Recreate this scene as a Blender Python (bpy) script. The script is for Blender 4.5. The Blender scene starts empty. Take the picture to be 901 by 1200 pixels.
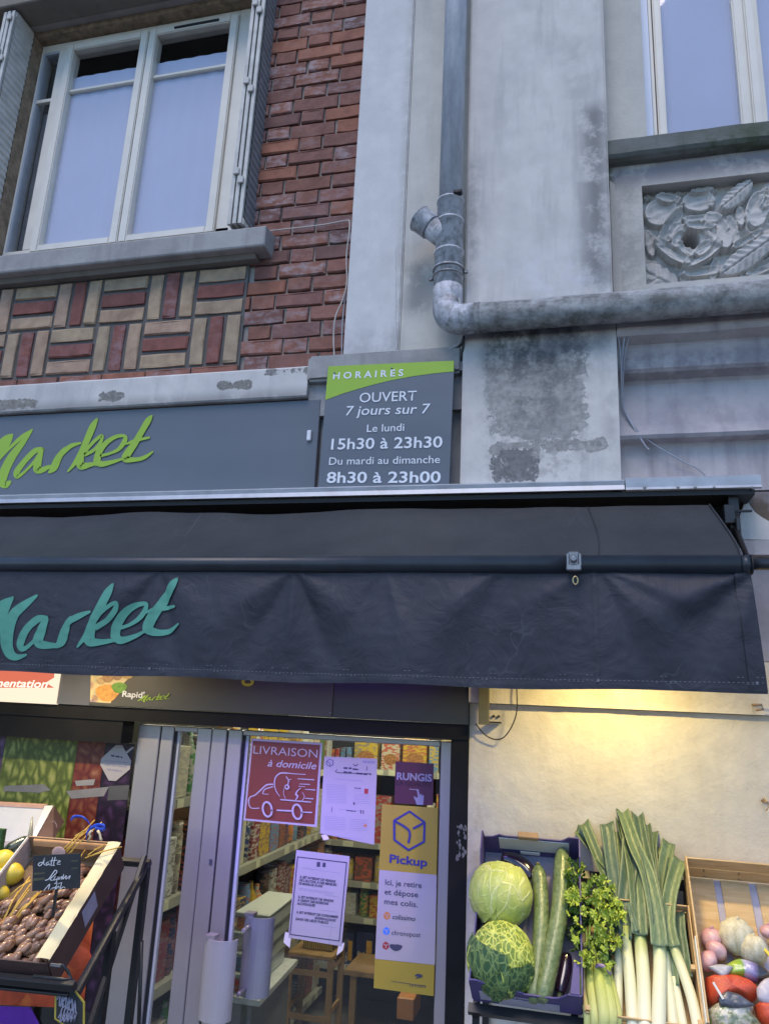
import bpy, bmesh, math, random
from math import sin, cos, pi, radians, sqrt, atan2
from mathutils import Vector, Matrix, Euler, noise as mnoise
random.seed(7)
sc = bpy.context.scene
C = sc.collection
# ---------------------------------------------------------------- camera
YAW, PITCH, ROLL, FOC = -0.247961700, 0.255802957, 0.0478193140, 888.2
CAMP = Vector((0, -2.8, 2.15))
_f = Vector((sin(YAW)*cos(PITCH), cos(YAW)*cos(PITCH), sin(PITCH)))
_r = Vector((cos(YAW), -sin(YAW), 0)); _u = _r.cross(_f)
RR = _r*cos(ROLL) + _u*sin(ROLL); UU = -_r*sin(ROLL) + _u*cos(ROLL); FF = _f
cam_d = bpy.data.cameras.new('camera'); cam = bpy.data.objects.new('camera', cam_d); C.objects.link(cam)
cam_d.sensor_fit = 'VERTICAL'; cam_d.sensor_height = 36; cam_d.lens = FOC/1200*36
cam_d.clip_start = 0.05; cam_d.clip_end = 3000
cam.matrix_world = Matrix.Translation(CAMP) @ Matrix((RR, UU, -FF)).transposed().to_4x4()
sc.camera = cam
# ---------------------------------------------------------------- world, sun, exposure
world = bpy.data.worlds.new('World'); sc.world = world; world.use_nodes = True
wn = world.node_tree; bg = wn.nodes['Background']; sky = wn.nodes.new('ShaderNodeTexSky')
SUN_EL, SUN_ROT = radians(58), radians(188)
sky.sky_type = 'NISHITA'; sky.sun_disc = False; sky.sun_elevation = SUN_EL; sky.sun_rotation = SUN_ROT
sky.air_density = 1.0; sky.dust_density = 0.0; sky.ozone_density = 6
wn.links.new(sky.outputs[0], bg.inputs[0]); bg.inputs[1].default_value = 0.088
sd = bpy.data.lights.new('sun', 'SUN'); sd.energy = 0.68; sd.angle = radians(30); sd.color = (1, .86, .78)
sun = bpy.data.objects.new('sun', sd); C.objects.link(sun)
sundir = Vector((sin(SUN_ROT)*cos(SUN_EL), cos(SUN_ROT)*cos(SUN_EL), sin(SUN_EL)))
sun.rotation_euler = sundir.to_track_quat('Z', 'Y').to_euler(); sun.location = (0, -6, 9)
sc.view_settings.view_transform = 'Standard'; sc.view_settings.look = 'None'
sc.view_settings.exposure = 1.45; sc.view_settings.gamma = 1
# ---------------------------------------------------------------- helpers
def X(px, py, Y=0.0):
    """the place in the plane y=Y that stands at this point of the picture"""
    d = RR*(px-450.5) - UU*(py-600) + FF*FOC
    return CAMP + d*((Y-CAMP.y)/d.y)
def ray_plane(px, py, p0, n):
    d = RR*(px-450.5) - UU*(py-600) + FF*FOC
    return CAMP + d*((p0-CAMP).dot(n)/d.dot(n))
def Zm(f, s, o):  # zoomed-crop coordinates to picture coordinates
    return lambda x, y: (o[0]+x/s, o[1]+y/s)
def WM(o):
    m = Matrix.LocRotScale(o.location, o.rotation_euler, o.scale)
    return WM(o.parent) @ o.matrix_parent_inverse @ m if o.parent else m
def tag(o, label=None, cat=None, group=None, kind=None):
    if label: o['label'] = label
    if cat: o['category'] = cat
    if group: o['group'] = group
    if kind: o['kind'] = kind
    return o
def empty(name, loc, label, cat, group=None, rot=(0, 0, 0)):
    o = bpy.data.objects.new(name, None); o.empty_display_size = .05; C.objects.link(o)
    o.location = loc; o.rotation_euler = rot
    return tag(o, label, cat, group)
def link(name, me, parent=None, local=False, mats=()):
    o = bpy.data.objects.new(name, me); C.objects.link(o)
    for m in mats: me.materials.append(m)
    if not local:
        n = len(me.vertices)
        if n:
            lo = [min(v.co[i] for v in me.vertices) for i in range(3)]; hi = [max(v.co[i] for v in me.vertices) for i in range(3)]
            c = Vector(((lo[0]+hi[0])/2, (lo[1]+hi[1])/2, lo[2]))
            me.transform(Matrix.Translation(-c)); o.location = c
    if parent:
        o.parent = parent
        if not local: o.matrix_parent_inverse = WM(parent).inverted()
    return o
class G:
    """collects shapes into one bmesh"""
    def __init__(s): s.b = bmesh.new()
    def box(s, x0, x1, y0, y1, z0, z1, mi=0, M=None):
        vs = [s.b.verts.new((x, y, z)) for z in (z0, z1) for y in (y0, y1) for x in (x0, x1)]
        if M:
            for v in vs: v.co = M @ v.co
        for f in ((0, 2, 3, 1), (4, 5, 7, 6), (0, 1, 5, 4), (2, 6, 7, 3), (0, 4, 6, 2), (1, 3, 7, 5)):
            s.b.faces.new([vs[i] for i in f]).material_index = mi
        return s
    def tube(s, pts, r, n=10, cap=True, mi=0, flat=1.0, smooth=True):
        pts = [Vector(p) for p in pts]; rr = r if isinstance(r, (list, tuple)) else [r]*len(pts)
        rings = []; up = None
        for i, p in enumerate(pts):
            t = (pts[min(i+1, len(pts)-1)]-pts[max(i-1, 0)]).normalized()
            if up is None: up = Vector((0, 0, 1)) if abs(t.z) < .9 else Vector((0, 1, 0))
            a = t.cross(up)
            a = a.normalized() if a.length > 1e-6 else Vector((1, 0, 0))
            up = a.cross(t).normalized()
            rings.append([s.b.verts.new(p + (a*cos(2*pi*k/n) + up*flat*sin(2*pi*k/n))*rr[i]) for k in range(n)])
        for A, B in zip(rings, rings[1:]):
            for k in range(n):
                f = s.b.faces.new((A[k], A[(k+1) % n], B[(k+1) % n], B[k])); f.smooth = smooth; f.material_index = mi
        if cap:
            s.b.faces.new(rings[0][::-1]).material_index = mi; s.b.faces.new(rings[-1]).material_index = mi
        return s
    def prism(s, poly, axis, a, b, mi=0, M=None):
        """poly in the plane across axis ('x': (y,z); 'y': (x,z); 'z': (x,y)), extruded a..b"""
        def P(p, t):
            v = Vector((t, p[0], p[1])) if axis == 'x' else Vector((p[0], t, p[1])) if axis == 'y' else Vector((p[0], p[1], t))
            return M @ v if M else v
        A = [s.b.verts.new(P(p, a)) for p in poly]; B = [s.b.verts.new(P(p, b)) for p in poly]; n = len(poly)
        for f in (A[::-1], B): s.b.faces.new(f).material_index = mi
        for k in range(n): s.b.faces.new((A[k], A[(k+1) % n], B[(k+1) % n], B[k])).material_index = mi
        return s
    def grid(s, nu, nv, fn, smooth=True, mi=0, flip=False):
        V = [[s.b.verts.new(fn(i/nu, j/nv)) for i in range(nu+1)] for j in range(nv+1)]
        for j in range(nv):
            for i in range(nu):
                q = (V[j][i], V[j][i+1], V[j+1][i+1], V[j+1][i])
                f = s.b.faces.new(q[::-1] if flip else q); f.smooth = smooth; f.material_index = mi
        return s
    def lathe(s, prof, n=16, M=None, smooth=True, mi=0):
        R_ = [[s.b.verts.new((M @ Vector((r*cos(2*pi*k/n), r*sin(2*pi*k/n), z))) if M else Vector((r*cos(2*pi*k/n), r*sin(2*pi*k/n), z))) for k in range(n)] for r, z in prof]
        for A, B in zip(R_, R_[1:]):
            for k in range(n):
                f = s.b.faces.new((A[k], A[(k+1) % n], B[(k+1) % n], B[k])); f.smooth = smooth; f.material_index = mi
        s.b.faces.new(R_[0][::-1]).material_index = mi; s.b.faces.new(R_[-1]).material_index = mi
        return s
    def bevel(s, w, seg=1):
        bmesh.ops.bevel(s.b, geom=[e for e in s.b.edges], offset=w, segments=seg, affect='EDGES', clamp_overlap=True)
        return s
    def out(s, name, mats, parent=None, local=False, fix=True):
        if fix: bmesh.ops.recalc_face_normals(s.b, faces=s.b.faces)
        me = bpy.data.meshes.new(name); s.b.to_mesh(me); s.b.free()
        return link(name, me, parent, local, mats if isinstance(mats, (list, tuple)) else [mats])
def box(name, x0, x1, y0, y1, z0, z1, mat, parent=None, bev=0, local=False, seg=1):
    g = G().box(x0, x1, y0, y1, z0, z1)
    if bev: g.bevel(bev, seg)
    return g.out(name, mat, parent, local)
def catmull(P, n=6):
    P = [tuple(p) for p in P]; Q = [P[0]]+P+[P[-1]]; out = []
    for i in range(1, len(Q)-2):
        for k in range(n):
            t = k/n
            out.append(tuple(.5*((2*b)+(-a+c)*t+(2*a-5*b+4*c-d)*t*t+(-a+3*b-3*c+d)*t**3) for a, b, c, d in zip(Q[i-1], Q[i], Q[i+1], Q[i+2])))
    out.append(P[-1]); return out
# ---------------------------------------------------------------- materials
class NT:
    def __init__(s, name, rough=.7, metal=0., spec=.5, **kw):
        s.m = bpy.data.materials.new(name); s.m.use_nodes = True; s.t = s.m.node_tree; s.p = s.t.nodes['Principled BSDF']
        s.p.inputs['Roughness'].default_value = rough; s.p.inputs['Metallic'].default_value = metal
        s.p.inputs['Specular IOR Level'].default_value = spec
        for k, v in kw.items(): s.p.inputs[k.replace('_', ' ')].default_value = v
    def n(s, ty, ins=None, **at):
        nd = s.t.nodes.new('ShaderNode'+ty)
        for k, v in at.items(): setattr(nd, k, v)
        for k, v in (ins or {}).items(): s.i(nd.inputs[k], v)
        return nd
    def i(s, sock, v):
        if hasattr(v, 'is_output'): s.t.links.new(v, sock)
        else:
            if isinstance(v, tuple) and len(v) == 3 and sock.type == 'RGBA': v = v+(1,)
            sock.default_value = v
    def pos(s): return s.n('NewGeometry').outputs['Position']
    def obj(s): return s.n('TexCoord').outputs['Object']
    def rnd(s): return s.n('ObjectInfo').outputs['Random']
    def map(s, v, scale=(1, 1, 1), loc=(0, 0, 0), rot=(0, 0, 0)):
        return s.n('Mapping', {'Vector': v, 'Scale': scale, 'Location': loc, 'Rotation': rot}).outputs[0]
    def noise(s, v, scale=5, detail=4, rough=.55, dist=0):
        return s.n('TexNoise', {'Vector': v, 'Scale': scale, 'Detail': detail, 'Roughness': rough, 'Distortion': dist}).outputs[0]
    def vor(s, v, scale=5, feature='F1', out=0, rand=1.):
        nd = s.n('TexVoronoi', {'Vector': v, 'Scale': scale, 'Randomness': rand}, feature=feature); return nd.outputs[out]
    def ramp(s, fac, *stops):
        nd = s.n('ValToRGB', {'Fac': fac}); e = nd.color_ramp.elements
        while len(e) < len(stops): e.new(.5)
        for k, (p, c) in enumerate(stops):
            e[k].position = p; e[k].color = (c if isinstance(c, tuple) else (c, c, c))+(1,)
        return nd.outputs[0]
    def mix(s, fac, a, b, bt='MIX'):
        nd = s.n('Mix', data_type='RGBA', blend_type=bt)
        s.i(nd.inputs[0], fac); s.i(nd.inputs[6], a); s.i(nd.inputs[7], b); return nd.outputs[2]
    def math(s, op, a, b=0., c=0.):
        nd = s.n('Math', operation=op); s.i(nd.inputs[0], a); s.i(nd.inputs[1], b); s.i(nd.inputs[2], c); return nd.outputs[0]
    def xyz(s, v): o = s.n('SeparateXYZ', {'Vector': v}).outputs; return o[0], o[1], o[2]
    def smooth(s, v, a, b): return s.n('MapRange', {'Value': v, 'From Min': a, 'From Max': b}, interpolation_type='SMOOTHSTEP').outputs[0]
    def rect(s, v, x0, x1, z0, z1, w=.02):
        x, y, z = s.xyz(v)
        a = s.math('MULTIPLY', s.smooth(x, x0-w, x0+w), s.smooth(x, x1+w, x1-w)); b = s.math('MULTIPLY', s.smooth(z, z0-w, z0+w), s.smooth(z, z1+w, z1-w))
        return s.math('MULTIPLY', a, b)
    def col(s, c): s.i(s.p.inputs['Base Color'], c); return s
    def rgh(s, c): s.i(s.p.inputs['Roughness'], c); return s
    def bump(s, h, strength=.3, dist=.01, prev=None):
        nd = s.n('Bump', {'Height': h, 'Strength': strength, 'Distance': dist})
        if prev is not None: s.i(nd.inputs['Normal'], prev)
        s.i(s.p.inputs['Normal'], nd.outputs[0]); return nd.outputs[0]
def lin(r, g, b):  # sRGB bytes to linear
    f = lambda c: (c/255/12.92) if c/255 < .04045 else ((c/255+.055)/1.055)**2.4
    return (f(r), f(g), f(b))
def plain(name, c, rough=.6, var=.12, scale=30, metal=0., bump=.1, spec=.5, coord='obj', **kw):
    m = NT(name, rough, metal, spec, **kw); v = m.obj() if coord == 'obj' else m.pos()
    a = m.noise(v, scale, 4)
    m.col(m.mix(m.ramp(a, (.3, 0.), (.7, 1.)), tuple(x*(1-var) for x in c), tuple(min(1, x*(1+var)) for x in c)))
    m.rgh(m.n('MapRange', {'Value': a, 'To Min': max(0.02, rough-.08), 'To Max': min(1, rough+.08)}).outputs[0])
    if bump: m.bump(m.noise(v, scale*4, 3), bump, .003)
    return m.m
def plaster(name, c, dirt, patches=(), peel=(), grain=110, bump=.35, dirtamt=.5, streak=.4):
    m = NT(name, .85, spec=.25); v = m.pos()
    a = m.noise(v, 2.2, 8, .62); b = m.noise(v, 11, 6, .6); st = m.noise(m.map(v, (9, 9, 1.1)), 1.6, 5, .6)
    col = m.mix(m.ramp(b, (.35, 0.), (.7, 1.)), tuple(x*.93 for x in c), tuple(min(1, x*1.05) for x in c))
    d = m.math('MULTIPLY', m.ramp(a, (.44, 0.), (.68, 1.)), dirtamt)
    col = m.mix(d, col, dirt)
    col = m.mix(m.math('MULTIPLY', m.ramp(st, (.52, 0.), (.75, 1.)), streak), col, tuple(x*.8 for x in dirt))
    fine = m.noise(v, grain, 5, .65); h = fine
    for (x0, x1, z0, z1, w, sc_, thr, cc) in peel:
        wob = m.math('MULTIPLY_ADD', m.noise(v, 34, 8, .72), 1.0, m.math('MULTIPLY', m.noise(v, sc_, 8, .6), 1.05))
        k = m.math('MULTIPLY', m.rect(v, x0, x1, z0, z1, w), wob)
        k = m.ramp(k, (thr, 0.), (thr+.014, 1.)); rem = m.math('MULTIPLY', m.ramp(m.noise(v, 30, 9, .72), (.57, 0.), (.585, 1.)), m.ramp(m.noise(v, 6, 3), (.46, 0.), (.56, 1.)))
        k = m.math('MULTIPLY', k, m.math('SUBTRACT', 1., rem))
        und = m.mix(m.ramp(m.noise(v, 60, 6, .7), (.35, 0.), (.68, 1.)), tuple(x*.62 for x in cc), tuple(min(1, x*1.2) for x in cc))
        col = m.mix(k, col, und)
        h = m.math('SUBTRACT', m.math('MULTIPLY', h, m.math('MULTIPLY_ADD', k, .8, .4)), m.math('MULTIPLY', k, .7))
    for (x0, x1, z0, z1, w, amt, sc_, thr, cc) in patches:
        k = m.math('MULTIPLY', m.rect(v, x0, x1, z0, z1, w), m.ramp(m.noise(v, sc_, 9, .68), (thr-.06, 0.), (thr+.09, 1.)))
        col = m.mix(m.math('MULTIPLY', k, amt), col, cc)
    m.col(col); m.bump(m.math('MULTIPLY_ADD', b, .5, h), bump, .006)
    return m.m
M = {}
M['pier'] = plaster('pier_render', (.62, .585, .545), (.30, .30, .31),
    patches=[(.07, .17, 3.75, 4.6, .05, .75, 9, .44, (.13, .13, .13)), (-.40, -.34, 3.8, 4.4, .03, .5, 12, .5, (.22, .22, .22)), (-.36, .15, 3.69, 3.95, .12, .35, 6, .5, (.66, .68, .72)),
             (-.31, .07, 3.40, 3.66, .08, .85, 13, .46, (.075, .075, .078)), (-.25, .0, 3.20, 3.50, .10, .7, 12, .52, (.12, .12, .12)), (-.30, .05, 2.98, 3.5, .10, .45, 30, .53, (.16, .155, .15)), (-.1, .17, 3.5, 3.62, .04, .6, 6, .42, (.14, .13, .15)), (.13, .17, 3.0, 3.6, .03, .5, 9, .5, (.3, .3, .28)),
             (.02, .10, 4.6, 4.95, .08, .45, 8, .46, (.26, .26, .26))],
    peel=[(-.35, .11, 3.12, 3.66, .11, 5, .80, (.40, .39, .365)), (-.32, .165, 3.07, 3.17, .05, 7, .86, (.37, .355, .33)), (-.31, -.08, 2.95, 3.14, .07, 8, .84, (.22, .215, .21))], dirtamt=.42)
M['pilaster'] = plaster('pilaster_paint', (.61, .60, .585), (.45, .44, .435), dirtamt=.3, streak=.15, grain=60, bump=.18,
    patches=[(-.91, -.5, 3.53, 3.68, .06, .5, 9, .45, (.33, .33, .34)), (-.70, -.66, 3.6, 5.6, .02, .35, 14, .45, (.30, .29, .26))])
M['strip'] = plaster('strip_paint', (.57, .55, .50), (.37, .355, .33), dirtamt=.5, streak=.3, grain=70, bump=.25,
    patches=[(-.66, -.55, 3.75, 4.0, .05, .7, 8, .42, (.2, .2, .2))])
M['bay'] = plaster('bay_render', (.54, .51, .455), (.33, .33, .33), dirtamt=.35, streak=.2, grain=70, bump=.25,
    patches=[(.16, 1.9, 4.27, 4.38, .05, .75, 5, .42, (.17, .155, .18)), (.18, .31, 3.69, 4.3, .05, .6, 9, .47, (.26, .25, .23)), (.16, .19, 4.25, 4.45, .02, .9, 20, .4, (.05, .06, .03))])
M['cornice'] = plaster('cornice_render', (.48, .44, .44), (.25, .22, .235), dirtamt=.75, streak=.6, grain=60, bump=.4,
    patches=[(.1, 2, 3.4, 3.5, .03, .6, 9, .44, (.19, .17, .19)), (.1, 2, 3.6, 3.7, .03, .5, 9, .46, (.18, .165, .18)), (.1, 2, 3.15, 3.3, .06, .5, 5, .45, (.30, .29, .33))])
M['string'] = plaster('string_course_paint', (.61, .58, .55), (.34, .35, .36), dirtamt=.5, streak=.5, grain=60, bump=.3,
    peel=[(-2.56, -2.30, 3.375, 3.46, .045, 5, .84, (.27, .26, .23)), (-2.03, -1.86, 3.39, 3.47, .04, 6, .84, (.24, .23, .21)), (-1.46, -1.27, 3.41, 3.485, .035, 8, .84, (.24, .23, .21)), (-1.25, -1.02, 3.46, 3.53, .03, 9, .98, (.26, .25, .24))],
    patches=[(-3.6, -.9, 3.36, 3.41, .03, .6, 7, .42, (.2, .19, .18))])
M['cream'] = plaster('cream_render', (.65, .595, .51), (.50, .42, .33), dirtamt=.4, streak=.2, grain=48, bump=1.0,
    patches=[(-.4, .7, 2.2, 2.35, .05, .45, 5, .5, (.4, .34, .22)), (-.36, -.30, 1.4, 1.95, .03, .5, 8, .48, (.35, .30, .22))],
    peel=[(-.1, .12, 2.235, 2.275, .03, 14, 1.1, (.4, .35, .25))])
M['soffit'] = plaster('soffit_render', (.24, .205, .165), (.12, .11, .095), dirtamt=.5, grain=40, bump=.15)
M['sill'] = plaster('sill_stone', (.37, .36, .35), (.20, .195, .19), dirtamt=.8, streak=.5, grain=50, bump=.35)
M['mossy'] = plaster('mossy_stone', (.17, .175, .165), (.06, .07, .04), dirtamt=.8, streak=.4, grain=45, bump=.6, patches=[(.5, 1.9, 4.3, 4.45, .06, .7, 9, .5, (.05, .07, .03))])
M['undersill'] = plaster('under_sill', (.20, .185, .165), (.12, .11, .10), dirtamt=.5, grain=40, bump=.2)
m = NT('mortar', .95, spec=.1); v = m.pos()
m.col(m.mix(m.ramp(m.noise(v, 6, 6), (.35, 0.), (.65, 1.)), (.27, .245, .225), (.36, .33, .30))); m.bump(m.noise(v, 150, 4), .6, .004); M['mortar'] = m.m
def brickmat(name, cols, face, amt=.8):
    m = NT(name, .8, spec=.3); v = m.pos(); r = m.rnd()
    base = m.ramp(r, *[(k/(len(cols)-1), c) for k, c in enumerate(cols)])
    off = m.n('VectorMath', {0: v, 1: m.n('CombineXYZ', {0: m.math('MULTIPLY', r, 37.), 1: 0., 2: m.math('MULTIPLY', r, 91.)}).outputs[0]}, operation='ADD').outputs[0]
    a = m.noise(off, 13, 6, .65); b = m.noise(m.map(off, (1, 1, 1.8)), 17, 7, .62)
    col = m.mix(m.ramp(a, (.35, 0.), (.7, 1.)), base, m.mix(1., base, (.62, .58, .6), 'MULTIPLY'))
    k = m.math('MULTIPLY', m.ramp(b, (.45, 0.), (.74, 1.)), m.ramp(m.math('FRACT', m.math('MULTIPLY', r, 7.3)), (.25, 0.), (.9, amt)))
    m.col(m.mix(k, col, face)); m.bump(m.noise(off, 90, 5, .7), .5, .004, ); return m.m
M['brick'] = brickmat('red_brick', [(.25, .115, .083), (.29, .125, .088), (.21, .105, .088), (.35, .145, .090), (.27, .13, .108), (.18, .098, .085)], (.40, .35, .37), .95)
M['brick_y'] = brickmat('yellow_brick', [(.46, .34, .215), (.44, .30, .21), (.38, .30, .20), (.49, .36, .23)], (.24, .22, .19), .35)
M['brick_r'] = brickmat('red_panel_brick', [(.25, .100, .080), (.22, .092, .078), (.27, .102, .078)], (.36, .28, .30), .5)
m = NT('zinc_pipe', .55, spec=.4); v = m.pos()
s_ = m.noise(m.map(v, (3, 3, .6)), 9, 7, .65); s2 = m.noise(v, 34, 7, .7)
c_ = m.mix(m.ramp(s_, (.4, 0.), (.62, 1.)), (.56, .56, .59), (.43, .43, .46))
x_, y_, z_ = m.xyz(v)
low = m.smooth(z_, 4.35, 4.0)
k = m.math('MULTIPLY', m.ramp(m.math('ADD', s2, m.math('MULTIPLY', s_, .35)), (.60, 0.), (.82, 1.)), m.math('MULTIPLY_ADD', low, .75, .10))
m.col(m.mix(k, c_, (.18, .18, .175))); m.bump(s2, .3, .003); M['pipe'] = m.m
m = NT('cement_pipe', .85, spec=.25); v = m.pos(); a = m.noise(v, 14, 8, .7); b = m.noise(m.map(v, (1.5, 1, 6)), 5, 5, .6)
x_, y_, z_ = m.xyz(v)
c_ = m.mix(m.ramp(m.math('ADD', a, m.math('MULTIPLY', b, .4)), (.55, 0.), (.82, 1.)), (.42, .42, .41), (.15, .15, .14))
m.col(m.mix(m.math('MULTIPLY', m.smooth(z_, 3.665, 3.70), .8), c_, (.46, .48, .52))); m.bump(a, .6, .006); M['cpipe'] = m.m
M['band'] = plain('dark_band', (.05, .05, .055), .6)
M['pvc'] = plain('white_window_frame', (.68, .64, .56), .4, .06, 8, bump=.05)
M['pvcgrey'] = plain('pale_grey_frame', (.44, .46, .50), .45, .08, 8, bump=.05)
M['shut'] = plain('shutter_paint', (.52, .50, .46), .6, .18, 14, bump=.3)
M['shutgrey'] = plain('shutter_grey', (.23, .235, .25), .7, .2, 14, bump=.3)
M['rust'] = plain('rusty_trim', (.25, .18, .12), .8, .4, 25, bump=.4)
M['gap'] = plain('dark_rubber', (.012, .012, .014), .6, .2)
M['stile'] = plain('dark_stone', (.10, .095, .09), .8)
def glassmat(name, tint=(1, 1, 1), base=.06, rough=.02):
    m = NT(name); t = m.t; t.nodes.remove(m.p)
    tr = m.n('BsdfTransparent', {'Color': tint}); gl = m.n('BsdfGlossy', {'Color': (1, 1, 1), 'Roughness': rough})
    fr = m.n('Fresnel', {'IOR': 1.5}).outputs[0]
    bf = m.n('NewGeometry').outputs['Backfacing']; mx = m.n('MixShader', {0: m.math('MULTIPLY', m.math('MULTIPLY_ADD', fr, 1.5, base-.06), m.math('SUBTRACT', 1., bf))})
    m.i(mx.inputs[1], tr.outputs[0]); m.i(mx.inputs[2], gl.outputs[0])
    m.i(t.nodes['Material Output'].inputs[0], mx.outputs[0]); return m.m
M['glass'] = glassmat('window_glass', (.98, .98, .98), .06)
M['shopglass'] = glassmat('shop_glass', (.93, .95, .94), .085)
M['blind'] = plain('blue_grey_blind', (.47, .49, .61), .8, .07, 1.6, bump=0)
M['curtain'] = plain('grey_curtain', (.10, .105, .12), .9, .3, 8, bump=.1)
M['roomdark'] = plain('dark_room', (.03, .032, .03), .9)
m = NT('fascia_panel', .38, spec=.5); v = m.pos(); m.col(m.mix(m.ramp(m.noise(m.map(v, (.6, 1, 1.5)), 3, 5), (.3, 0.), (.7, 1.)), (.105, .118, .14), (.125, .138, .16))); M['fascia'] = m.m
M['lime'] = plain('lime_print', (.29, .46, .03), .45, .03, 5, bump=0)
M['white'] = plain('white_print', (.72, .74, .78), .5, .03, 5, bump=0)
M['teal'] = plain('teal_print', (.085, .30, .22), .6, .08, 12, bump=.1)
M['flash'] = plain('zinc_flashing', (.42, .44, .48), .45, .15, 14, metal=.25, bump=.15, coord='pos')
M['black'] = plain('black_cladding', (.011, .011, .012), .6, .2, 10, bump=.05, spec=.15)
m = NT('awning_canvas', .6, spec=.5); v = m.pos()
w_ = m.noise(m.map(v, (1, 1, 1)), 7, 6, .6); cr = m.noise(v, 26, 9, .75, 1.5)
col = m.mix(m.ramp(w_, (.3, 0.), (.7, 1.)), (.020, .020, .031), (.028, .028, .042))
scr = m.math('MULTIPLY', m.ramp(m.vor(m.map(m.n('VectorMath', {0: v, 1: m.n('VectorMath', {0: m.n('TexNoise', {'Vector': v, 'Scale': 5.}).outputs[1], 1: (.3, .3, .3)}, operation='MULTIPLY').outputs[0]}, operation='ADD').outputs[0], (1, 1, .5)), 5, 'DISTANCE_TO_EDGE'), (.0, 1.), (.012, 0.)), m.ramp(m.noise(v, 5, 3), (.5, 0.), (.65, .35)))
m.col(m.mix(scr, col, (.09, .10, .12)))
n1 = m.bump(m.noise(v, 9, 7, .6, 1.2), .35, .02); m.bump(m.noise(v, 320, 2), .12, .001, n1); M['canvas'] = m.m
m = NT('canopy_canvas', .5, spec=.5); v = m.pos()
col = m.mix(m.ramp(m.noise(v, 5, 6, .65), (.3, 0.), (.7, 1.)), (.023, .026, .030), (.038, .041, .045))
sc1 = m.ramp(m.vor(m.map(v, (1, .35, .35), rot=(0, 0, .5)), 9, 'DISTANCE_TO_EDGE'), (.0, 1.), (.008, 0.))
x_, y_, z_ = m.xyz(v); near = m.math('MULTIPLY', m.smooth(x_, -.10, .0), m.smooth(x_, .12, .03))
near = m.math('MAXIMUM', near, m.math('MULTIPLY', m.smooth(x_, -1.55, -1.4), m.smooth(x_, -1.1, -1.25)))
m.col(m.mix(m.math('MULTIPLY', sc1, m.math('MULTIPLY', near, m.ramp(m.noise(v, 14, 3), (.4, 0.), (.6, .6)))), col, (.12, .135, .14)))
m.bump(m.noise(v, 10, 6, .6), .3, .015); M['canopy'] = m.m
M['bar'] = plain('dark_painted_bar', (.022, .027, .036), .4, .2, 10, bump=.1)
M['metal'] = plain('worn_metal', (.25, .25, .26), .4, .2, 30, metal=.6, bump=.1)
M['alu'] = NT('brushed_aluminium', .38, .55)
m = M['alu']; v = m.pos(); m.col(m.mix(m.noise(m.map(v, (200, 40, .5)), 3, 4), (.36, .33, .33), (.43, .395, .39))); m.rgh(m.n('MapRange', {'Value': m.noise(v, 6, 4), 'To Min': .3, 'To Max': .5}).outputs[0]); M['alu'] = m.m
def emis(name, c, s):
    m = NT(name); m.col((0., 0., 0.)); m.p.inputs['Emission Color'].default_value = c+(1,); m.p.inputs['Emission Strength'].default_value = s; return m.m
M['wood'] = NT('pale_crate_wood', .75, spec=.2); m = M['wood']; v = m.obj()
m.col(m.mix(m.ramp(m.noise(m.map(v, (2, 14, 14)), 6, 6, .6), (.3, 0.), (.7, 1.)), (.52, .34, .16), (.66, .47, .26))); m.bump(m.noise(m.map(v, (2, 14, 14)), 20, 5), .3, .002); M['wood'] = m.m
M['stoolwood'] = plain('stool_wood', (.36, .22, .09), .5, .25, 12, bump=.1)
M['card'] = plain('brown_cardboard', (.33, .21, .12), .85, .1, 20, bump=.15)
M['purplecard'] = plain('purple_printed_card', (.085, .065, .20), .6, .15, 14, bump=.1)
M['innercard'] = plain('inner_card', (.30, .27, .33), .8, .12, 12, bump=.1)
M['whitecard'] = plain('white_card', (.58, .57, .56), .7, .06, 12, bump=.05)
M['browncard'] = plain('brown_printed_card', (.075, .04, .035), .6, .15, 14, bump=.1)
M['paper'] = plain('cream_paper', (.72, .63, .36), .75, .08, 20, bump=.3)
M['notice'] = plain('notice_paper', (.40, .37, .37), .6, .04, 6, bump=.05)
M['ink'] = plain('dark_ink', (.05, .05, .09), .7, .1, bump=0)
M['greyink'] = plain('grey_ink', (.28, .27, .36), .7, .1, bump=0)
M['terra'] = plain('brick_red_print', (.17, .034, .018), .5, .05, 6, bump=0)
M['plum'] = plain('plum_print', (.075, .014, .04), .5, .05, 6, bump=0)
M['redink'] = plain('red_ink', (.35, .03, .03), .6, .05, bump=0)
M['mustard'] = plain('yellow_print', (.36, .27, .03), .5, .05, 6, bump=0)
M['navyink'] = plain('navy_ink', (.03, .03, .20), .6, .05, bump=0)
M['orange'] = plain('orange_ink', (.6, .22, .05), .6, .05, bump=0)
M['blueink'] = plain('blue_ink', (.05, .22, .75), .6, .05, bump=0)
M['slate'] = plain('chalkboard', (.02, .022, .025), .7, .3, 20, bump=.1)
M['chalk'] = plain('chalk', (.65, .65, .68), .9, .15, 60, bump=.2)
M['rack'] = plain('black_rack', (.014, .014, .016), .4, .2, 20, bump=.05)
M['beigewire'] = plain('beige_cable', (.45, .40, .36), .6, .15, 40)
M['greywire'] = plain('grey_cable', (.33, .34, .38), .6, .15, 40)
M['blackwire'] = plain('black_cable', (.015, .015, .016), .5, .1)
M['brassbr'] = plain('olive_bracket', (.16, .145, .085), .5, .2, 12, metal=.3)
def veg(name, c1, c2, scale=12, rough=.4, bump=.2, stretch=(1, 1, 1), **kw):
    m = NT(name, rough, **kw); v = m.map(m.obj(), stretch); a = m.noise(v, scale, 6, .6)
    m.col(m.mix(m.ramp(a, (.35, 0.), (.65, 1.)), c1, c2)); m.bump(m.noise(v, scale*5, 4), bump, .002); return m.m
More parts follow.
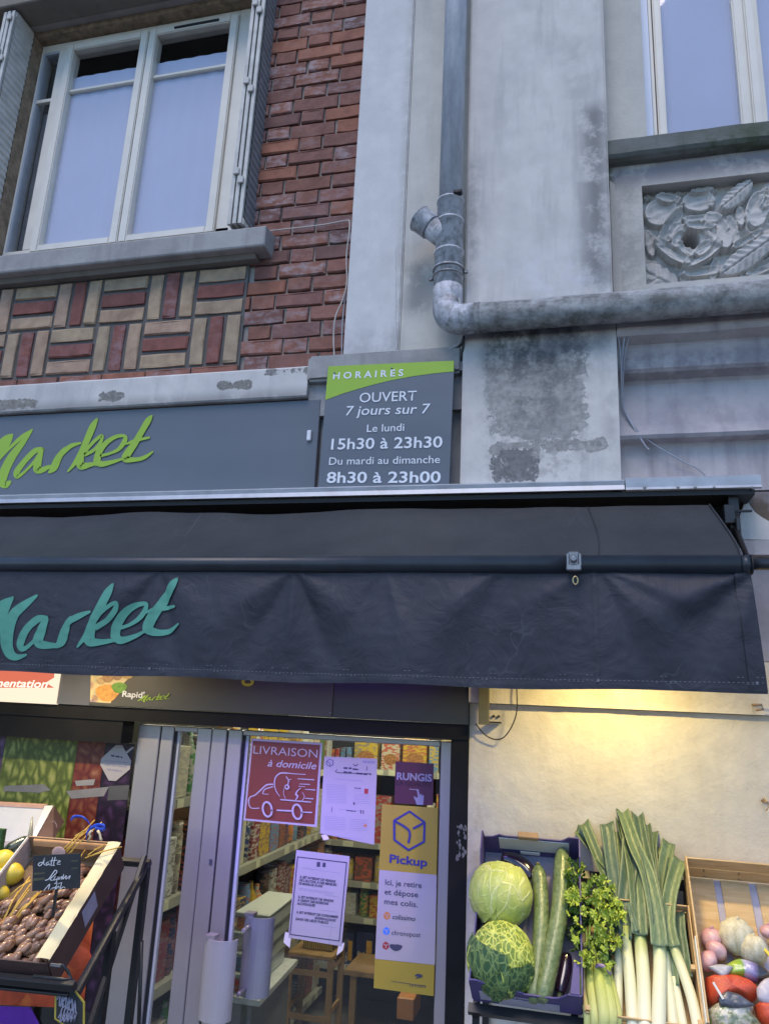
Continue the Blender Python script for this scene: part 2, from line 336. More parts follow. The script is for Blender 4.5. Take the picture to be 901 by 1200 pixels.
# ================================================================ SETTING
def struct(o): return tag(o, kind='structure')
pv = NT('pavement_asphalt', .9, spec=.2); v = pv.pos(); pv.col(pv.mix(pv.noise(v, 3, 8), (.05, .05, .052), (.09, .09, .09))); pv.bump(pv.noise(v, 90, 4), .5, .006)
struct(box('road', -400, 400, -800, -4.2, -.22, -.12, pv.m))
kb = plain('kerb_granite', (.26, .26, .25), .8, .2, 12, coord='pos')
for k in range(-6, 7): struct(box('kerb', k*1.0+.004, k*1.0+.996, -4.2, -4.02, -.22, 0, kb, bev=.01))
struct(box('pavement', -400, 400, -4.02, .0, -.2, 0, plain('pavement_concrete', (.20, .20, .195), .9, .2, 3, coord='pos')))
# facade walls ----------------------------------------------------
WALLTOP = 7.0
bw = empty('brick_wall', (-1.16, 0, 3.53), 'red brick wall strip between the shuttered window and the pale painted pilaster', 'wall')
G().box(-3.6, -.905, .012, .20, 3.50, 4.19).box(-1.422, -.905, .012, .20, 4.19, WALLTOP).box(-3.6, -2.9, .012, .2, 4.36, WALLTOP).box(-2.9, -1.6, .012, .2, 5.74, WALLTOP).out('mortar_bed', M['mortar'], bw)
# unit bricks: five meshes shared by all
def unit_brick(seed):
    rn = random.Random(seed); g = G(); b = g.b; j = lambda a: rn.uniform(-a, a)*1.25
    back = [b.verts.new((x, .5, z)) for x, z in ((-.5, -.5), (.5, -.5), (.5, .5), (-.5, .5))]
    mid = [b.verts.new((x+j(.012), -.34+j(.05), z+j(.03))) for x, z in ((-.5, -.5), (0, -.5), (.5, -.5), (.5, .5), (0, .5), (-.5, .5))]
    fr = [b.verts.new((x+j(.01), -.5+j(.12), z+j(.04))) for x, z in ((-.475, -.42), (0, -.43), (.475, -.42), (.475, .42), (0, .43), (-.475, .42))]
    b.faces.new(fr)
    for k in range(6): b.faces.new((mid[k], mid[(k+1) % 6], fr[(k+1) % 6], fr[k]))
    b.faces.new((back[0], back[1], mid[2], mid[1], mid[0])); b.faces.new((back[1], back[2], mid[3], mid[2]))
    b.faces.new((back[2], back[3], mid[5], mid[4], mid[3])); b.faces.new((back[3], back[0], mid[0], mid[5]))
    bmesh.ops.recalc_face_normals(b, faces=b.faces)
    me = bpy.data.meshes.new('brick'); b.to_mesh(me); b.free(); return me
def brickset(mat, n=5):
    out = []
    for k in range(n):
        me = unit_brick(k+11); me.materials.append(mat); out.append(me)
    return out
BR, BY, BP = brickset(M['brick']), brickset(M['brick_y']), brickset(M['brick_r'])
def brick(x0, x1, z0, z1, parent, ms=BR, vertical=False, y=-.003, depth=.028):
    o = bpy.data.objects.new('brick', random.choice(ms)); C.objects.link(o)
    w, h = x1-x0, z1-z0
    o.location = ((x0+x1)/2, y+depth/2+random.uniform(-.0025, .0025), (z0+z1)/2)
    if vertical: o.rotation_euler = (0, pi/2, 0); w, h = h, w
    o.rotation_euler.z += random.uniform(-.006, .006)
    o.scale = (w, depth, h); o.parent = parent; o.matrix_parent_inverse = WM(parent).inverted(); return o
CH = .0742
zc = 3.548-CH*1
row = 0
XR = -.913
while zc < 5.75:
    z0, z1 = zc+.0045, zc+CH-.0045
    xl = -1.395 if z1 < 4.20 else -1.420
    x = XR
    seq = ((.165, .105, .218) if row % 2 == 0 else (.108, .218)) if row % 2 == 0 else (.108, .218)
    k = 0; first = True
    while x > xl+.02:
        if row % 2 == 0: w = .170 if first else (.104, .217)[(k+1) % 2]
        else: w = .112 if first else (.217, .104)[(k+1) % 2]
        w += random.uniform(-.004, .004); xa = max(x-w, xl)
        if z1 > 3.52: brick(xa, x, z0+random.uniform(-.0015, .0015), z1+random.uniform(-.0015, .0015), bw)
        x = xa-.011; k += 1; first = False
    row += 1; zc += CH
# basket-weave panel under the left window
bp = empty('basketweave_panel', (-2.2, 0, 3.56), 'decorative panel of yellow and red bricks laid in basketweave under the left window sill', 'brick panel')
G().box(-3.6, -1.395, -.002, .010, 3.50, 4.085).out('mortar_bed', plaster('dark_mortar', (.13, .125, .12), (.08, .08, .08), grain=90, bump=.5), bp)
BW, R0 = .2457, 4.077
for r_ in range(2):
    for c in range(9):
        xr = -1.399-c*BW; xl = xr-BW; zt = R0-r_*BW; zb = zt-BW
        for k in range(3):
            ms = BP if k == 1 else BY
            t = BW/3
            if (c+r_) % 2 == 0: brick(xl+.009, xr-.009, zt-(k+1)*t+.009, zt-k*t-.009, bp, ms, y=-.013)
            else: brick(xl+k*t+.010, xl+(k+1)*t-.010, zb+.009, zt-.009, bp, ms, True, y=-.013)
for c in range(10):
    xr = -1.399-c*.225; brick(xr-.216, xr, 3.524, 3.578, bp, BR, y=-.014)
# painted pilaster, recessed strip, pier
def wallbox(name, x0, x1, y0, y1, z0, z1, mat, label, cat='wall', bev=.006):
    return tag(box(name, x0, x1, y0, y1, z0, z1, mat, bev=bev, seg=2), label, cat)
wallbox('pilaster', -.912, -.672, -.035, .2, 3.535, WALLTOP, M['pilaster'], 'smooth pale blue-grey painted pilaster right beside the red bricks', 'pilaster')
wallbox('recessed_wall', -.676, -.392, -.027, .2, 3.535, WALLTOP, M['strip'], 'narrow recessed wall strip behind the vertical drainpipe', 'wall')
pr = empty('pier', (-.11, -.1, 2.96), 'broad stained render pier in the middle, flaking above the zinc flashing', 'pier')
box('pier_shaft', -.397, .171, -.100, .2, 3.64, WALLTOP, M['pier'], pr, .008, seg=2)
g = G(); N = 40
def pyl(u, v_):
    x = -.398+u*.577; z = 2.955+v_*.69
    e = (1-abs(2*u-1)); n = mnoise.noise(Vector((x*5, z*5, 3)))*.003+mnoise.noise(Vector((x*17, z*17, 7)))*.0014
    return Vector((x, -.104+n if .001 < e else -.100, z))
g.grid(N, N, pyl); g.box(-.397, .178, -.098, .2, 2.955, 3.645)
g.out('pier_base', M['pier'], pr, fix=False)
# bay wall right of the pier
by = empty('bay_wall', (.9, 0, 2.95), 'pale render wall of the right bay around the carved rose panel', 'wall')
G().box(.170, .333, -.004, .2, 4.40, WALLTOP).box(1.55, 2.6, -.004, .2, 4.40, WALLTOP).out('window_surround', M['bay'], by)
g = G(); RX0, RX1, RZ0, RZ1 = .304, 1.50, 3.812, 4.262
g.box(.176, RX0, -.002, .2, 3.60, 4.40).box(RX1, 2.6, -.002, .2, 3.60, 4.40).box(RX0, RX1, -.002, .2, 3.60, RZ0).box(RX0, RX1, -.002, .2, RZ1, 4.40)
g.out('panel_surround', M['bay'], by)
rib = plaster('flaking_strip', (.50, .46, .40), (.35, .33, .30), grain=50, bump=.5)
pts = [(.180, 4.30), (.20, 4.28), (.202, 4.15), (.212, 4.05), (.204, 3.95), (.214, 3.86), (.210, 3.70), (.180, 3.70)]
G().prism(pts, 'y', -.008, .01).out('peeled_render', rib, by)
# ---- carved rose relief
def petalfield(px, pz):
    """height of the carving at relief coordinates (zoomed crop px)"""
    h = 0.0
    def lobe(cx, cy, a, b, ang, top, edge=.2, tilt=0., vein=0):
        nonlocal h
        dx, dy = px-cx, py-cy; ca, sa = cos(ang), sin(ang)
        u, w = (dx*ca+dy*sa)/a, (-dx*sa+dy*ca)/b; r = u*u+w*w
        if r < 1:
            q = (1-r)/(edge*.5); e = min(1, q); e = e*e*(3-2*e)
            rim = max(0, min(1, (r-.25)/.6)); rid = .0016*sin(w*11+u*3+top*900)*(1-r)
            t = top*e*(.50+.46*rim*(1 if w < .2 else .5)) + (tilt*1.5+.005)*w*e + rid
            if vein: t = top*e*(.75+.25*(1-abs(w))) - .008*math.exp(-(w/.06)**2)*e + .0035*sin(u*vein+abs(w)*7)*e*(.3+abs(w))
            t += .30*h*e
            if t > h: h = t
    py = pz
    # leaves and petals, from below up
    h = .006+.004*sin(px*.03)*cos(py*.04)
    lobe(330, 850, 120, 75, .5, .020, .3, 0, 16); lobe(285, 800, 45, 60, 0, .016)
    lobe(560, 700, 185, 165, 0, .012, .2)
    lobe(335, 500, 92, 78, -.3, .030, .35); lobe(375, 430, 75, 30, .15, .034, .5); lobe(430, 460, 22, 40, -.3, .034, .5)
    lobe(535, 440, 90, 62, -.1, .028, .35); lobe(555, 385, 70, 18, -.15, .033, .6); lobe(605, 440, 22, 40, 0, .03, .5)
    lobe(735, 420, 115, 48, -.72, .036, .3, .004, 22)
    lobe(265, 418, 22, 16, -.2, .026, .5); lobe(432, 392, 18, 14, 0, .022, .5); lobe(618, 378, 22, 14, 0, .022, .5)
    lobe(385, 590, 125, 40, -1.02, .036, .4, -.006); lobe(280, 660, 26, 80, -.2, .022, .4)
    lobe(560, 530, 120, 28, -.03, .024, .5); lobe(430, 610, 60, 62, .3, .026, .4)
    lobe(640, 600, 62, 125, -.45, .036, .35, .006); lobe(720, 600, 34, 95, -.25, .028, .4); lobe(760, 520, 26, 60, -.1, .03, .5)
    lobe(395, 720, 125, 42, .62, .040, .4, .004); lobe(555, 735, 130, 42, -.56, .043, .4, .004); lobe(560, 815, 125, 32, -.12, .030, .5)
    lobe(620, 800, 28, 75, .2, .026, .5); lobe(470, 850, 28, 60, -.5, .024, .5); lobe(545, 878, 45, 20, 0, .024, .5)
    lobe(500, 640, 110, 92, 0, .024, .3); lobe(545, 575, 95, 26, .05, .034, .5); lobe(600, 615, 30, 62, -.5, .036, .5)
    lobe(430, 650, 34, 60, .5, .034, .5); lobe(465, 705, 62, 30, .75, .036, .5); lobe(560, 700, 62, 34, -.7, .038, .5)
    lobe(800, 740, 185, 62, -.62, .040, .3, .003, 26); lobe(790, 655, 110, 24, -.55, .046, .6); lobe(880, 790, 110, 36, -.45, .03, .4)
    lobe(850, 820, 110, 26, -.2, .026, .5); lobe(840, 600, 70, 40, .8, .03, .5)
    lobe(850, 490, 66, 110, .25, .036, .4); lobe(905, 420, 50, 80, .2, .030, .4, 0, 18); lobe(900, 600, 60, 50, 0, .030, .5)
    for k in range(5): lobe(890+k*3, 385+k*22, 18, 9, -.6, .040, .6)
    for k in range(5): lobe(1010+60*cos(k*1.26), 610+60*sin(k*1.26), 70, 42, k*1.26+1.5, .040, .4, .004)
    lobe(1010, 610, 46, 46, 0, .046, .5); lobe(1160, 470, 100, 45, .6, .036, .3, 0, 20); lobe(1160, 780, 120, 50, -.5, .036, .3, 0, 20); lobe(1240, 620, 70, 60, 0, .03, .4)
    lobe(1340, 480, 80, 80, 0, .034, .4); lobe(1380, 740, 110, 60, .7, .034, .4, 0, 16); lobe(1050, 850, 90, 40, 0, .03, .4)
    r = sqrt((px-497)**2+(py-641)**2)
    hole = 0
    if r < 52: hole = min(1, (52-r)/10)
    return h, hole
zt = Zm(0, 4.483, (700, 130))
# affine fit of crop px to plane (x,z)
A0 = X(*zt(240, 405), 0); B0 = X(*zt(900, 322), 0); D0 = X(*zt(258, 912), 0)
def rl(u, v_):
    x = RX0+(RX1-RX0)*u; z = RZ0+(RZ1-RZ0)*v_
    # crop px by inverse of perspective (project)
    p = Vector((x, 0, z))-CAMP; w = p.dot(FF)
    sx, sy = 450.5+FOC*p.dot(RR)/w, 600-FOC*p.dot(UU)/w
    h, hole = petalfield((sx-700)*4.483, (sy-130)*4.483)
    n = mnoise.noise(Vector((x*60, z*60, 0)))*.0012+mnoise.noise(Vector((x*22, z*22, 5)))*.002
    return Vector((x, .070-h*1.42-n+hole*.12, z))
M['carved'] = plaster('carved_stone', (.52, .50, .47), (.24, .235, .22), dirtamt=.7, streak=.2, grain=90, bump=.45)
g = G(); g.grid(330, 130, rl); g.out('rose_relief', M['carved'], by, fix=False)
# ---- right cornice (moulded, runs along x)
pf = [(.2, 3.665), (-.105, 3.665), (-.108, 3.560), (-.098, 3.545), (-.052, 3.528), (-.046, 3.520), (-.052, 3.508), (-.050, 3.432), (-.038, 3.420), (.008, 3.408), (.016, 3.395),
      (.012, 3.350), (-.004, 3.285), (-.026, 3.215), (-.046, 3.172), (-.036, 3.160), (.008, 3.154), (.012, 3.146), (.008, 2.965), (.2, 2.965)]
g = G(); NS = 60; rows_ = []
for i in range(NS+1):
    x = .181+i*(2.4/NS)
    rows_.append([g.b.verts.new((x, y+(mnoise.noise(Vector((x*6, z*14, 1)))*.004 if y < .1 else 0), z+(mnoise.noise(Vector((x*5, z*9, 4)))*.003 if y < .1 else 0))) for y, z in pf])
for a, b in zip(rows_, rows_[1:]):
    for k in range(len(pf)): g.b.faces.new((a[k], a[(k+1) % len(pf)], b[(k+1) % len(pf)], b[k]))
g.b.faces.new(rows_[0]); g.b.faces.new(rows_[-1][::-1])
tag(g.out('cornice', M['cornice']), 'moulded lilac-grey stone cornice bands right of the flaking pier', 'cornice')
# string course on the left with its raised end
scg = empty('string_course', (-2, -.09, 3.377), 'flaking white painted stone ledge above the green lettered shop fascia', 'ledge')
g = G(); rows_ = []
for i in range(91):
    x = -3.7+i*(2.66/90); n1 = mnoise.noise(Vector((x*4, 0, 0)))*.003; n2 = mnoise.noise(Vector((x*9, 5, 0)))*.003
    rows_.append([g.b.verts.new(p) for p in ((x, .0, 3.525), (x, -.078, 3.517+n1), (x, -.086, 3.508+n2), (x, -.086, 3.385+n1), (x, -.080, 3.378+n2), (x, .0, 3.378))])
for a, b in zip(rows_, rows_[1:]):
    for k in range(6): g.b.faces.new((a[k], a[(k+1) % 6], b[(k+1) % 6], b[k])).smooth = False
g.b.faces.new(rows_[0]); g.b.faces.new(rows_[-1][::-1])
g.out('ledge', M['string'], scg)
g = G().box(-1.042, -.400, -.100, .0, 3.44, 3.555); g.bevel(.012, 2); g.out('end_block', M['sill'], scg)
M['stone'] = plaster('rough_grey_stone', (.34, .34, .35), (.18, .18, .18), dirtamt=.8, grain=35, bump=.7)
tag(G().box(-1.04, -.400, -.030, .2, 2.96, 3.30).box(-1.04, -.400, -.06, .2, 3.30, 3.44).out('backing_wall', M['stone']), 'rough grey stone showing in the gap between opening hours sign and pier', 'wall')
# ================================================================ FLASHING
fl = empty('zinc_flashing', (-.8, -.17, 2.92), 'thin zinc flashing strip running across above the dark awning', 'flashing')
g = G().prism([(.0, 2.975), (-.160, 2.965), (-.170, 2.958), (-.166, 2.944), (-.172, 2.926), (-.160, 2.926), (-.155, 2.950), (0, 2.955)], 'x', -3.8, .184); g.out('long_strip', M['flash'], fl)
f2 = G().prism([(.0, 2.978), (-.155, 2.972), (-.166, 2.966), (-.163, 2.935), (-.170, 2.925), (-.16, 2.922), (-.150, 2.955), (0, 2.96)], 'x', .188, .62).out('short_strip', M['flash'], fl)
for px in (755, 794, 814, 836, 880):
    p = X(px, 571.5, -.166); mm = Matrix.Translation(p) @ Matrix.Rotation(pi/2, 4, 'X')
    G().lathe([(.0055, -.002), (.006, .001), (.004, .004), (.001, .0048)], 10, mm).out('bolt', M['metal'], f2)
tag(box('soffit_board', -3.8, .60, -.155, .0, 2.905, 2.922, M['gap']), 'dark board under the zinc flashing above the awning', 'board')
# under-awning dark wall behind the canopy
tag(box('awning_recess', -3.8, .52, -.02, .2, 2.36, 2.95, M['black']), 'black recess wall behind the awning above the shop front', 'wall')
wallbox('corner_wall', .525, 2.6, -.012, .2, 2.36, 2.955, plaster('corner_render', (.40, .37, .40), (.22, .20, .20), dirtamt=.8, grain=40, bump=.4, patches=[(.5, .8, 2.75, 2.95, .06, .9, 6, .4, (.10, .075, .05))]), 'lilac stained render beside the end of the awning at the right edge')
# ================================================================ DRAINPIPES
dp = empty('drainpipe', (-.457, -.14, 3.63), 'grey zinc drainpipe with a capped side branch in front of the recessed strip', 'drainpipe')
cx, cy = -.457, -.14
G().tube([(cx, cy, 4.16), (cx, cy, WALLTOP)], .048, 28).out('pipe', M['pipe'], dp)
prof = [(.052, 4.20), (.054, 4.19), (.054, 4.135), (.0565, 4.13), (.0565, 4.122), (.053, 4.118)]
def sleeve(z1, z0, r, name='pipe_sleeve'):
    g = G().lathe([(r-.004, z0), (r, z0+.001), (r, z1-.010), (r+.0035, z1-.009), (r+.0035, z1-.001), (r-.002, z1)], 28, Matrix.Translation((cx, cy, 0)))
    return g.out(name, M['pipe'], dp)
sleeve(4.185, 4.085, .053); sleeve(4.088, 3.935, .0555); sleeve(3.945, 3.865, .0575); sleeve(3.870, 3.825, .0585); sleeve(3.838, 3.775, .0575)
g = G()
for z in (3.862, 3.832): g.tube([(cx+.0615*cos(t), cy+.0615*sin(t), z) for t in [2*pi*k/28 for k in range(29)]], .0035, 6, cap=False)
g.tube([(cx-.06, cy, 3.832), (cx-.078, cy-.005, 3.826)], .006, 6); g.tube([(cx+.06, cy, 3.850), (cx+.078, cy, 3.850)], .007, 6)
g.out('clamp', M['metal'], dp)
G().box(.02, .055, -.06, -.035, 4.18, 4.196, M=Matrix.Translation((cx, cy, 0))).bevel(.003).out('clip', M['gap'], dp)
p0 = Vector((cx, cy, 4.00)); d_ = Vector((-.72, -.10, .62)).normalized()
g = G().tube([p0, p0+d_*.10], .047, 24).tube([p0+d_*.10, p0+d_*.105, p0+d_*.160, p0+d_*.165], [.051, .0525, .0525, .055], 24).tube([p0+d_*.165, p0+d_*.172], [.056, .050], 24)
g.out('branch', M['pipe'], dp)
hp = empty('horizontal_pipe', (.3, -.16, 3.57), 'thick mottled grey pipe running level across the pier and below the carved roses', 'pipe')
# elbow
el = []
for k in range(13):
    t = pi/2*k/12; el.append((cx+.02+.062-.062*cos(t) - .02, -.14-.02*k/12, 3.775-.08-.062*sin(t)+.0))
g = G().tube([(cx, cy, 3.785), (cx, cy, 3.74)]+el+[(-.33, -.16, 3.633)], .0585, 28); g.out('elbow', M['pipe'], hp)
g = G(); P_ = []; rr_ = []
for k in range(121):
    x = -.335+k*.024; P_.append((x, -.160+mnoise.noise(Vector((x*2, 0, 0)))*.002, 3.633+mnoise.noise(Vector((x*3, 9, 0)))*.004)); rr_.append(.0565+mnoise.noise(Vector((x*12, 4, 0)))*.0018+(.0025 if k < 2 else 0))
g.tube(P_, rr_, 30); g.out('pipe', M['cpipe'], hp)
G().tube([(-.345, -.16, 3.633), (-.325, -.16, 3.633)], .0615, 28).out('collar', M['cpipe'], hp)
G().prism([(-.398, 3.70), (-.38, 3.705), (.168, 3.702), (.168, 3.66), (-.398, 3.66)], 'y', -.13, -.098).bevel(.006).out('mortar_fillet', M['pier'], hp)
# ================================================================ WINDOWS
def window_left():
    y = .12; w = empty('window', (-2.24, y, 4.36), 'white two-sash window with pale blue blinds above the basketweave bricks', 'window')
    x0, x1, z0, z1 = -2.862, -1.530, 4.30, 5.705
    g = G().box(x0, x0+.012, y-.012, y+.07, z0, z1).box(x1-.12, x1, y-.012, y+.07, z0, z1).box(x0+.012, x1-.12, y-.012, y+.07, z1-.05, z1).box(x0+.012, x1-.05, y-.012, y+.07, z0, z0+.075)
    g.box(-2.745, -2.685, y-.012, y+.07, z0+.075, z1-.05); g.bevel(.003); g.out('frame', M['pvc'], w)
    def sash(a, b, zb, zt, st=.045, tr=True, name='sash', barz=5.365, mat='pvc'):
        s_ = G().box(a, a+st, y-.03, y+.04, zb, zt).box(b-st, b, y-.03, y+.04, zb, zt).box(a+st, b-st, y-.03, y+.04, zt-st, zt).box(a+st, b-st, y-.03, y+.04, zb, zb+st*.9).bevel(.005, 2).out(name, M[mat], w)
        G().box(a+st, b-st, y+.004, y+.010, zb+st, zt-st).out('pane', M['glass'], s_)
        if tr: G().box(a+st, b-st, y-.006, y+.016, barz-.011, barz+.011).bevel(.004, 2).out('glazing_bar', M['pvc'], s_)
        return s_
    sash(-2.684, -2.178, 4.345, 5.665); sash(-2.172, -1.650, 4.345, 5.665)
    s_ = G().box(-2.850, -2.838, y-.01, y+.04, 4.375, 5.655).box(-2.838, -2.746, y-.01, y+.04, 5.64, 5.655).out('side_sash', M['pvcgrey'], w)
    G().box(-2.838, -2.746, y+.002, y+.008, 4.375, 5.64).out('pane', M['glass'], s_)
    G().box(-2.838, -2.746, y-.008, y+.012, 5.315, 5.335).out('glazing_bar', M['pvc'], s_)
    box('vent', -2.02, -1.76, y-.036, y-.031, 5.635, 5.647, M['gap'], w)
    # blinds behind the glass
    for a, b, zt in ((-2.64, -2.22, 5.475), (-2.13, -1.69, 5.475)):
        G().grid(24, 2, lambda u, v_, a=a, b=b, zt=zt: Vector((a+(b-a)*u, y+.016+.002*sin(u*30), 4.35+(zt-4.35)*v_))).out('blind', M['blind'], w)
    g = G().box(-2.84, -2.75, y+.06, y+.065, 4.38, 5.30); g.out('curtain', M['curtain'], w)
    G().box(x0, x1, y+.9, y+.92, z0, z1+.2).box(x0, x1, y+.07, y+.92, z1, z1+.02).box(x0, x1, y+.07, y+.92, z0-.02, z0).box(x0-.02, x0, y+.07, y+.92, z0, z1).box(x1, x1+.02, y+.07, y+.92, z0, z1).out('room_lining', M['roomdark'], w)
    g = G().box(-2.90, -2.864, .04, .13, 4.36, 5.74).box(-2.864, -1.50, .05, .13, 5.707, 5.74).box(-1.53, -1.42, .10, .19, 4.3, 5.74); g.out('old_frame', M['rust'], w)
    # sill
    g = G().prism([(.11, 4.235), (-.095, 4.203), (-.102, 4.198), (-.102, 4.106), (-.094, 4.100), (.02, 4.100)], 'x', -3.3, -1.285); g.bevel(.004); g.out('sill', M['sill'], w)
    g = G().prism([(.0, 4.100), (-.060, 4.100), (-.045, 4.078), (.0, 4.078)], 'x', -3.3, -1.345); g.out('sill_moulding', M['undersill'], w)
    return w
window_left()
tag(box('lintel', -3.3, -1.28, -.13, .11, 5.742, 6.4, M['soffit'], bev=.006), 'grey lintel and soffit over the left window at the top edge', 'lintel')
def shutter(x, s, label, mat, z0=4.222, z1=5.725, yb=.085):
    """folded stack of three metal leaves standing out of the reveal; s=+1 faces right"""
    t = empty('folding_shutter', (x, 0, z0), label, 'shutter', 'folded metal shutters of the left window')
    g = G(); n = 36; ys = (-.112, yb)
    prof = []
    for k in range(n*4+1):
        z = z0+.03+(z1-z0-.06)*k/(n*4); ph = (k % 4)/4
        prof.append((z, .009*(1-ph)))
    A = [(g.b.verts.new((x+s*d, ys[0]+.012, z)), g.b.verts.new((x+s*d, ys[1], z))) for z, d in prof]
    for a, b in zip(A, A[1:]): g.b.faces.new((a[0], a[1], b[1], b[0]))
    g.out('louvred_leaf', mat, t)
    g = G()
    for k in range(3):
        xx = x-s*(.010+k*.026); g.box(xx-.0085, xx+.0085, ys[0]-.002*(k % 2), ys[0]+.014, z0, z1); g.box(xx-.003, xx+.003, ys[0]+.014, ys[1], z0, z1)
    g.box(x-.004, x+.004, ys[0]+.012, ys[1], z0, z0+.03); g.box(x-.004, x+.004, ys[0]+.012, ys[1], z1-.03, z1)
    g.out('leaf_edges', M['shut'], t)
    for k, z in enumerate((z0+.22, z0+.27, z0+.72, z0+.77, z1-.32, z1-.27, z1-.05)):
        xx = x-s*(.023+.026*(k % 2)); box('hinge', xx-.014, xx+.014, ys[0]-.014, ys[0]-.003, z-.018, z+.018, M['shut'], t, .003)
    return t
shutter(-1.400, 1, 'folded grey metal shutter against the bricks, right side of the window', M['shutgrey'])
shutter(-2.872, 1, 'folded pale metal shutter in the reveal at the top left corner', M['shut'], yb=.035)
def window_right():
    y = .07; w = empty('window', (.94, y, 4.40), 'white window above the mossy sill at the top right', 'window')
    x0, x1, z0, z1 = .322, 1.56, 4.40, 6.4
    g = G().box(x0, x0+.045, y-.02, y+.07, z0, z1, 0); g.out('bluelit_side_strip', plain('painted_blue_light', (.55, .62, .74), .4, .05, 5, bump=0), w)  # strip of the frame; the bluish light on it is put into its colour
    g = G().box(x0+.047, x0+.062, y-.01, y+.07, z0, z1).box(x0+.062, x0+.066, y+.01, y+.07, z0, z1).box(x1-.06, x1, y-.01, y+.07, z0, z1).box(x0, x1, y-.01, y+.07, z1-.06, z1).box(x0+.05, x1, y-.01, y+.07, z0, z0+.02); g.bevel(.002); g.out('frame', M['pvc'], w)
    for a, b in ((.388, .765), (.775, 1.48)):
        s_ = G().box(a, a+.034, y-.02, y+.04, z0+.02, z1-.06).box(b-.055, b, y-.02, y+.04, z0+.02, z1-.06).box(a+.034, b-.055, y-.02, y+.04, z0+.02, z0+.05).box(a+.034, b-.055, y-.02, y+.04, z1-.11, z1-.06).bevel(.006, 2).out('sash', M['pvc'], w)
        G().box(a+.034, b-.055, y+.004, y+.010, z0+.05, z1-.11).out('pane', M['glass'], s_)
    G().box(.752, .790, y-.036, y-.022, z0+.02, z1-.06).bevel(.006, 2).out('cover_strip', M['pvc'], w)
    G().grid(30, 2, lambda u, v_: Vector((x0+.05+(x1-x0-.1)*u, y+.016+.002*sin(u*60), z0+1.95*v_))).out('blind', M['blind'], w)
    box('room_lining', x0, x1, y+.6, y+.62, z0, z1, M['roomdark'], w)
    g = G(); rows_ = []
    for i in range(61):
        x = .168+i*.03; n = lambda s: mnoise.noise(Vector((x*7, s, 0)))*.005
        rows_.append([g.b.verts.new(p) for p in ((x, .06, 4.470), (x, -.050, 4.458+n(1)), (x, -.058, 4.452+n(2)), (x, -.058, 4.388+n(3)), (x, -.048, 4.376+n(4)*1.6), (x, -.030, 4.368+n(5)), (x, .0, 4.366))])
    for a, b in zip(rows_, rows_[1:]):
        for k in range(7): g.b.faces.new((a[k], a[(k+1) % 7], b[(k+1) % 7], b[k]))
    g.b.faces.new(rows_[0]); g.b.faces.new(rows_[-1][::-1])
    g.out('sill', M['mossy'], w)
window_right()
# ================================================================ SIGNS
def stroke_mesh(g, strokes, T, Y, th=.0012, fnY=None):
    """brush strokes: lists of (x, y, width) in crop units; T maps crop to picture; laid on the plane Y"""
    for si, s in enumerate(strokes):
        P = catmull(s, 14); yo = -.0003*si; L_, R_ = [], []
        for i, p in enumerate(P):
            a, b = P[max(i-1, 0)], P[min(i+1, len(P)-1)]; dx, dy = b[0]-a[0], b[1]-a[1]; n = max(1e-6, sqrt(dx*dx+dy*dy)); nx, ny = -dy/n, dx/n
            for lst, sg in ((L_, 1), (R_, -1)):
                q = T(p[0]+sg*nx*p[2]/2, p[1]+sg*ny*p[2]/2); w = X(q[0], q[1], Y)
                w.y = (fnY(w.x, w.z) if fnY else Y) - th + yo; lst.append(g.b.verts.new(w))
        if fnY:
            Cs = []
            for l_, q_ in zip(L_, R_):
                row = [l_]
                for f_ in (.25, .5, .75):
                    w = l_.co.lerp(q_.co, f_); w.y = fnY(w.x, w.z)-th+yo; row.append(g.b.verts.new(w))
                Cs.append(row+[q_])
            for A_, B_ in zip(Cs, Cs[1:]):
                for k_ in range(4): g.b.faces.new((A_[k_], B_[k_], B_[k_+1], A_[k_+1])).smooth = True
        else:
            for i in range(len(P)-1): g.b.faces.new((L_[i], L_[i+1], R_[i+1], R_[i]))
        for end, nb in ((0, 1), (-1, -2)):   # rounded tips
            c = (L_[end].co+R_[end].co)/2; d = c-(L_[nb].co+R_[nb].co)/2; d.y = 0; w = (L_[end].co-R_[end].co).length
            if d.length > 1e-6:
                t = g.b.verts.new(c+d.normalized()*w*.5); g.b.faces.new((L_[end], t, R_[end]))
    return g
def frame_of(TL, TR, BR_, BL, Y):
    """rectangle on the plane Y from its four picture corners -> (origin bottom left, width, height, tilt)"""
    a, b, c, d = (X(*p, Y) for p in (TL, TR, BR_, BL))
    wv = ((b-a)+(c-d))/2; hv = ((a-d)+(b-c))/2; ctr = (a+b+c+d)/4
    return ctr, wv.length, hv.length, atan2(wv.z, wv.x)
ALLTXT = []
def text(parent, s, pL, pR, h, Y, mat, bold=0., shear=0., name='lettering', th=.0008):
    """one line of lettering; pL, pR: picture points at both ends of the baseline; h: cap height in picture px"""
    a, b = X(*pL, Y), X(*pR, Y); up = X(pL[0], pL[1]-h, Y)
    cu = bpy.data.curves.new('t', 'FONT'); cu.body = s; cu.size = 1; cu.offset = bold; cu.shear = shear; cu.extrude = 0; cu.resolution_u = 3
    o = bpy.data.objects.new('t', cu); C.objects.link(o)
    dg = bpy.context.evaluated_depsgraph_get(); me = bpy.data.meshes.new_from_object(o.evaluated_get(dg))
    bpy.data.objects.remove(o); bpy.data.curves.remove(cu)
    xs = [v.co.x for v in me.vertices]; x0, x1 = min(xs), max(xs)
    sx = (b-a).length/(x1-x0); capH = .72; sz = (up-a).length/capH
    ang = atan2(b.z-a.z, b.x-a.x)
    for v in me.vertices:
        lx, lz = (v.co.x-x0)*sx, v.co.y*sz
        v.co = Vector((a.x+lx*cos(ang)-lz*sin(ang), Y-th, a.z+lx*sin(ang)+lz*cos(ang)))
    return link(name, me, parent, False, [mat])
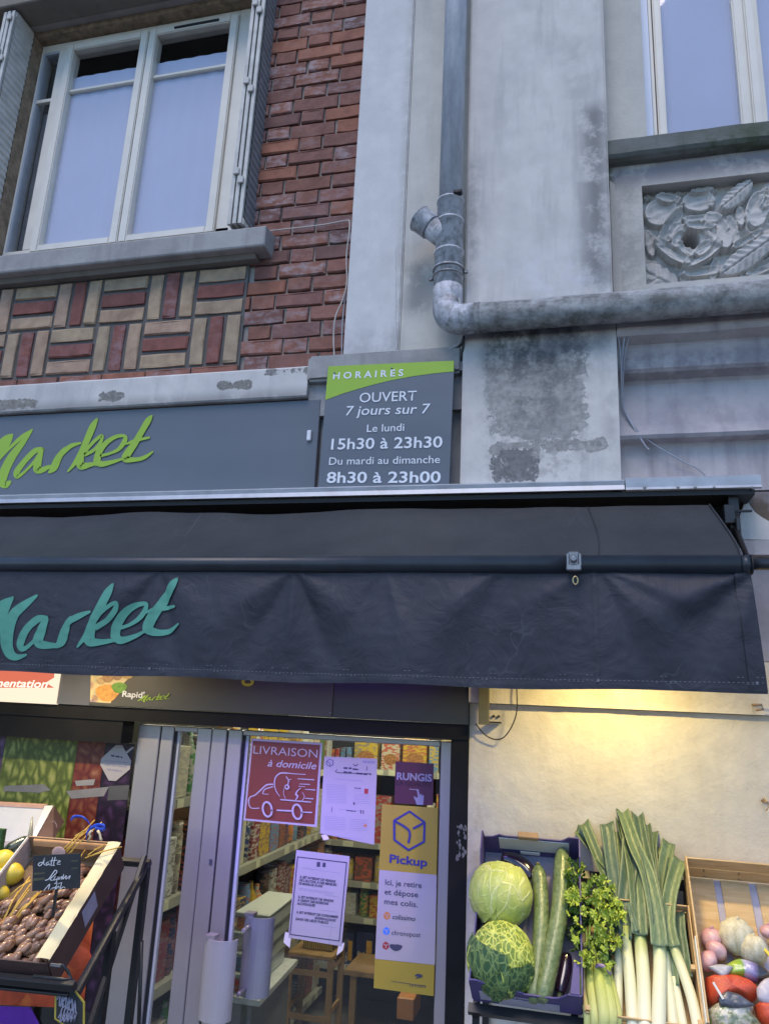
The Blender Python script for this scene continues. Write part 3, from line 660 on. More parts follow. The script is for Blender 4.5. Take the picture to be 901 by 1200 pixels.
def quad_on(g, pts, Y):
    g.b.faces.new([g.b.verts.new(X(*p, Y)) for p in pts]); return g
# main fascia board
fb = empty('fascia_board', (-2.2, -.06, 2.96), 'grey fascia board with lime green brush lettering above the awning', 'shop sign')
FY = -.062
g = G().box(-3.8, -.985, FY, -.02, 2.958, 3.372); g.bevel(.002); g.out('panel', M['fascia'], fb)
z3 = Zm(0, 4.095, (0, 480))
MARK1 = [[(-150, 330, 26), (-105, 300, 24), (-60, 240, 26), (-10, 180, 24), (30, 140, 22), (62, 122, 10)], [(62, 122, 8), (40, 160, 22), (0, 215, 24), (-40, 290, 22), (-60, 330, 10)],
 [(-40, 290, 10), (10, 225, 12), (60, 175, 12), (110, 130, 14), (158, 97, 6)], [(158, 97, 6), (115, 155, 20), (62, 225, 30), (28, 290, 34), (12, 340, 36), (28, 362, 26), (50, 348, 14)],
 [(208, 190, 14), (170, 200, 20), (120, 250, 20), (84, 300, 22), (86, 322, 16), (115, 305, 10), (160, 260, 10), (195, 215, 16), (206, 192, 14)], [(203, 195, 16), (190, 240, 24), (182, 285, 30), (205, 290, 22), (245, 272, 12)],
 [(240, 302, 10), (262, 280, 26), (280, 240, 26), (305, 200, 16), (318, 183, 8)], [(275, 250, 8), (310, 205, 16), (345, 175, 16), (390, 162, 8)],
 [(468, 48, 10), (448, 85, 24), (420, 150, 24), (395, 205, 22), (365, 255, 16), (330, 298, 6)], [(400, 225, 8), (440, 170, 12), (490, 127, 12), (488, 155, 12), (455, 195, 12), (410, 218, 14)], [(400, 215, 14), (390, 250, 26), (395, 272, 28), (440, 265, 16), (492, 252, 8)],
 [(468, 255, 26), (480, 205, 24), (515, 160, 18), (560, 132, 14), (600, 128, 12), (603, 150, 18), (575, 190, 14), (530, 212, 10), (490, 222, 12)], [(468, 240, 22), (485, 262, 22), (530, 256, 16), (598, 236, 8)],
 [(732, 32, 8), (715, 55, 22), (685, 105, 22), (650, 165, 24), (615, 215, 28), (608, 238, 26), (650, 242, 16), (695, 232, 14), (737, 204, 6)], [(608, 168, 6), (650, 152, 12), (720, 136, 8)]]
g = stroke_mesh(G(), [[(a, b, w*1.3) for a, b, w in s_] for s_ in MARK1], z3, FY); o = g.out('brush_lettering', M['lime'], fb, fix=False)
g = G().box(-3.8, -.98, -.10, -.064, 2.957, 2.966); g.out('lower_trim', M['flash'], fb)
# opening hours sign
SY = -.125
hs = empty('opening_hours_sign', (-.72, SY, 2.97), 'grey and lime opening hours sign reading HORAIRES, left of the pier', 'sign')
c4 = [(384.4, 429.6), (532.0, 422.6), (526.0, 569.5), (373.0, 571.0)]
P4 = [X(*p, SY) for p in c4]
g = G(); f_ = [g.b.verts.new(p) for p in P4]; b_ = [g.b.verts.new(p+Vector((0, .012, 0))) for p in P4]
g.b.faces.new(f_); g.b.faces.new(b_[::-1])
for k in range(4): g.b.faces.new((f_[k], b_[k], b_[(k+1) % 4], f_[(k+1) % 4]))
g.out('plate', M['fascia'], hs)
zh = Zm(0, 5.149, (370, 410))
lime = [(76, 99), (833, 65), (832, 130), (700, 143), (580, 160), (450, 184), (330, 214), (230, 243), (150, 268), (58, 302)]
quad_on(G(), [zh(*p) for p in lime], SY-.0012).out('lime_band', M['lime'], hs, fix=False)
hz = lambda s, a, b, h, **k: text(hs, s, zh(*a), zh(*b), h/5.149, SY-.0016, M['white'], **k)
hz('H O R A I R E S', (104, 177), (527, 157), 40, bold=.022); hz('OUVERT', (263, 318), (606, 305), 60, bold=.004); hz('7 jours sur 7', (182, 396), (690, 382), 58, shear=.12, bold=.006)
hz('Le lundi', (308, 496), (533, 488), 46, bold=.004); hz('15h30 à 23h30', (92, 601), (762, 588), 66, bold=.014); hz('Du mardi au dimanche', (80, 694), (748, 683), 46, bold=.002); hz('8h30 à 23h00', (64, 802), (752, 800), 66, bold=.018)
for px, py in ((459, 431.5), (392, 437)):
    p = X(px, py, SY-.002); G().lathe([(.004, 0), (.004, .002), (.001, .003)], 8, Matrix.Translation(p) @ Matrix.Rotation(pi/2, 4, 'X')).out('screw', M['metal'], hs)
G().box(-1.03, -1.012, -.075, -.06, 3.19, 3.235).bevel(.003).out('clip', M['white'], hs)
# ================================================================ AWNING
aw = empty('awning', (-1.2, -.5, 2.57), 'dark navy canvas awning with rolled front bar and teal brush lettering on its valance', 'awning')
XE = .476
def can(u, v_):
    xr = .452+(.474-.452)*v_+.018*sin(pi*v_); x = -3.8+(xr+3.8)*u
    y = -.175+(-.492+.175)*v_; sag = mnoise.noise(Vector((x*2.2, 3, 0)))*.014*(1-v_)+mnoise.noise(Vector((x*5, v_*2, 1)))*.006*(1-v_)
    z = 2.865+(2.625-2.865)*v_+sag-.018*sin(pi*v_)+.005*mnoise.noise(Vector((x*1.5, v_, 8)))
    return Vector((x, y, z))
g = G(); g.grid(260, 12, can); g.out('canopy', M['canopy'], aw, fix=False)
G().tube([can(1, k/12)+Vector((0, -.002, .001)) for k in range(13)], .004, 6).out('canopy_hem', M['canopy'], aw); g = G(); g.tube([can(.975*0+ (3.8+.067)/(3.8+.46), k/12)+Vector((0, -.001, .001)) for k in range(13)], .0022, 5); g.out('canopy_seam', M['canopy'], aw)
g = G().tube([(-3.8, -.5, 2.598), (.466, -.5, 2.598)], .0285, 24).tube([(.468, -.5, 2.598), (.494, -.5, 2.598)], .027, 24); g.out('front_bar', M['bar'], aw)
G().tube([(.49, -.5, 2.600), (.9, -.5, 2.600)], .017, 16).out('arm_tube', M['bar'], aw)
G().tube([(.494, -.5, 2.598), (.498, -.5, 2.598)], .0295, 20).out('end_cap', M['gap'], aw)
cl = G().box(-.008, .024, -.540, -.515, 2.572, 2.630).bevel(.004).out('bar_clip', M['metal'], aw)
g = G().box(-.013, .029, -.548, -.530, 2.572, 2.590).bevel(.003); g.lathe([(.010, -.002), (.010, .012), (.006, .014)], 14, Matrix.Translation((.008, -.540, 2.606)) @ Matrix.Rotation(pi/2, 4, 'X')); g.box(-.012, -.006, -.545, -.51, 2.575, 2.622); g.box(.023, .029, -.545, -.51, 2.575, 2.622); g.out('clip_bracket', M['metal'], cl)
g = G().tube([(.012+.007*cos(t), -.545, 2.542+.012*sin(t)) for t in [2*pi*k/12 for k in range(13)]], .0028, 6, cap=False); g.out('eyelet', plain('brass', (.45, .36, .18), .35, .1, metal=.8), aw)
ANCH = [X(190, 672, -.5).x, X(345, 672, -.5).x, X(452, 672, -.5).x, X(702, 672, -.5).x, X(885, 672, -.5).x, X(585, 672, -.5).x]
FOLD = [(ANCH[0], [(-1.0, .20, .010), (-.55, .12, -.007), (-.12, .08, .009), (.28, .10, -.008), (.75, .2, .008)]),
        (ANCH[1], [(-.95, .2, .012), (-.45, .12, -.008), (0, .09, .008), (.45, .12, -.010), (.9, .22, .012)]),
        (ANCH[2], [(-.5, .15, -.006), (.35, .14, .008)]),
        (ANCH[5], [(-.85, .25, .014), (-.2, .2, -.006)]),
        (ANCH[3], [(-1.1, .15, .006), (.35, .10, -.006), (.75, .16, .010), (1.2, .12, .010)]),
        (ANCH[4], [(-1.15, .16, .014), (-.75, .18, -.010), (-.3, .12, .006)])]
def vy(x, z):
    t = max(0, min(1, (2.575-z)/.34)); y = -.505-.010*sin(pi*t)*.5
    for xa, L_ in FOLD:
        dx, dz = x-xa, 2.585-z; r = sqrt(dx*dx+dz*dz); th = atan2(dx, dz)
        if r < .6:
            for c, w, a in L_: y -= a*math.exp(-((th-c)/(w*1.25))**2)*min(1, r/.16)*(1-r/.6)**1.3*1.7
    y -= .016*mnoise.noise(Vector((x*3.1, z*1.2, 9)))*(.3+t)+.008*sin(x*11+1.3)*t*t+.005*sin(x*23)*t**3+mnoise.noise(Vector((x*4, z*3, 2)))*.008*t+mnoise.noise(Vector((x*13, z*9, 6)))*.0045*t+mnoise.noise(Vector((x*30, z*44, 6)))*.0013
    return y
def vzb(x):
    xs = [(-3.8, 2.20), (-1.95, 2.219), (-1.3, 2.222), (-.56, 2.226), (.07, 2.234), (.52, 2.244)]
    for (a, za), (b, zb) in zip(xs, xs[1:]):
        if x <= b: return za+(zb-za)*(x-a)/(b-a)
    return 2.244
def val(u, v_, x0=-3.8, x1=None):
    xr = .490+.024*v_
    x = x0+((x1 if x1 is not None else xr)-x0)*u; zb = vzb(x)+.003*sin(x*9); z = 2.580+(zb-2.580)*v_
    y = vy(x, z)
    if v_ > .935: y -= .0022
    y -= .0016*math.exp(-((x-.067-.004*v_)/.006)**2)
    return Vector((x, y, z))
g = G(); g.grid(560, 44, val)
va = g.out('valance', M['canvas'], aw, fix=False)
g = G()
for x0, x1 in ((.448, .492),):
    g.grid(6, 40, lambda u, v_: (lambda x, p: Vector((x, vy(x, p)-.004, p)))(x0+(x1-x0)*u+.022*v_, 2.575+(2.247-2.575)*v_))
g.out('side_hem', M['canvas'], va, fix=False); g = G()
g.grid(4, 40, lambda u, v_: (lambda x, p: Vector((x, vy(x, p)-.0032, p)))(.060+.012*u+.004*v_, 2.575+(2.236-2.575)*v_))
g.out('centre_seam', M['canvas'], va, fix=False)
# stitches along the hem
g = G(); x = -2.1
while x < .50:
    for zo in (.026, .022+.018*(int(x*40) % 2)) if int(x*14) % 3 == 0 else (.026,):
        z = vzb(x)+zo; y = vy(x, z)-.0045; g.box(x, x+.006, y, y+.0008, z, z+.0014)
    x += .0125
for xx in (-1.352, .067, .485):
    g.box(xx, xx+.006, vy(xx, 2.26)-.006, vy(xx, 2.26), vzb(xx)+.022, vzb(xx)+.030)
o = g.out('stitching', plain('pale_thread', (.16, .17, .20), .8), va); tag(o, kind='stuff')
z4 = Zm(0, 3.754, (0, 660))
MARK2 = [[(-170, 400, 26), (-120, 330, 24), (-60, 260, 26), (0, 185, 22), (52, 152, 8)], [(52, 152, 10), (20, 200, 24), (-20, 300, 24), (-60, 380, 12)], [(-60, 380, 10), (0, 290, 14), (60, 210, 14), (158, 142, 8)],
 [(158, 142, 8), (110, 180, 22), (60, 225, 30), (32, 290, 36), (20, 350, 38), (32, 395, 32), (65, 412, 18), (110, 402, 6)],
 [(203, 240, 12), (165, 245, 20), (118, 285, 20), (88, 340, 22), (86, 372, 18), (108, 372, 12), (150, 335, 10), (185, 280, 14), (203, 245, 14)], [(200, 245, 18), (180, 295, 26), (165, 340, 30), (185, 358, 24), (252, 362, 12)],
 [(245, 368, 10), (270, 345, 26), (288, 300, 26), (302, 262, 16), (315, 238, 8)], [(285, 290, 8), (315, 255, 16), (350, 235, 18), (402, 215, 8)],
 [(498, 95, 10), (480, 130, 24), (450, 190, 24), (420, 245, 22), (390, 310, 18), (345, 368, 6)], [(415, 275, 8), (450, 218, 12), (512, 175, 10), (510, 205, 14), (475, 250, 14), (425, 285, 16)], [(415, 285, 16), (400, 320, 28), (402, 345, 28), (450, 346, 16), (520, 332, 8)],
 [(502, 325, 26), (510, 275, 24), (545, 220, 20), (590, 185, 16), (638, 178, 12), (640, 205, 18), (605, 245, 14), (560, 272, 10), (515, 285, 12)], [(502, 310, 22), (520, 337, 22), (565, 330, 16), (640, 300, 8)],
 [(778, 68, 8), (760, 95, 22), (730, 145, 24), (695, 200, 24), (662, 255, 28), (652, 288, 28), (690, 305, 20), (740, 300, 14), (787, 268, 6)], [(648, 218, 6), (695, 202, 14), (768, 190, 8)]]
MARK2 = [[(a, b, w*1.55) for a, b, w in s] for s in MARK2]
stroke_mesh(G(), MARK2, z4, -.515, .0016, vy).out('brush_lettering', M['teal'], va, fix=False)
# bracket at the wall behind the awning's end
wb = empty('awning_bracket', (.53, -.05, 2.75), 'black metal wall bracket holding the awning at its right end', 'bracket')
P_ = X(856, 602, -.10)
g = G().box(P_.x-.012, P_.x+.022, -.13, -.02, P_.z-.06, P_.z+.06); g.bevel(.003); g.out('plate', M['rack'], wb)
g = G().box(P_.x-.03, P_.x+.004, -.15, -.06, P_.z-.045, P_.z+.02).box(P_.x+.004, P_.x+.055, -.16, -.15, P_.z-.010, P_.z-.002).box(P_.x+.000, P_.x+.014, -.17, -.10, P_.z-.13, P_.z-.03); g.bevel(.002); g.out('arm_mount', M['rack'], wb)
G().tube([(P_.x+.004, -.14, P_.z-.06), (P_.x-.002, -.30, 2.66), (P_.x-.02, -.47, 2.61)], .009, 8).out('arm', M['rack'], wb)
def polyslab(pts, Y, th, mat, name):
    P_ = [X(*p, Y) for p in pts]; return G().prism([(p.x, p.z) for p in P_], 'y', Y, Y+th).out(name, mat)
tag(polyslab([(874, 583), (878, 592), (884, 600), (892, 606), (901, 611), (930, 625), (930, 633), (866, 632), (866, 606)], -.035, .03, M['pier'], 'plaster_bracket'), 'pale curved plaster bracket behind the awning mount at the right edge', 'bracket')
tag(polyslab([(860, 633), (930, 633), (930, 650), (858, 650)], -.05, .04, M['cornice'], 'ledge'), 'lilac stone ledge just above the end of the awning bar', 'ledge')
# ================================================================ LAMPS UNDER THE AWNING AND AN ADDED VIOLET STRIP
def lamp(name, loc, size, label, col, power, tilt=0., spread=pi):
    o = empty(name, loc, label, 'lamp'); x, y, z = loc
    G().box(x-size, x+size, y-.03, y+.03, z, z+.05).bevel(.004).out('housing', M['rack'], o)
    G().box(x-size+.01, x+size-.01, y-.022, y+.022, z-.006, z-.001).out('diffuser', emis(name+'_glow', col, 6), o)
    ld = bpy.data.lights.new(name, 'AREA'); ld.shape = 'RECTANGLE'; ld.size = size*1.9; ld.size_y = .04; ld.energy = power; ld.color = col; ld.spread = spread
    lo = bpy.data.objects.new('bulb', ld); C.objects.link(lo); lo.location = (x, y, z-.01); lo.rotation_euler = (tilt, 0, 0)
    lo.parent = o; lo.matrix_parent_inverse = WM(o).inverted(); return o
WARM, VIOLET = (1, .77, .29), (.32, .19, 1.0)
lamp('floodlight', (.12, -.34, 2.42), .06, 'warm floodlight fixed under the awning over the vegetable crates', WARM, 2.7, radians(4))
lamp('floodlight', (-1.90, -.42, 2.36), .07, 'warm floodlight fixed under the awning over the red and white panel', (1, .80, .50), 3.2, radians(-4))
lamp('added_violet_light', (-.95, -.455, 2.285), .40, 'added violet strip light hidden under the awning, standing in for an unseen source', VIOLET, 1.6, radians(38), radians(62))  # added, unseen strip that gives the door its violet tint; true source unknown
# ================================================================ INNER FASCIA
inn = empty('inner_shop_sign', (-1.4, -.03, 2.11), 'dark shop sign with vegetable picture and small two-tone lettering, under the valance', 'shop sign')
IY = -.030
def zb(px): return None
def slab(px0, px1, Y, z0, z1, d=.02):
    a, b = X(px0, 815, Y).x, X(px1, 815, Y).x; return G().box(a, b, Y, Y+d, z0, z1)
slab(107, 390, IY, 2.118, 2.345).out('panel', plain('charcoal_sign', (.06, .058, .05), .45, .1, 6), inn)
m = NT('vegetable_print', .5); v = m.obj(); a = m.vor(v, 22, out=1); b = m.vor(v, 22)
m.col(m.mix(m.ramp(b, (.2, 0.), (.5, 1.)), m.mix(.55, m.n('HueSaturation', {'Color': a, 'Saturation': .7, 'Value': .5, 'Fac': 1.}).outputs[0], (.45, .30, .08)), (.62, .50, .26)))
g = G(); quad_on(g, [(107, 786), (165, 786), (150, 796), (140, 806), (133, 814), (130, 824), (106, 822.5)], IY-.001); g.out('picture', m.m, inn, fix=False)
for px, py, rx, c in ((127, 795, 7, (.38, .22, .10)), (138, 793, 6, (.34, .2, .10)), (126, 812, 14, (.60, .28, .06)), (140, 806, 9, (.12, .28, .03)), (119, 798, 6, (.48, .33, .16)), (150, 790, 8, (.5, .33, .10))):
    ct = X(px, py, IY-.0016); k = (X(px+rx, py, IY)-X(px, py, IY)).length
    g = G(); g.b.faces.new([g.b.verts.new((ct.x+k*cos(t)*(1+.12*sin(3*t)), ct.y-px*1e-6, ct.z+.62*k*sin(t))) for t in [2*pi*q/18 for q in range(18)]]); g.out('printed_vegetable', plain('veg_print', c, .5, .35, 60, bump=0), inn, fix=False)
z1_ = Zm(0, 3.003, (0, 770))
text(inn, "Rapid'", z1_(431, 139), z1_(508, 144), 7, IY-.001, M['white'], bold=.02)
SM = [[(a/4.6+130, b/4.6+64, w/5.2) for a, b, w in s] for s in MARK1]
def Tm(x, y):
    X_ = (x-130)*4.6; Y_ = (y-64)*4.6; u = X_/740; px = 168.5+u*31.5; py = 812.2+(Y_-40)/300*9.5+u*0.5; return px, py
stroke_mesh(G(), [[(a, b, w*1.25) for a, b, w in s] for s in SM], Tm, IY, .0012).out('brush_lettering', M['lime'], inn, fix=False)
text(inn, 'légumes', (262, 795), (372, 797), 26, IY-.001, plain('gold_print', (.50, .45, .03), .5, .05, bump=0), bold=.01)
for px in (108, 386): G().lathe([(.003, 0), (.003, .002), (.001, .003)], 8, Matrix.Translation(X(px+1, 820+(px-108)*.055, IY-.001)) @ Matrix.Rotation(pi/2, 4, 'X')).out('screw', M['metal'], inn)
tag(slab(67.5, 106.5, -.022, 2.115, 2.36).out('dark_panel', plain('slate_panel', (.10, .105, .125), .4, .1, 8)), 'plain slate grey panel between the red and white panel and the dark shop sign', 'panel')
rw = empty('lit_sign', (-2.3, -.03, 2.11), 'red and white backlit sign at the left edge under the valance', 'sign')
g = slab(-200, 66.5, IY, 2.112, 2.36); g.out('panel', emis('lit_white', (1, .80, .60), .42), rw)
g = G(); quad_on(g, [(-100, 784), (64, 784), (64, 794), (54, 800), (64, 806), (-100, 806)], IY-.0012); g.out('red_band', emis('lit_red', (.85, .20, .12), .33), rw, fix=False)
text(rw, 'Alimentation', (-26, 804), (56, 806), 9, IY-.0018, emis('lit_letters', (1, .85, .7), .5), bold=.02, shear=.2)
# black cladding
cd = empty('shopfront_cladding', (-1.4, 0, 2.0), 'black cladding over the door and right of it, around the shop front', 'cladding')
g = G().box(-3.8, -.362, -.012, .12, 2.062, 2.114); g.out('beam', M['black'], cd)
slab(391, 549, -.024, 2.116, 2.36, .1).out('side_panel', plain('black_panel', (.022, .022, .021), .35, .2, 5), cd)
G().box(-.424, -.362, -.004, .14, 0, 2.062).out('door_pier', M['black'], cd)
G().box(-3.8, -1.735, -.004, .08, 1.975, 2.062).out('window_header', M['black'], cd)
g = G(); rn = random.Random(4)
for k in range(26):
    p = X(538+rn.uniform(-3, 8), 968+rn.random()**1.4*40, -.0055); w = rn.uniform(.002, .006)
    g.b.faces.new([g.b.verts.new((p.x+w*rn.uniform(.5, 1.2)*cos(t), p.y, p.z+w*1.8*rn.uniform(.5, 1.2)*sin(t))) for t in [2*pi*q/6 for q in range(6)]])
tag(g.out('paint_chips', plain('chips', (.16, .16, .17), .8), cd, fix=False), kind='stuff')
# cream wall
cw = empty('cream_wall', (.6, 0, 0), 'cream rendered wall behind the crates, lit warm from above', 'wall')
def cwf(u, v_):
    x = -.360+u*2.9; z = v_*2.19; return Vector((x, mnoise.noise(Vector((x*3, z*3, 0)))*.006+mnoise.noise(Vector((x*24, z*24, 3)))*.0016, z))
g = G().grid(240, 190, cwf).box(-.360, 2.6, .004, .2, 0, 2.19); g.out('render', M['cream'], cw, fix=False)
def cwt(u, v_):
    x = -.360+u*2.9; z = 2.192+v_*.17; return Vector((x, -.030+mnoise.noise(Vector((x*6, z*6, 0)))*.004+mnoise.noise(Vector((x*30, z*30, 3)))*.0015, z))
g = G().grid(240, 16, cwt).box(-.360, 2.6, -.026, .2, 2.1915, 2.362); g.out('upper_band', M['cream'], cw, fix=False)
# bracket + cable loop
ob = empty('olive_bracket', (-.34, -.05, 2.12), 'olive metal angle bracket at the top corner of the cream wall beside the black panel', 'bracket')
a = X(563, 806, -.05); b = X(573, 806, -.05); c_ = X(563, 849, -.05)
G().box(a.x-.006, b.x, -.054, -.050, c_.z, 2.36).box(b.x-.004, b.x, -.05, -.0325, c_.z, 2.36).bevel(.001).out('channel', M['brassbr'], ob)
G().box(b.x+.001, b.x+.040, -.042, -.006, c_.z+.006, c_.z+.012).bevel(.001).out('foot', M['rack'], ob)
for k in range(2): G().lathe([(.005, 0), (.005, .003), (.003, .005)], 8, Matrix.Translation((b.x+.012+k*.018, -.004, c_.z+.030)) @ Matrix.Rotation(pi/2, 4, 'X')).out('screw', M['rack'], ob)
def cable(name, pts, r, mat, label, cat='cable', smooth_=8, n=7, parent=None):
    o = G().tube(catmull([tuple(p) for p in pts], smooth_), r, n).out(name, mat, parent)
    return tag(o, label, cat) if label else o
cable('cable_loop', [X(604, 790, -.045), X(605.5, 815, -.05), X(605, 835, -.05), X(599, 852, -.04), X(590, 864, -.03), X(580, 866.5, -.02), X(568, 861, -.02), X(557, 848, -.02)], .0022, M['blackwire'], 'thin black cable hanging in a loop on the cream wall')
# upper cables
cable('cable', [X(312, 271, -.02), X(340, 268, -.022), X(375, 264, -.018), X(404, 259, -.02), X(409.5, 260, -.024), X(409, 275, -.03), X(406, 300, -.02), X(406.5, 330, -.02), X(402, 350, -.024), X(393, 372, -.03), X(391, 395, -.03), X(392, 421, -.03)], .0034, M['beigewire'], 'beige cable running over the bricks and down beside the pilaster')
cable('cable', [X(406.5, 329, -.016), X(403.5, 355, -.014), X(401, 385, -.014), X(400.5, 420, -.016)], .0028, M['greywire'], 'short grey cable tucked against the pilaster edge beside the beige one')
cable('cable', [X(458, 412, -.04), X(480, 411, -.06), X(505, 413, -.075), X(522, 410, -.09), X(536, 404, -.105), X(545, 394, -.11), X(560, 388, -.12), X(575, 384, -.14)], .0035, M['greywire'], 'grey cable passing along the stone block up to the pipe elbow')
cable('cable', [X(530, 412, -.06), X(541, 403, -.11), X(543, 395, -.115), X(541, 420, -.09), X(539, 428, -.07)], .005, M['blackwire'], 'knotted dark cable under the pipe elbow')
cable('cable', [X(464, 410, -.038), X(463, 380, -.038), X(463.5, 330, -.038), X(462.5, 290, -.038)], .0011, M['white'], 'hair-thin white wire running down the pale pilaster')
for k, (dx, lab) in enumerate(((0, 'white cable hanging down the cornice edge, frayed below'), (5, 'second white cable running beside the frayed one on the cornice'))):
    pts = [X(741+dx*2.6, 374, -.10), X(733+dx*1.4, 388, -.09), X(729.5+dx*.7, 410, -.085), X(728+dx*.4, 440, -.05), X(728+dx*.4, 470, -.03), X(736+dx*.3, 490, -.03), X(746+dx*.6, 507, -.035)]
    if k: pts += [X(765, 520, -.02), X(800, 541, -.012), X(815, 548, -.01), X(829, 560, -.008)]
    else: pts += [X(756, 523, -.03), X(760, 527, -.03)]
    cable('cable', pts, .0038 if not k else .0026, M['greywire'], lab)
cable('cable', [X(722, 376, -.10), X(724, 395, -.09), X(727, 420, -.08), X(728, 470, -.03)], .003, M['greywire'], 'thin third cable hugging the right edge of the pier base')
# small wall fixings
hk = empty('wall_hook', X(887, 829, -.03), 'rusty curled hook in the cream band under the right end of the awning', 'hook')
G().tube([X(882, 826, -.028), X(884, 826, -.05), X(892, 826, -.055), X(894, 831, -.055), X(885, 832, -.052)], .0045, 8).out('hook_bar', M['rust'], hk)
hk2 = empty('wall_anchor', X(897, 940, -.0), 'small rusty anchor with frayed string at the right edge of the cream wall', 'anchor')
G().tube([X(893, 938, .0), X(899, 941, -.03)], .005, 8).out('peg', M['rust'], hk2); G().tube([X(893, 938, -.01), X(896, 934, -.02), X(900, 945, -.025), X(897, 950, -.02)], .0022, 5).out('string', M['wood'], hk2)
# ================================================================ DOOR
DY = .10
dr = empty('shop_door', (-1.1, DY, 0), 'aluminium glass shop door with side panel, covered in notices', 'door')
def bar(name, x0, x1, z0, z1, y0=DY-.02, y1=DY+.03, mat='alu', bev=.003, par=None): return box(name, x0, x1, y0, y1, z0, z1, M[mat], par or dr, bev)
bar('jamb', -1.712, -1.616, 0, 2.05); bar('jamb', -1.612, -1.558, 0, 2.05, DY-.016); bar('frame_gap', -1.616, -1.612, 0, 2.05, DY, DY+.02, 'gap', 0)
bar('seal', -1.558, -1.546, 0, 2.03, DY-.006, DY+.02, 'gap', 0)
bar('stile', -1.452, -1.391, 0, 2.05); bar('stile', -1.387, -1.326, 0, 2.05, DY-.022); bar('stile', -1.320, -1.262, 0, 2.05, DY-.018)
bar('frame_gap', -1.391, -1.387, 0, 2.05, DY, DY+.02, 'gap', 0); bar('frame_gap', -1.326, -1.320, 0, 2.05, DY, DY+.02, 'gap', 0)
bar('seal', -1.262, -1.250, 0, 2.03, DY-.006, DY+.02, 'gap', 0)
bar('stile', -.474, -.424, 0, 2.05, DY-.018); bar('seal', -.480, -.474, 0, 2.03, DY-.006, DY+.02, 'gap', 0)
bar('head_rail', -1.556, -1.454, 2.030, 2.050, DY-.014); bar('head_rail', -1.260, -.476, 2.030, 2.050, DY-.014)
bar('bottom_rail', -1.250, -.476, 0, .22, DY-.014); bar('bottom_rail', -1.546, -1.454, 0, .22, DY-.014)
G().box(-1.546, -1.452, DY+.003, DY+.011, .22, 2.03).out('pane', M['shopglass'], dr); G().box(-1.250, -.480, DY+.003, DY+.011, .22, 2.03).out('pane', M['shopglass'], dr)
G().box(-1.546, -1.536, DY-.002, DY+.016, .22, 2.03).box(-1.250, -1.238, DY-.002, DY+.016, .22, 2.03).out('glazing_bead', M['pvcgrey'], dr)
hp_ = plain('satin_white_handle', (.42, .41, .42), .35, .05, 5, metal=.3)
for nm, xa, xb, ya, z0, z1 in (('handle', -1.308, -1.185, .015, 1.07, 1.328), ('handle', -1.235, -1.115, .19, 1.10, 1.37)):
    xm = (xa+xb)/2; rr = (xb-xa)/2
    pf_ = [(xm+rr*cos(t), ya+.02-.050*sin(t)) for t in [pi*k/14 for k in range(15)]]+[(xm+rr*.94*cos(t), ya+.02-.044*sin(t)) for t in [pi-pi*k/14 for k in range(15)]]
    h_ = G().prism(pf_, 'z', z0, z1).out(nm, hp_, dr)
    G().tube([(xm-.02, ya+.0, z1-.03), (xm-.02, DY, z1-.03)], .008, 8).tube([(xm-.02, ya+.0, z0+.03), (xm-.02, DY, z0+.03)], .008, 8).box(xm-.05, xm-.012, ya-.02, ya+.02, z1, z1+.012).out('mount', M['alu'], h_)
bar('lock', -1.345, -1.335, 1.555, 1.575, DY-.026, DY-.020, 'ink', 0)
# notices on the door
def notice(name, corners, Y, mat, label, cat='notice', th=.0012):
    P4 = [X(*p, Y) for p in corners]; ctr = sum(P4, Vector())/4; t = empty(name, ctr, label, cat)
    g = G(); f_ = [g.b.verts.new(p) for p in P4]; b_ = [g.b.verts.new(p+Vector((0, th, 0))) for p in P4]
    g.b.faces.new(f_); g.b.faces.new(b_[::-1])
    for k in range(4): g.b.faces.new((f_[k], b_[k], b_[(k+1) % 4], f_[(k+1) % 4]))
    g.out('sheet', mat, t); return t
def bars(parent, rows, Zf, Y, mat, name='print', kind='stuff'):
    """tiny print, too small to read: short dashes along each line (x0,y0,x1,y1,thickness) in crop units"""
    g = G(); rn = random.Random(3)
    for x0, y0, x1, y1, t in rows:
        x = 0; L_ = sqrt((x1-x0)**2+(y1-y0)**2)
        while x < L_:
            w = min(L_-x, rn.uniform(1.5, 4.5)*t); a, b = x/L_, (x+w)/L_
            q = [(x0+(x1-x0)*s_, y0+(y1-y0)*s_+o_) for s_, o_ in ((a, 0), (b, 0), (b, t), (a, t))]
            quad_on(g, [Zf(*p) for p in q], Y); x += w+t*rn.uniform(.35, .8)
    o = g.out(name, mat, parent, fix=False); tag(o, kind=kind); return o
NY = DY-.0245
r4 = Zm(0, 6.007, (270, 850)); r5 = Zm(0, 4.742, (370, 850)); r6 = Zm(0, 5.006, (250, 980)); r7 = Zm(0, 4.444, (400, 930))
lv = notice('delivery_poster', [r4(150, 92), r4(648, 124), r4(608, 716), r4(92, 668)], NY, M['notice'], 'brick-red home delivery poster with a car drawing, top left of the door glass', 'poster')
quad_on(G(), [r4(160, 108), r4(632, 138), r4(592, 698), r4(106, 655)], NY-.0008).out('red_field', M['terra'], lv, fix=False)
text(lv, 'LIVRAISON', r4(162, 198), r4(612, 228), 58/6.007, NY-.0012, M['notice'], bold=-.004)
text(lv, 'à domicile', r4(262, 288), r4(606, 310), 50/6.007, NY-.0012, M['notice'], bold=.012, shear=.25)
def st(par, strokes, T, Y, mat, name='drawing', th=.0004): return stroke_mesh(G(), strokes, T, Y, th).out(name, mat, par, fix=False)
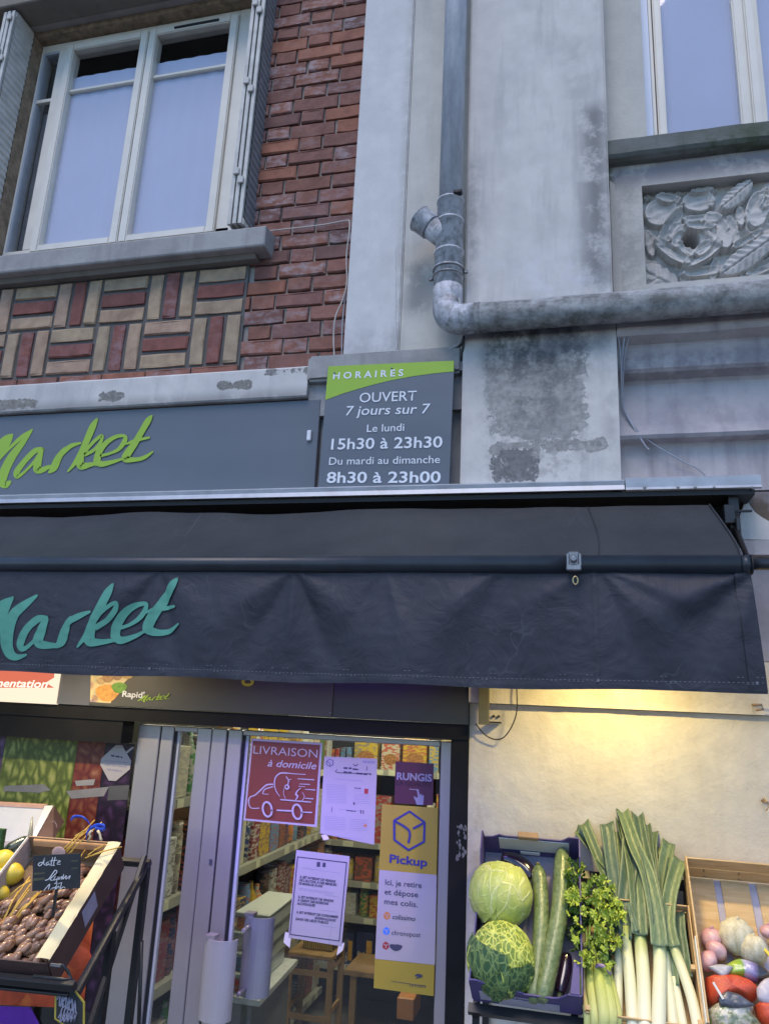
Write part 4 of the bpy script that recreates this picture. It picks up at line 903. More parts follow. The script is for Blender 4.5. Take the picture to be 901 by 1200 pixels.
CAR = [[(300, 415, 10), (255, 420, 10), (215, 455, 10), (175, 490, 9), (140, 505, 9), (130, 535, 9), (145, 580, 7), (205, 583, 6)], [(228, 480, 6), (245, 450, 8), (300, 432, 8)], [(228, 482, 5), (270, 486, 4)],
 [(400, 336, 10), (350, 338, 10), (318, 370, 9), (312, 420, 8), (325, 465, 6), (350, 500, 4)], [(400, 336, 8), (470, 342, 5), (530, 345, 5)], [(475, 376, 6), (590, 383, 8)], [(488, 412, 5), (560, 416, 7)], [(528, 450, 5), (598, 455, 8)], [(528, 513, 6), (585, 517, 8)],
 [(355, 522, 8), (450, 530, 9), (570, 540, 8)], [(330, 597, 10), (435, 602, 12)], [(515, 610, 8), (575, 613, 10)],
 [(395, 360, 6), (412, 385, 8), (408, 420, 6)], [(412, 385, 6), (432, 378, 5)], [(385, 430, 8), (402, 418, 10), (415, 435, 12), (400, 448, 10), (388, 430, 8)], [(385, 435, 3), (378, 480, 4), (392, 515, 4)], [(500, 440, 5), (475, 462, 8), (465, 485, 12), (478, 498, 10), (462, 525, 6)], [(485, 428, 5), (530, 432, 4)], [(510, 470, 3), (525, 500, 4), (510, 528, 5)]]
for cx_, cy_ in ((265, 590), (475, 607)): CAR.append([(cx_+32*cos(t), cy_+50*sin(t)*1+8*cos(t), 14) for t in [2*pi*k/16 for k in range(17)]])
st(lv, CAR, r4, NY-.0012, M['notice'])
nt = notice('information_sheet', [r5(48, 172), r5(342, 186), r5(324, 664), r5(24, 600)], NY-.003, M['notice'], 'lilac-white information sheet with faint small print, between delivery and plum posters', 'notice')
for q in ([r5(30, 610), r5(60, 604), (r5(75, 632)), r5(44, 640)],): quad_on(G(), q, NY-.001).out('tape', M['pvc'], nt, fix=False)
ny = NY-.0036
bars(nt, [(105, 296, 265, 308, 3)]+[(60, 328+k*9, 172, 333+k*9, 2.2) for k in range(12)]+[(212, 345+k*9, 255, 347+k*9, 2) for k in range(3)]+[(212, 380+k*10, 300, 384+k*10, 2) for k in range(6)]+[(50, 505+k*10, 165, 511+k*10, 2.2) for k in range(8)]+[(190, 520+k*10, 290, 525+k*10, 2.2) for k in range(7)]+[(78, 610, 260, 634, 2.2), (135, 466, 250, 474, 3)], r5, ny, M['greyink'])
bars(nt, [(155, 232, 200, 234, 10), (205, 238, 240, 242, 9), (155, 255, 200, 258, 9), (225, 262, 285, 268, 9), (215, 345, 250, 348, 5), (170, 470, 222, 476, 5)], r5, ny, M['ink'], 'headline')
st(nt, [[(90, 455, 3), (89, 482, 3)], [(250, 472, 6), (251, 490, 4)], [(264, 474, 6), (265, 494, 3)], [(208, 205+10, 3), (222, 225, 5), (235, 215, 4)], [(285, 228, 3), (283, 250, 4)], [(120, 245, 3), (125, 262, 3), (290, 268, 4), (303, 272, 7)], [(212, 430, 8), (214, 438, 8)]], r5, ny, M['ink'])
HEX = [(60, 200), (78, 188), (97, 197), (97, 218), (80, 228), (61, 218)]
st(nt, [[(a, b, 3) for a, b in (HEX[k], HEX[(k+1) % 6])] for k in range(6)]+[[(62, 201, 3), (79, 211, 3), (79, 222, 3)]], r5, ny, M['navyink'])
quad_on(G(), [r5(262, 196), r5(330, 199), r5(329, 213), r5(261, 209)], ny).out('label', M['greyink'], nt, fix=False)
quad_on(G(), [r5(270, 352), r5(292, 353), r5(290, 381), r5(269, 379)], ny).out('red_mark', M['redink'], nt, fix=False)
quad_on(G(), [r5(270, 548), r5(284, 552), r5(282, 566), r5(266, 562)], ny).out('orange_mark', M['orange'], nt, fix=False)
rg = notice('quality_poster', [r5(443, 200), r5(655, 213), r5(650, 446), r5(437, 432)], NY, M['plum'], 'small plum poster with pale word RUNGIS and a pointing hand, top right of the door', 'poster')
text(rg, 'RUNGIS', r5(450, 300), r5(645, 312), 40/4.742, NY-.0008, M['greyink'], bold=.03)
text(rg, 'LA QUALITÉ', r5(447, 330), r5(640, 342), 24/4.742, NY-.0008, plain('dark_plum', (.035, .008, .02), .6), bold=.02)
g = G(); quad_on(g, [r5(548, 400), r5(600, 402), r5(597, 442), r5(560, 441)], NY-.0008)
o = g.out('hand_print', M['greyink'], rg, fix=False)
st(rg, [[(574, 405, 11), (570, 380, 10), (566, 360, 9)], [(590, 410, 12), (596, 392, 10)], [(556, 415, 10), (549, 398, 9)], [(582, 405, 10), (584, 385, 10)]], r5, NY-.0010, M['greyink'], 'hand_print')
bars(rg, [(520, 352, 572, 356, 5)], r5, NY-.0008, M['greyink'])
pk = notice('parcel_point_sign', [r7(212, 55), r7(503, 75), r7(480, 1055), r7(168, 1012)], NY-.001, M['mustard'], 'tall yellow and white parcel pickup sign at the right side of the door', 'sign')
ny = NY-.0018
g = G(); quad_on(g, [r7(198, 397), r7(496, 424), r7(486, 892), r7(175, 860)], ny); g.out('white_field', M['notice'], pk, fix=False)
HX = [(275, 140), (355, 93), (433, 150), (430, 250), (350, 294), (276, 240)]
st(pk, [[(*HX[k], 11), (*HX[(k+1) % 6], 11)] for k in range(6)]+[[(275, 140, 11), (352, 192, 11), (350, 255, 11)], [(433, 150, 11), (376, 180, 11)]], r7, ny, M['navyink'], 'cube_logo')
text(pk, 'Pickup', r7(250, 358), r7(446, 380), 44/4.444, ny, M['navyink'], bold=.025)
for s_, a, b in (('Ici, je retire', (228, 474), (418, 492)), ('et dépose', (225, 524), (399, 540)), ('mes colis.', (223, 574), (397, 592))): text(pk, s_, r7(*a), r7(*b), 30/4.444, ny-.0004, M['ink'], bold=.006)
text(pk, 'colissimo', r7(266, 652), r7(384, 664), 26/4.444, ny-.0004, M['ink'], bold=.01, shear=.15); text(pk, 'chronopost', r7(262, 735), r7(412, 748), 26/4.444, ny-.0004, M['ink'], bold=.0, shear=.15)
for (cx_, cy_), mt in (((237, 636), 'orange'), ((234, 716), 'blueink'), ((231, 792), 'redink')):
    g = G(); g.b.faces.new([g.b.verts.new(X(*r7(cx_+19*cos(t), cy_+22*sin(t)), ny-.0004)) for t in [2*pi*q/6+.5 for q in range(6)]]); o = g.out('badge', M[mt], pk, fix=False)
    st(o, [[(cx_-12, cy_-9, 4), (cx_+1, cy_, 4), (cx_, cy_+12, 4)], [(cx_+12, cy_-8, 4), (cx_+4, cy_-2, 4)]], r7, ny-.0008, M['notice'], 'badge_mark')
st(pk, [[(258, 792, 20), (280, 802, 34), (300, 800, 30), (313, 796, 14)]], r7, ny-.0004, M['ink'], 'scribble')
st(pk, [[(385, 948, 8), (402, 945, 12), (418, 950, 12)], [(395, 940, 6), (408, 952, 18)], [(388, 962, 4), (400, 956, 6)]], r7, ny-.0004, M['ink'], 'bird_mark'); bars(pk, [(260, 975, 440, 1002, 3)], r7, ny-.0004, M['ink'])
text(pk, 'LA POSTE', r7(355, 1003), r7(440, 1012), 3.0, ny-.0006, M['ink'])
lw = notice('law_notice', [r6(487, 80), r6(800, 118), r6(752, 645), r6(440, 594)], NY-.002, M['notice'], 'pale framed legal notice with dark slanted paragraphs, middle of the door glass', 'notice')
ny = NY-.0026
for k, (a, b, c_, d_) in enumerate((((492, 118), (785, 152), (785, 158), (492, 124)), ((492, 118), (498, 118), (454, 575), (448, 575)), ((779, 152), (785, 152), (741, 617), (735, 617)), ((448, 572), (741, 612), (741, 618), (448, 578)))):
    quad_on(G(), [r6(*a), r6(*b), r6(*c_), r6(*d_)], ny).out('border_line', M['ink'], lw, fix=False)
quad_on(G(), [r6(608, 150), r6(628, 152), r6(626, 180), r6(606, 178)], ny).out('emblem', M['ink'], lw, fix=False); quad_on(G(), [r6(642, 154), r6(660, 156), r6(658, 182), r6(640, 180)], ny).out('emblem', M['ink'], lw, fix=False)
for s_, a, b in (("IL EST INTERDIT DE VENDRE", (508, 243), (718, 272)), ("DE L'ALCOOL À DES MINEURS", (504, 262), (724, 292)), ("DE MOINS DE 18 ANS", (501, 281), (640, 300)), ("IL EST INTERDIT DE VENDRE", (498, 360), (706, 386)), ("À CRÉDIT DES BOISSONS", (494, 380), (676, 402)), ("ALCOOLIQUES", (491, 399), (598, 412)),
                 ("IL EST INTERDIT DE CONSOMMER", (488, 450), (732, 480)), ("DES BOISSONS ALCOOLIQUES", (485, 470), (718, 500)), ("DANS CES LIEUX PUBLICS", (483, 489), (676, 514))): text(lw, s_, r6(*a), r6(*b), 14/5.006, ny, M['ink'], bold=.03, shear=.2)
bars(lw, [(518, 183, 748, 216, 2.4), (500, 302, 705, 330, 2.4), (505, 312, 700, 338, 2.4), (650, 342, 738, 356, 2.4), (636, 432, 728, 444, 2.4), (630, 522, 724, 536, 2.4)], r6, ny, M['greyink'])
for q in (((422, 560), (460, 572), (448, 655), (412, 622)), ((735, 640), (770, 622), (760, 670), (722, 700))): quad_on(G(), [r6(*p) for p in q], NY-.0005).out('tape', M['pvc'], lw, fix=False)
# ================================================================ LEFT SHOP WINDOW
sw = empty('shop_window', (-2.6, DY, 0), 'shop window left of the door with printed film of salad, fruit and tomatoes', 'window')
G().box(-3.8, -1.712, DY+.004, DY+.012, .3, 2.062).out('pane', M['shopglass'], sw)
def printmat(name, stops, scale, rough=.35, sat=1., stretch=(1, 1, 1)):
    m = NT(name, rough, spec=.4); v = m.obj(); n = m.n('TexNoise', {'Vector': v, 'Scale': 6., 'Detail': 3.}).outputs[1]
    vv = m.n('VectorMath', {0: m.map(v, stretch), 1: m.n('VectorMath', {0: n, 1: (.05, .05, .05)}, operation='MULTIPLY').outputs[0]}, operation='ADD').outputs[0]
    a = m.math('ADD', m.math('MULTIPLY', m.vor(vv, scale, 'DISTANCE_TO_EDGE'), 1.3), m.math('MULTIPLY', m.noise(v, scale*1.4, 7, .7), .5)); m.col(m.ramp(a, *stops)); return m.m
film = [('salad_film', -2.345, -1.998, 1.0, 1.972, [(.15, (.05, .065, .014)), (.42, (.12, .15, .03)), (.62, (.24, .27, .06)), (.85, (.36, .34, .12))], 30, (1, 1, .5)),
        ('fruit_film', -1.996, -1.868, 1.0, 1.972, [(.12, (.05, .012, .010)), (.4, (.16, .030, .022)), (.62, (.20, .065, .03)), (.85, (.30, .13, .08))], 24, (1, 1, .8)),
        ('plum_film', -1.866, -1.735, 1.0, 1.972, [(.2, (.010, .006, .012)), (.5, (.03, .012, .03)), (.75, (.06, .025, .075)), (.9, (.12, .03, .05))], 22, (1, 1, 1)),
        ('onion_film', -2.75, -2.347, 1.0, 1.972, [(.2, (.04, .02, .05)), (.5, (.12, .06, .15)), (.8, (.2, .13, .25))], 20, (1, 1, 1))]
for nm, x0, x1, z0, z1, stp, scl, str_ in film: G().box(x0, x1, DY-.001, DY+.002, z0, z1).out(nm, printmat(nm, stp, scl, stretch=str_), sw)
TOM = printmat('tomato_print', [(.05, (.05, .09, .01)), (.14, (.22, .03, .01)), (.35, (.50, .07, .02)), (.7, (.68, .16, .04)), (.95, (.8, .4, .12))], 8)
def lowfilm(pts, mat, name): quad_on(G(), pts, DY-.004).out(name, mat, sw, fix=False)
lowfilm([(-30, 1060), (112, 1062), (98, 1182), (-30, 1176)], TOM, 'tomato_film')
g = G()
for cx_, cy_, rx, ry in ((8, 1158, 24, 20), (55, 1160, 22, 20), (92, 1122, 16, 14)):
    c_ = X(cx_, cy_, DY-.0055); k = (X(cx_+rx, cy_, DY)-X(cx_, cy_, DY)).length; k2 = (X(cx_, cy_+ry, DY)-X(cx_, cy_, DY)).length
    g.grid(10, 16, lambda u, v_, c_=c_, k=k, k2=k2: c_+Vector((k*u*cos(2*pi*v_), -.004*(1-u*u), k2*u*sin(2*pi*v_))))
g.out('printed_tomato', plain('tomato_red', (.52, .075, .025), .4, .35, 12, bump=0), sw, fix=False)
g = G()
for cx_, cy_, s_ in ((14, 1140, 1), (33, 1148, .8), (88, 1092, 1.1), (60, 1142, .5)):
    for k in range(7):
        a = 2*pi*k/7+.3; quad_on(g, [(cx_, cy_), (cx_+5*s_*cos(a-.3), cy_+5*s_*sin(a-.3)), (cx_+13*s_*cos(a), cy_+10*s_*sin(a)), (cx_+5*s_*cos(a+.3), cy_+5*s_*sin(a+.3))], DY-.0105-k*1e-4)
g.out('printed_leaves', plain('leaf_print', (.12, .24, .03), .5, .3, 20, bump=0), sw, fix=False)
lowfilm([(-30, 1178), (36, 1180), (52, 1210), (-30, 1225)], plain('violet_print', (.13, .02, .35), .4), 'violet_band')
for q, c in ((((6, 921), (52, 919), (60, 926), (46, 929), (4, 927)), .25), (((78, 927), (128, 922), (122, 933), (84, 936)), .3), (((128, 921), (152, 920), (150, 937), (126, 938)), .12), (((88, 915), (112, 913), (110, 920), (90, 921)), .4)):
    g = G(); g.b.faces.new([g.b.verts.new(X(*p, DY-.003)) for p in q]); g.out('painted_reflection', plain('reflection_grey', (c*.8, c*.75, c*.72), .4, .2, 12), sw, fix=False)  # pale reflections on the window, painted as flat grey patches
stk = empty('octagonal_sticker', X(136, 895, .09), 'pale octagonal sticker with small print on the shop window beside the door frame', 'sticker')
zs = Zm(0, 18.02, (110, 865))
g = G(); g.b.faces.new([g.b.verts.new(X(*zs(*p), DY-.005)) for p in ((470, 148), (605, 150), (690, 300), (798, 480), (765, 660), (470, 905), (320, 895), (140, 560), (165, 425))]); g.out('sheet', M['notice'], stk, fix=False)
st(stk, [[(700, 305, 45), (765, 250, 45), (835, 200, 45)]], zs, DY-.004, M['notice'], 'tail')
bars(stk, [(370, 350, 610, 390, 34)], zs, DY-.0058, M['ink'], 'headline'); bars(stk, [(220, 465, 720, 505, 20), (240, 545, 690, 590, 34), (290, 640, 600, 680, 38)], zs, DY-.0058, M['greyink'])
# ================================================================ SHOP INTERIOR
M['shopwall'] = plain('shop_wall', (.30, .30, .27), .8, .05, 3)
struct(box('shop_floor', -4.2, 2.6, .14, 4.6, -.02, .006, plain('floor_tile', (.20, .20, .19), .35, .15, 4)))
struct(G().box(-4.2, 2.6, 4.5, 4.6, .006, 2.6).box(-4.2, -4.1, .2, 4.5, .006, 2.6).box(2.5, 2.6, .2, 4.5, .006, 2.6).out('shop_wall', M['shopwall'])); struct(box('shop_ceiling', -4.2, 2.6, .14, 4.6, 2.6, 2.7, M['shopwall']))
for x, y in ((-1.1, 1.3), (-1.2, 2.6), (-2.6, 1.5)):
    o = empty('ceiling_light', (x, y, 2.56), f'white ceiling light panel inside the shop, {"nearest the door" if y == 1.3 else "deepest in the shop" if y == 2.6 else "behind the film-covered window"}', 'ceiling light', 'ceiling lights inside the shop')
    box('diffuser', x-.3, x+.3, y-.3, y+.3, 2.568, 2.575, emis('shop_light', (1, .94, .70), 5.5), o); G().box(x-.32, x+.32, y-.32, y+.32, 2.576, 2.598).out('tray', M['pvc'], o)
SHELFM = plain('shelf_metal', (.33, .33, .27), .5, .1, 10); LAB = plain('price_label', (.62, .62, .45), .6, .1, 10); KICK = plain('dark_shelf_back', (.04, .04, .04), .8)
def gondola(name, label, horizontal, a0, a1, face, levels):
    t = empty(name, (face, a0, 0) if not horizontal else (a0, face, 0), label, 'shelf')
    if horizontal: box('back_panel', a0, a1, face+.40, face+.42, 0, 2.1, KICK, t)
    else: box('back_panel', face-.42, face-.40, a0, a1, 0, 2.1, KICK, t)
    for z in levels:
        b = (a0, a1, face, face+.40) if horizontal else (face-.40, face, a0, a1)
        s_ = G().box(b[0], b[1], b[2], b[3], z-.02, z).out('shelf', SHELFM, t)
        g = (G().box(a0, a1, face-.012, face, z-.035, z+.008) if horizontal else G().box(face, face+.012, a0, a1, z-.035, z+.008)); g.out('price_rail', SHELFM, s_)
        g = G(); rn = random.Random(int(z*100)); p = a0+.05
        while p < a1-.1:
            w = rn.uniform(.05, .09)
            if rn.random() < .8: (g.box(p, p+w, face-.015, face-.012, z-.032, z+.005) if horizontal else g.box(face+.012, face+.015, p, p+w, z-.032, z+.005))
            p += w+rn.uniform(.04, .2)
        tag(g.out('price_labels', LAB, s_), kind='stuff')
    return t
BS, SX = 3.15, -1.80
zbk = [X(450, 903, BS).z, X(450, 990, BS).z-.0, X(450, 1037, BS).z, X(450, 1079, BS).z, X(425, 1134, BS).z]
gondola('back_shelf', 'shelving along the back of the shop seen through the door glass', True, -2.2, 1.4, BS, zbk)
zsd = [1.70, 1.27, .92, .55, .2]
gondola('side_shelf', 'shelving along the left side of the shop, running away behind the door', False, .35, 3.1, SX, zsd)
COLS = {'yellow': (.55, .38, .03), 'red': (.40, .04, .03), 'green': (.06, .22, .05), 'navy': (.03, .05, .13), 'cream': (.50, .46, .34), 'burgundy': (.20, .03, .05), 'orange': (.55, .20, .04), 'white': (.55, .56, .52), 'sky blue': (.12, .25, .42), 'black': (.03, .03, .03), 'brown': (.16, .08, .04)}
PM = {}
for k, c in COLS.items():
    m = NT('pack_'+k.replace(' ', '_'), .4); v = m.obj(); r = m.rnd()
    off = m.n('VectorMath', {0: v, 1: m.n('CombineXYZ', {0: m.math('MULTIPLY', r, 9.), 1: 0., 2: m.math('MULTIPLY', r, 5.)}).outputs[0]}, operation='ADD').outputs[0]
    a = m.noise(m.map(off, (1, 1, 2.6)), 26, 3, .5); alt = tuple(min(1, x*.35+.10*(1-x)) for x in c)
    m.col(m.mix(m.ramp(a, (.50, 0.), (.54, 1.)), c, m.ramp(m.math('FRACT', m.math('MULTIPLY', r, 5.7)), (.0, (.5, .48, .4)), (.35, alt), (.7, (.5, .1, .05)), (1., (.5, .4, .08))))); PM[k] = m.m
def pack(kind, x0, x1, y0, y1, z0, z1, colr, where, group):
    if kind == 'bottle' or kind == 'jar':
        r = min(x1-x0, y1-y0)/2; h = z1-z0; cx_, cy_ = (x0+x1)/2, (y0+y1)/2
        o = G().lathe([(r*.9, z0), (r, z0+.01), (r, z0+h*.62), (r*.4, z0+h*.82), (r*.4, z1)] if kind == 'bottle' else [(r*.9, z0), (r, z0+.01), (r, z0+h*.82), (r*.85, z0+h*.86), (r*.88, z1)], 10, Matrix.Translation((cx_, cy_, 0))).out(kind, PM[colr])
    else: o = G().box(x0, x1, y0, y1, z0, z1).bevel(.003).out(kind, PM[colr])
    return tag(o, f'{colr} {kind.replace("_", " ")} on the {where}', kind.replace('_', ' '), group)
rn = random.Random(21); KS = list(COLS)
NAMES = ['top shelf', 'second shelf', 'third shelf', 'fourth shelf', 'bottom shelf']
# back shelf: cereals on top at their places, mixed goods below
CER = [(380, 401, 'cream', 10), (402, 413, 'sky blue', 12)]
for (a, b, c, t, bt) in ((386, 391, 'orange', 878, 901), (392, 397, 'red', 877, 901), (398, 404, 'sky blue', 876, 901), (405, 411, 'sky blue', 876, 901), (414, 442, 'yellow', 866, 902), (446, 468, 'cream', 868, 904), (471, 500, 'yellow', 866, 906), (502, 514, 'sky blue', 868, 908), (516, 540, 'yellow', 868, 909), (300, 320, 'orange', 880, 898), (325, 340, 'green', 876, 898), (345, 365, 'yellow', 876, 900)):
    p, q = X(a, bt, BS+.03), X(b, bt, BS+.03); z1 = X((a+b)/2, t, BS+.03).z
    o = pack('cereal_box' if b-a > 15 else 'carton', p.x, q.x-.004, BS+.03, BS+.13, zbk[0]+.002, z1, c, 'back shelf, top shelf', 'packets on the back shelf')
    if b-a > 18:
        ct = Vector(((p.x+q.x)/2, BS+.0285, zbk[0]+(z1-zbk[0])*.38)); r = (q.x-p.x)*.36
        g = G(); g.b.faces.new([g.b.verts.new(ct+Vector((r*cos(t_), 0, r*.75*sin(t_)))) for t_ in [2*pi*k/16 for k in range(16)]]); g.out('bowl_print', plain('bowl_print', (.35, .15, .04), .5, .6, 60, bump=0), o, fix=False)
for li, z in enumerate(zbk[1:4]):
    x = -2.1; top = (zbk[li]-z)*.78
    while x < .2:
        kind = rn.choice(['carton', 'jar', 'jar', 'packet', 'packet', 'bottle'][:6 if li == 0 else 5]); w = rn.uniform(.07, .15) if kind in ('carton', 'packet') else .075; h = top*rn.uniform(.6, 1.)
        pack(kind, x, x+w, BS+.03, BS+.03+min(w, .12), z+.002, z+h, rn.choice(['yellow', 'cream', 'green', 'orange', 'white', 'red', 'brown']), 'back shelf, '+NAMES[li+1], 'packets on the back shelf'); x += w+rn.uniform(.004, .03)
# beer packs
for k, (a, b) in enumerate(((398, 414), (416, 438), (440, 462), (380, 396))):
    p, q = X(a, 1134, BS+.02), X(b, 1134, BS+.02); zt_ = X((a+b)/2, 1094, BS).z
    t = empty('beer_pack', ((p.x+q.x)/2, BS+.02, zbk[4]), f'navy beer pack with glass picture, {["second from the left", "third from the left", "at the right end", "at the left end"][k]} on the low back shelf', 'beer pack', 'beer packs on the low back shelf')
    G().box(p.x, q.x-.006, BS+.02, BS+.2, zbk[4]+.002, zt_).bevel(.004).out('carton', plain('navy_beer_card', (.025, .035, .10), .4, .2, 20), t)
    w = q.x-p.x; G().box(p.x+w*.55, p.x+w*.85, BS+.0175, BS+.0195, zbk[4]+.03, zt_-.05).out('glass_print', plain('beer_print', (.60, .32, .05), .4, .2), t)
    for ch, fx in (('8.6', .05),):
        text(t, '8.6', (a+2, 1126), (a+2+(b-a)*.42, 1127), 12, BS+.018, M['notice'], bold=.03)
# side shelf products
for li, z in enumerate(zsd):
    y = .40; top = ((zsd[li-1]-z) if li else .42)*.80
    while y < 3.05:
        kind = rn.choice(['carton', 'packet', 'bottle', 'jar', 'carton']); w = rn.uniform(.08, .16) if kind in ('carton', 'packet') else .08; h = top*rn.uniform(.6, 1.)
        pack(kind, SX-.03-min(w, .14), SX-.03, y, y+w, z+.002, z+h, rn.choice(KS if li else ['cream', 'green', 'white', 'brown', 'yellow']), 'side shelf, '+NAMES[li], 'goods on the side shelf'); y += w+rn.uniform(.004, .02)
# plastic storage boxes on a counter
SB = plain('milky_plastic', (.50, .54, .50), .35, .08, 8, Alpha=1.); SBL = plain('box_lid', (.62, .65, .60), .4, .05, 8)
ct_ = empty('counter', (-1.55, 1.4, .80), 'white counter top under the stacked plastic boxes', 'counter')
G().prism([(-1.70, 1.02), (-1.46, 1.02), (-1.50, 1.66), (-1.70, 1.66)], 'z', .770, .795).out('counter_top', plain('counter_white', (.55, .56, .54), .4), ct_); G().box(-1.70, -1.53, 1.10, 1.62, 0, .77).out('cabinet', plain('counter_side', (.2, .2, .19), .6), ct_)
for k in range(4):
    z = .797+k*.085; lab = ['lowest', 'second from the bottom', 'third from the bottom', 'topmost'][k]
    t = empty('storage_box', (-1.6, 1.1, z), f'milky plastic box, {lab} of the stack behind the door', 'storage box', 'stacked plastic storage boxes')
    x1 = -1.530+.012*k
    G().prism([(-1.665, 1.08+.02*k), (x1, 1.08+.02*k), (x1-.03, 1.60), (-1.68, 1.60)], 'z', z, z+.070).bevel(.004).out('tub', SB, t)
    G().prism([(-1.672, 1.07+.02*k), (x1+.007, 1.07+.02*k), (x1-.022, 1.61), (-1.688, 1.61)], 'z', z+.071, z+.083).bevel(.004).out('lid', SBL, t)
    G().box(-1.655, x1-.02, 1.072+.02*k, 1.079+.02*k, z+.006, z+.060).out('contents', PM[['red', 'sky blue', 'white', 'orange'][k]], t)
# stool and basket
sl = empty('wooden_stool', (-1.66, 2.4, 0), 'honey coloured wooden stool inside the shop, seen under the legal notice', 'stool')
G().box(-1.80, -1.50, 2.34, 2.62, .60, .63).bevel(.006).out('seat', M['stoolwood'], sl)
for x in (-1.785, -1.515):
    for y in (2.36, 2.60): G().prism([(x-.017, y-.017), (x+.017, y-.017), (x+.017, y+.017), (x-.017, y+.017)], 'z', 0, .60).out('leg', M['stoolwood'], sl)
for z in (.50, .25):
    G().box(-1.768, -1.532, 2.352, 2.370, z, z+.03).out('stretcher', M['stoolwood'], sl); G().box(-1.794, -1.776, 2.377, 2.583, z+.04, z+.07).out('stretcher', M['stoolwood'], sl); G().box(-1.524, -1.506, 2.377, 2.583, z+.04, z+.07).out('stretcher', M['stoolwood'], sl)
bk = empty('wicker_basket', (-1.62, 2.48, .63), 'small yellow wicker basket standing on the wooden stool', 'basket')
wk = NT('wicker', .7); v = wk.obj(); w1 = wk.n('TexWave', {'Vector': v, 'Scale': 22., 'Distortion': 1.}).outputs[1]; wk.col(wk.mix(w1, (.16, .11, .03), (.45, .33, .10))); wk.bump(w1, .6, .004)
G().prism([(-1.72, .632), (-1.53, .632), (-1.515, .70), (-1.735, .70)], 'y', 2.42, 2.56).bevel(.006).out('body', wk.m, bk)
cr_ = tag(G().box(X(465, 1175, 1.6).x, X(485, 1175, 1.6).x, 1.6, 1.8, X(470, 1195, 1.6).z, X(470, 1169, 1.6).z).bevel(.005).out('carton', PM['orange']), 'small orange printed carton low behind the parcel sign', 'carton')
tb = empty('low_table', (-1.0, 2.9, 0), 'dark low wooden table in the shop under the beer shelf', 'table')
z_ = X(430, 1140, 2.7).z
G().box(-1.52, -.5, 2.7, 3.1, z_-.03, z_).out('top', M['stoolwood'], tb)
for x in (-1.48, -.56): G().box(x, x+.04, 2.72, 2.76, 0, z_-.03).out('leg', M['stoolwood'], tb)
# ================================================================ PRODUCE
def loc_at(root, px, py, h):
    """where the picture point falls on the root's local plane z=h (local coordinates)"""
    W = WM(root); n = (W.to_3x3() @ Vector((0, 0, 1))).normalized(); p0 = W @ Vector((0, 0, h))
    return W.inverted() @ ray_plane(px, py, p0, n)
def blob(name, T, r, mat, parent, disp=None, n=28, m_=18, sc_=(1, 1, 1), rot=None, local=True):
    """closed rounded body around T with a displacement"""
    g = G(); R3 = (rot or Euler((0, 0, 0))).to_matrix(); rows_ = []
    for j in range(m_+1):
        ph = pi*j/m_; ring = []
        for i in range(n):
            a = 2*pi*i/n; d = Vector((sin(ph)*cos(a), sin(ph)*sin(a), cos(ph))); k = disp(d) if disp else 0
            ring.append(T + R3 @ Vector((d.x*sc_[0], d.y*sc_[1], d.z*sc_[2]))*(r+k))
        rows_.append(ring)
    vs = [[g.b.verts.new(p) for p in ring] for ring in rows_[1:-1]]; top = g.b.verts.new(rows_[0][0]); bot = g.b.verts.new(rows_[-1][0])
    for A, B in zip(vs, vs[1:]):
        for i in range(n): g.b.faces.new((A[i], B[i], B[(i+1) % n], A[(i+1) % n])).smooth = True
    for i in range(n):
        g.b.faces.new((top, vs[0][i], vs[0][(i+1) % n])).smooth = True; g.b.faces.new((bot, vs[-1][(i+1) % n], vs[-1][i])).smooth = True
    return g.out(name, mat, parent, local)
# ---- support shelves (outside display)
TILT = atan2(.352, .28); SN, CS = sin(TILT), cos(TILT)
rk = empty('display_stand', (0, -.2, 0), 'dark metal stand carrying the sloping crates along the cream wall', 'display stand')
def slope_pt(x, y, z, org): return org+Vector((x, y*CS-z*SN, y*SN+z*CS))
ORG = Vector((0, -.40+.783*.115, 1.423-.622*.115))
g = G()
MS = Matrix.Translation(ORG) @ Matrix.Rotation(TILT, 4, 'X')
for nm, x0, x1, y0, y1 in (('front_rail', -.31, 1.6, -.03, -.005), ('back_rail', -.31, 1.6, .40, .425)): G().box(x0, x1, y0, y1, -.035, -.012, M=MS).out(nm, M['rack'], rk)
for x in (-.30, -.02, .33, .8, 1.5):
    G().box(x, x+.02, -.03, .42, -.055, -.036, M=MS).out('cross_bar', M['rack'], rk)
    p = MS @ Vector((x, -.02, -.055)); q = MS @ Vector((x, .41, -.055))
    G().box(p.x, p.x+.02, p.y-.01, p.y+.01, 0, p.z).out('leg', M['rack'], rk); G().box(q.x, q.x+.02, q.y-.01, q.y+.008, 0, q.z).out('leg', M['rack'], rk)
# ---- purple cardboard crate
pc = empty('cardboard_crate', ORG+Vector((-.142, 0, 0)), 'purple printed cardboard crate of cabbages and cucumbers beside the shop door', 'crate', rot=(TILT, 0, 0))
W2, L2, H2 = .152, .452, .115
G().box(-W2, W2, 0, L2, -.004, 0).out('bottom', M['innercard'], pc, True)
def cardwall(name, poly, axis, a, b, mat=None): return G().prism(poly, axis, a, b).out(name, mat or M['purplecard'], pc, True)
cardwall('back_wall', [(-W2, 0), (W2, 0), (W2, H2+.012), (W2-.03, H2+.012), (W2-.045, H2-.004), (W2-.055, H2-.010), (-W2+.075, H2-.010), (-W2+.055, H2-.004), (-W2+.03, H2-.02), (-W2+.004, H2-.024), (-W2, H2+.012)], 'y', L2, L2+.004)
G().box(-W2+.05, W2-.03, L2-.003, L2-.0005, .035, H2-.018).out('inner_lining', M['whitecard'], pc, True)
G().box(-.035, .028, L2-.006, L2-.0035, .016, .030).out('hand_hole', emis_ := plain('bright_gap', (.75, .72, .68), .8), pc, True)
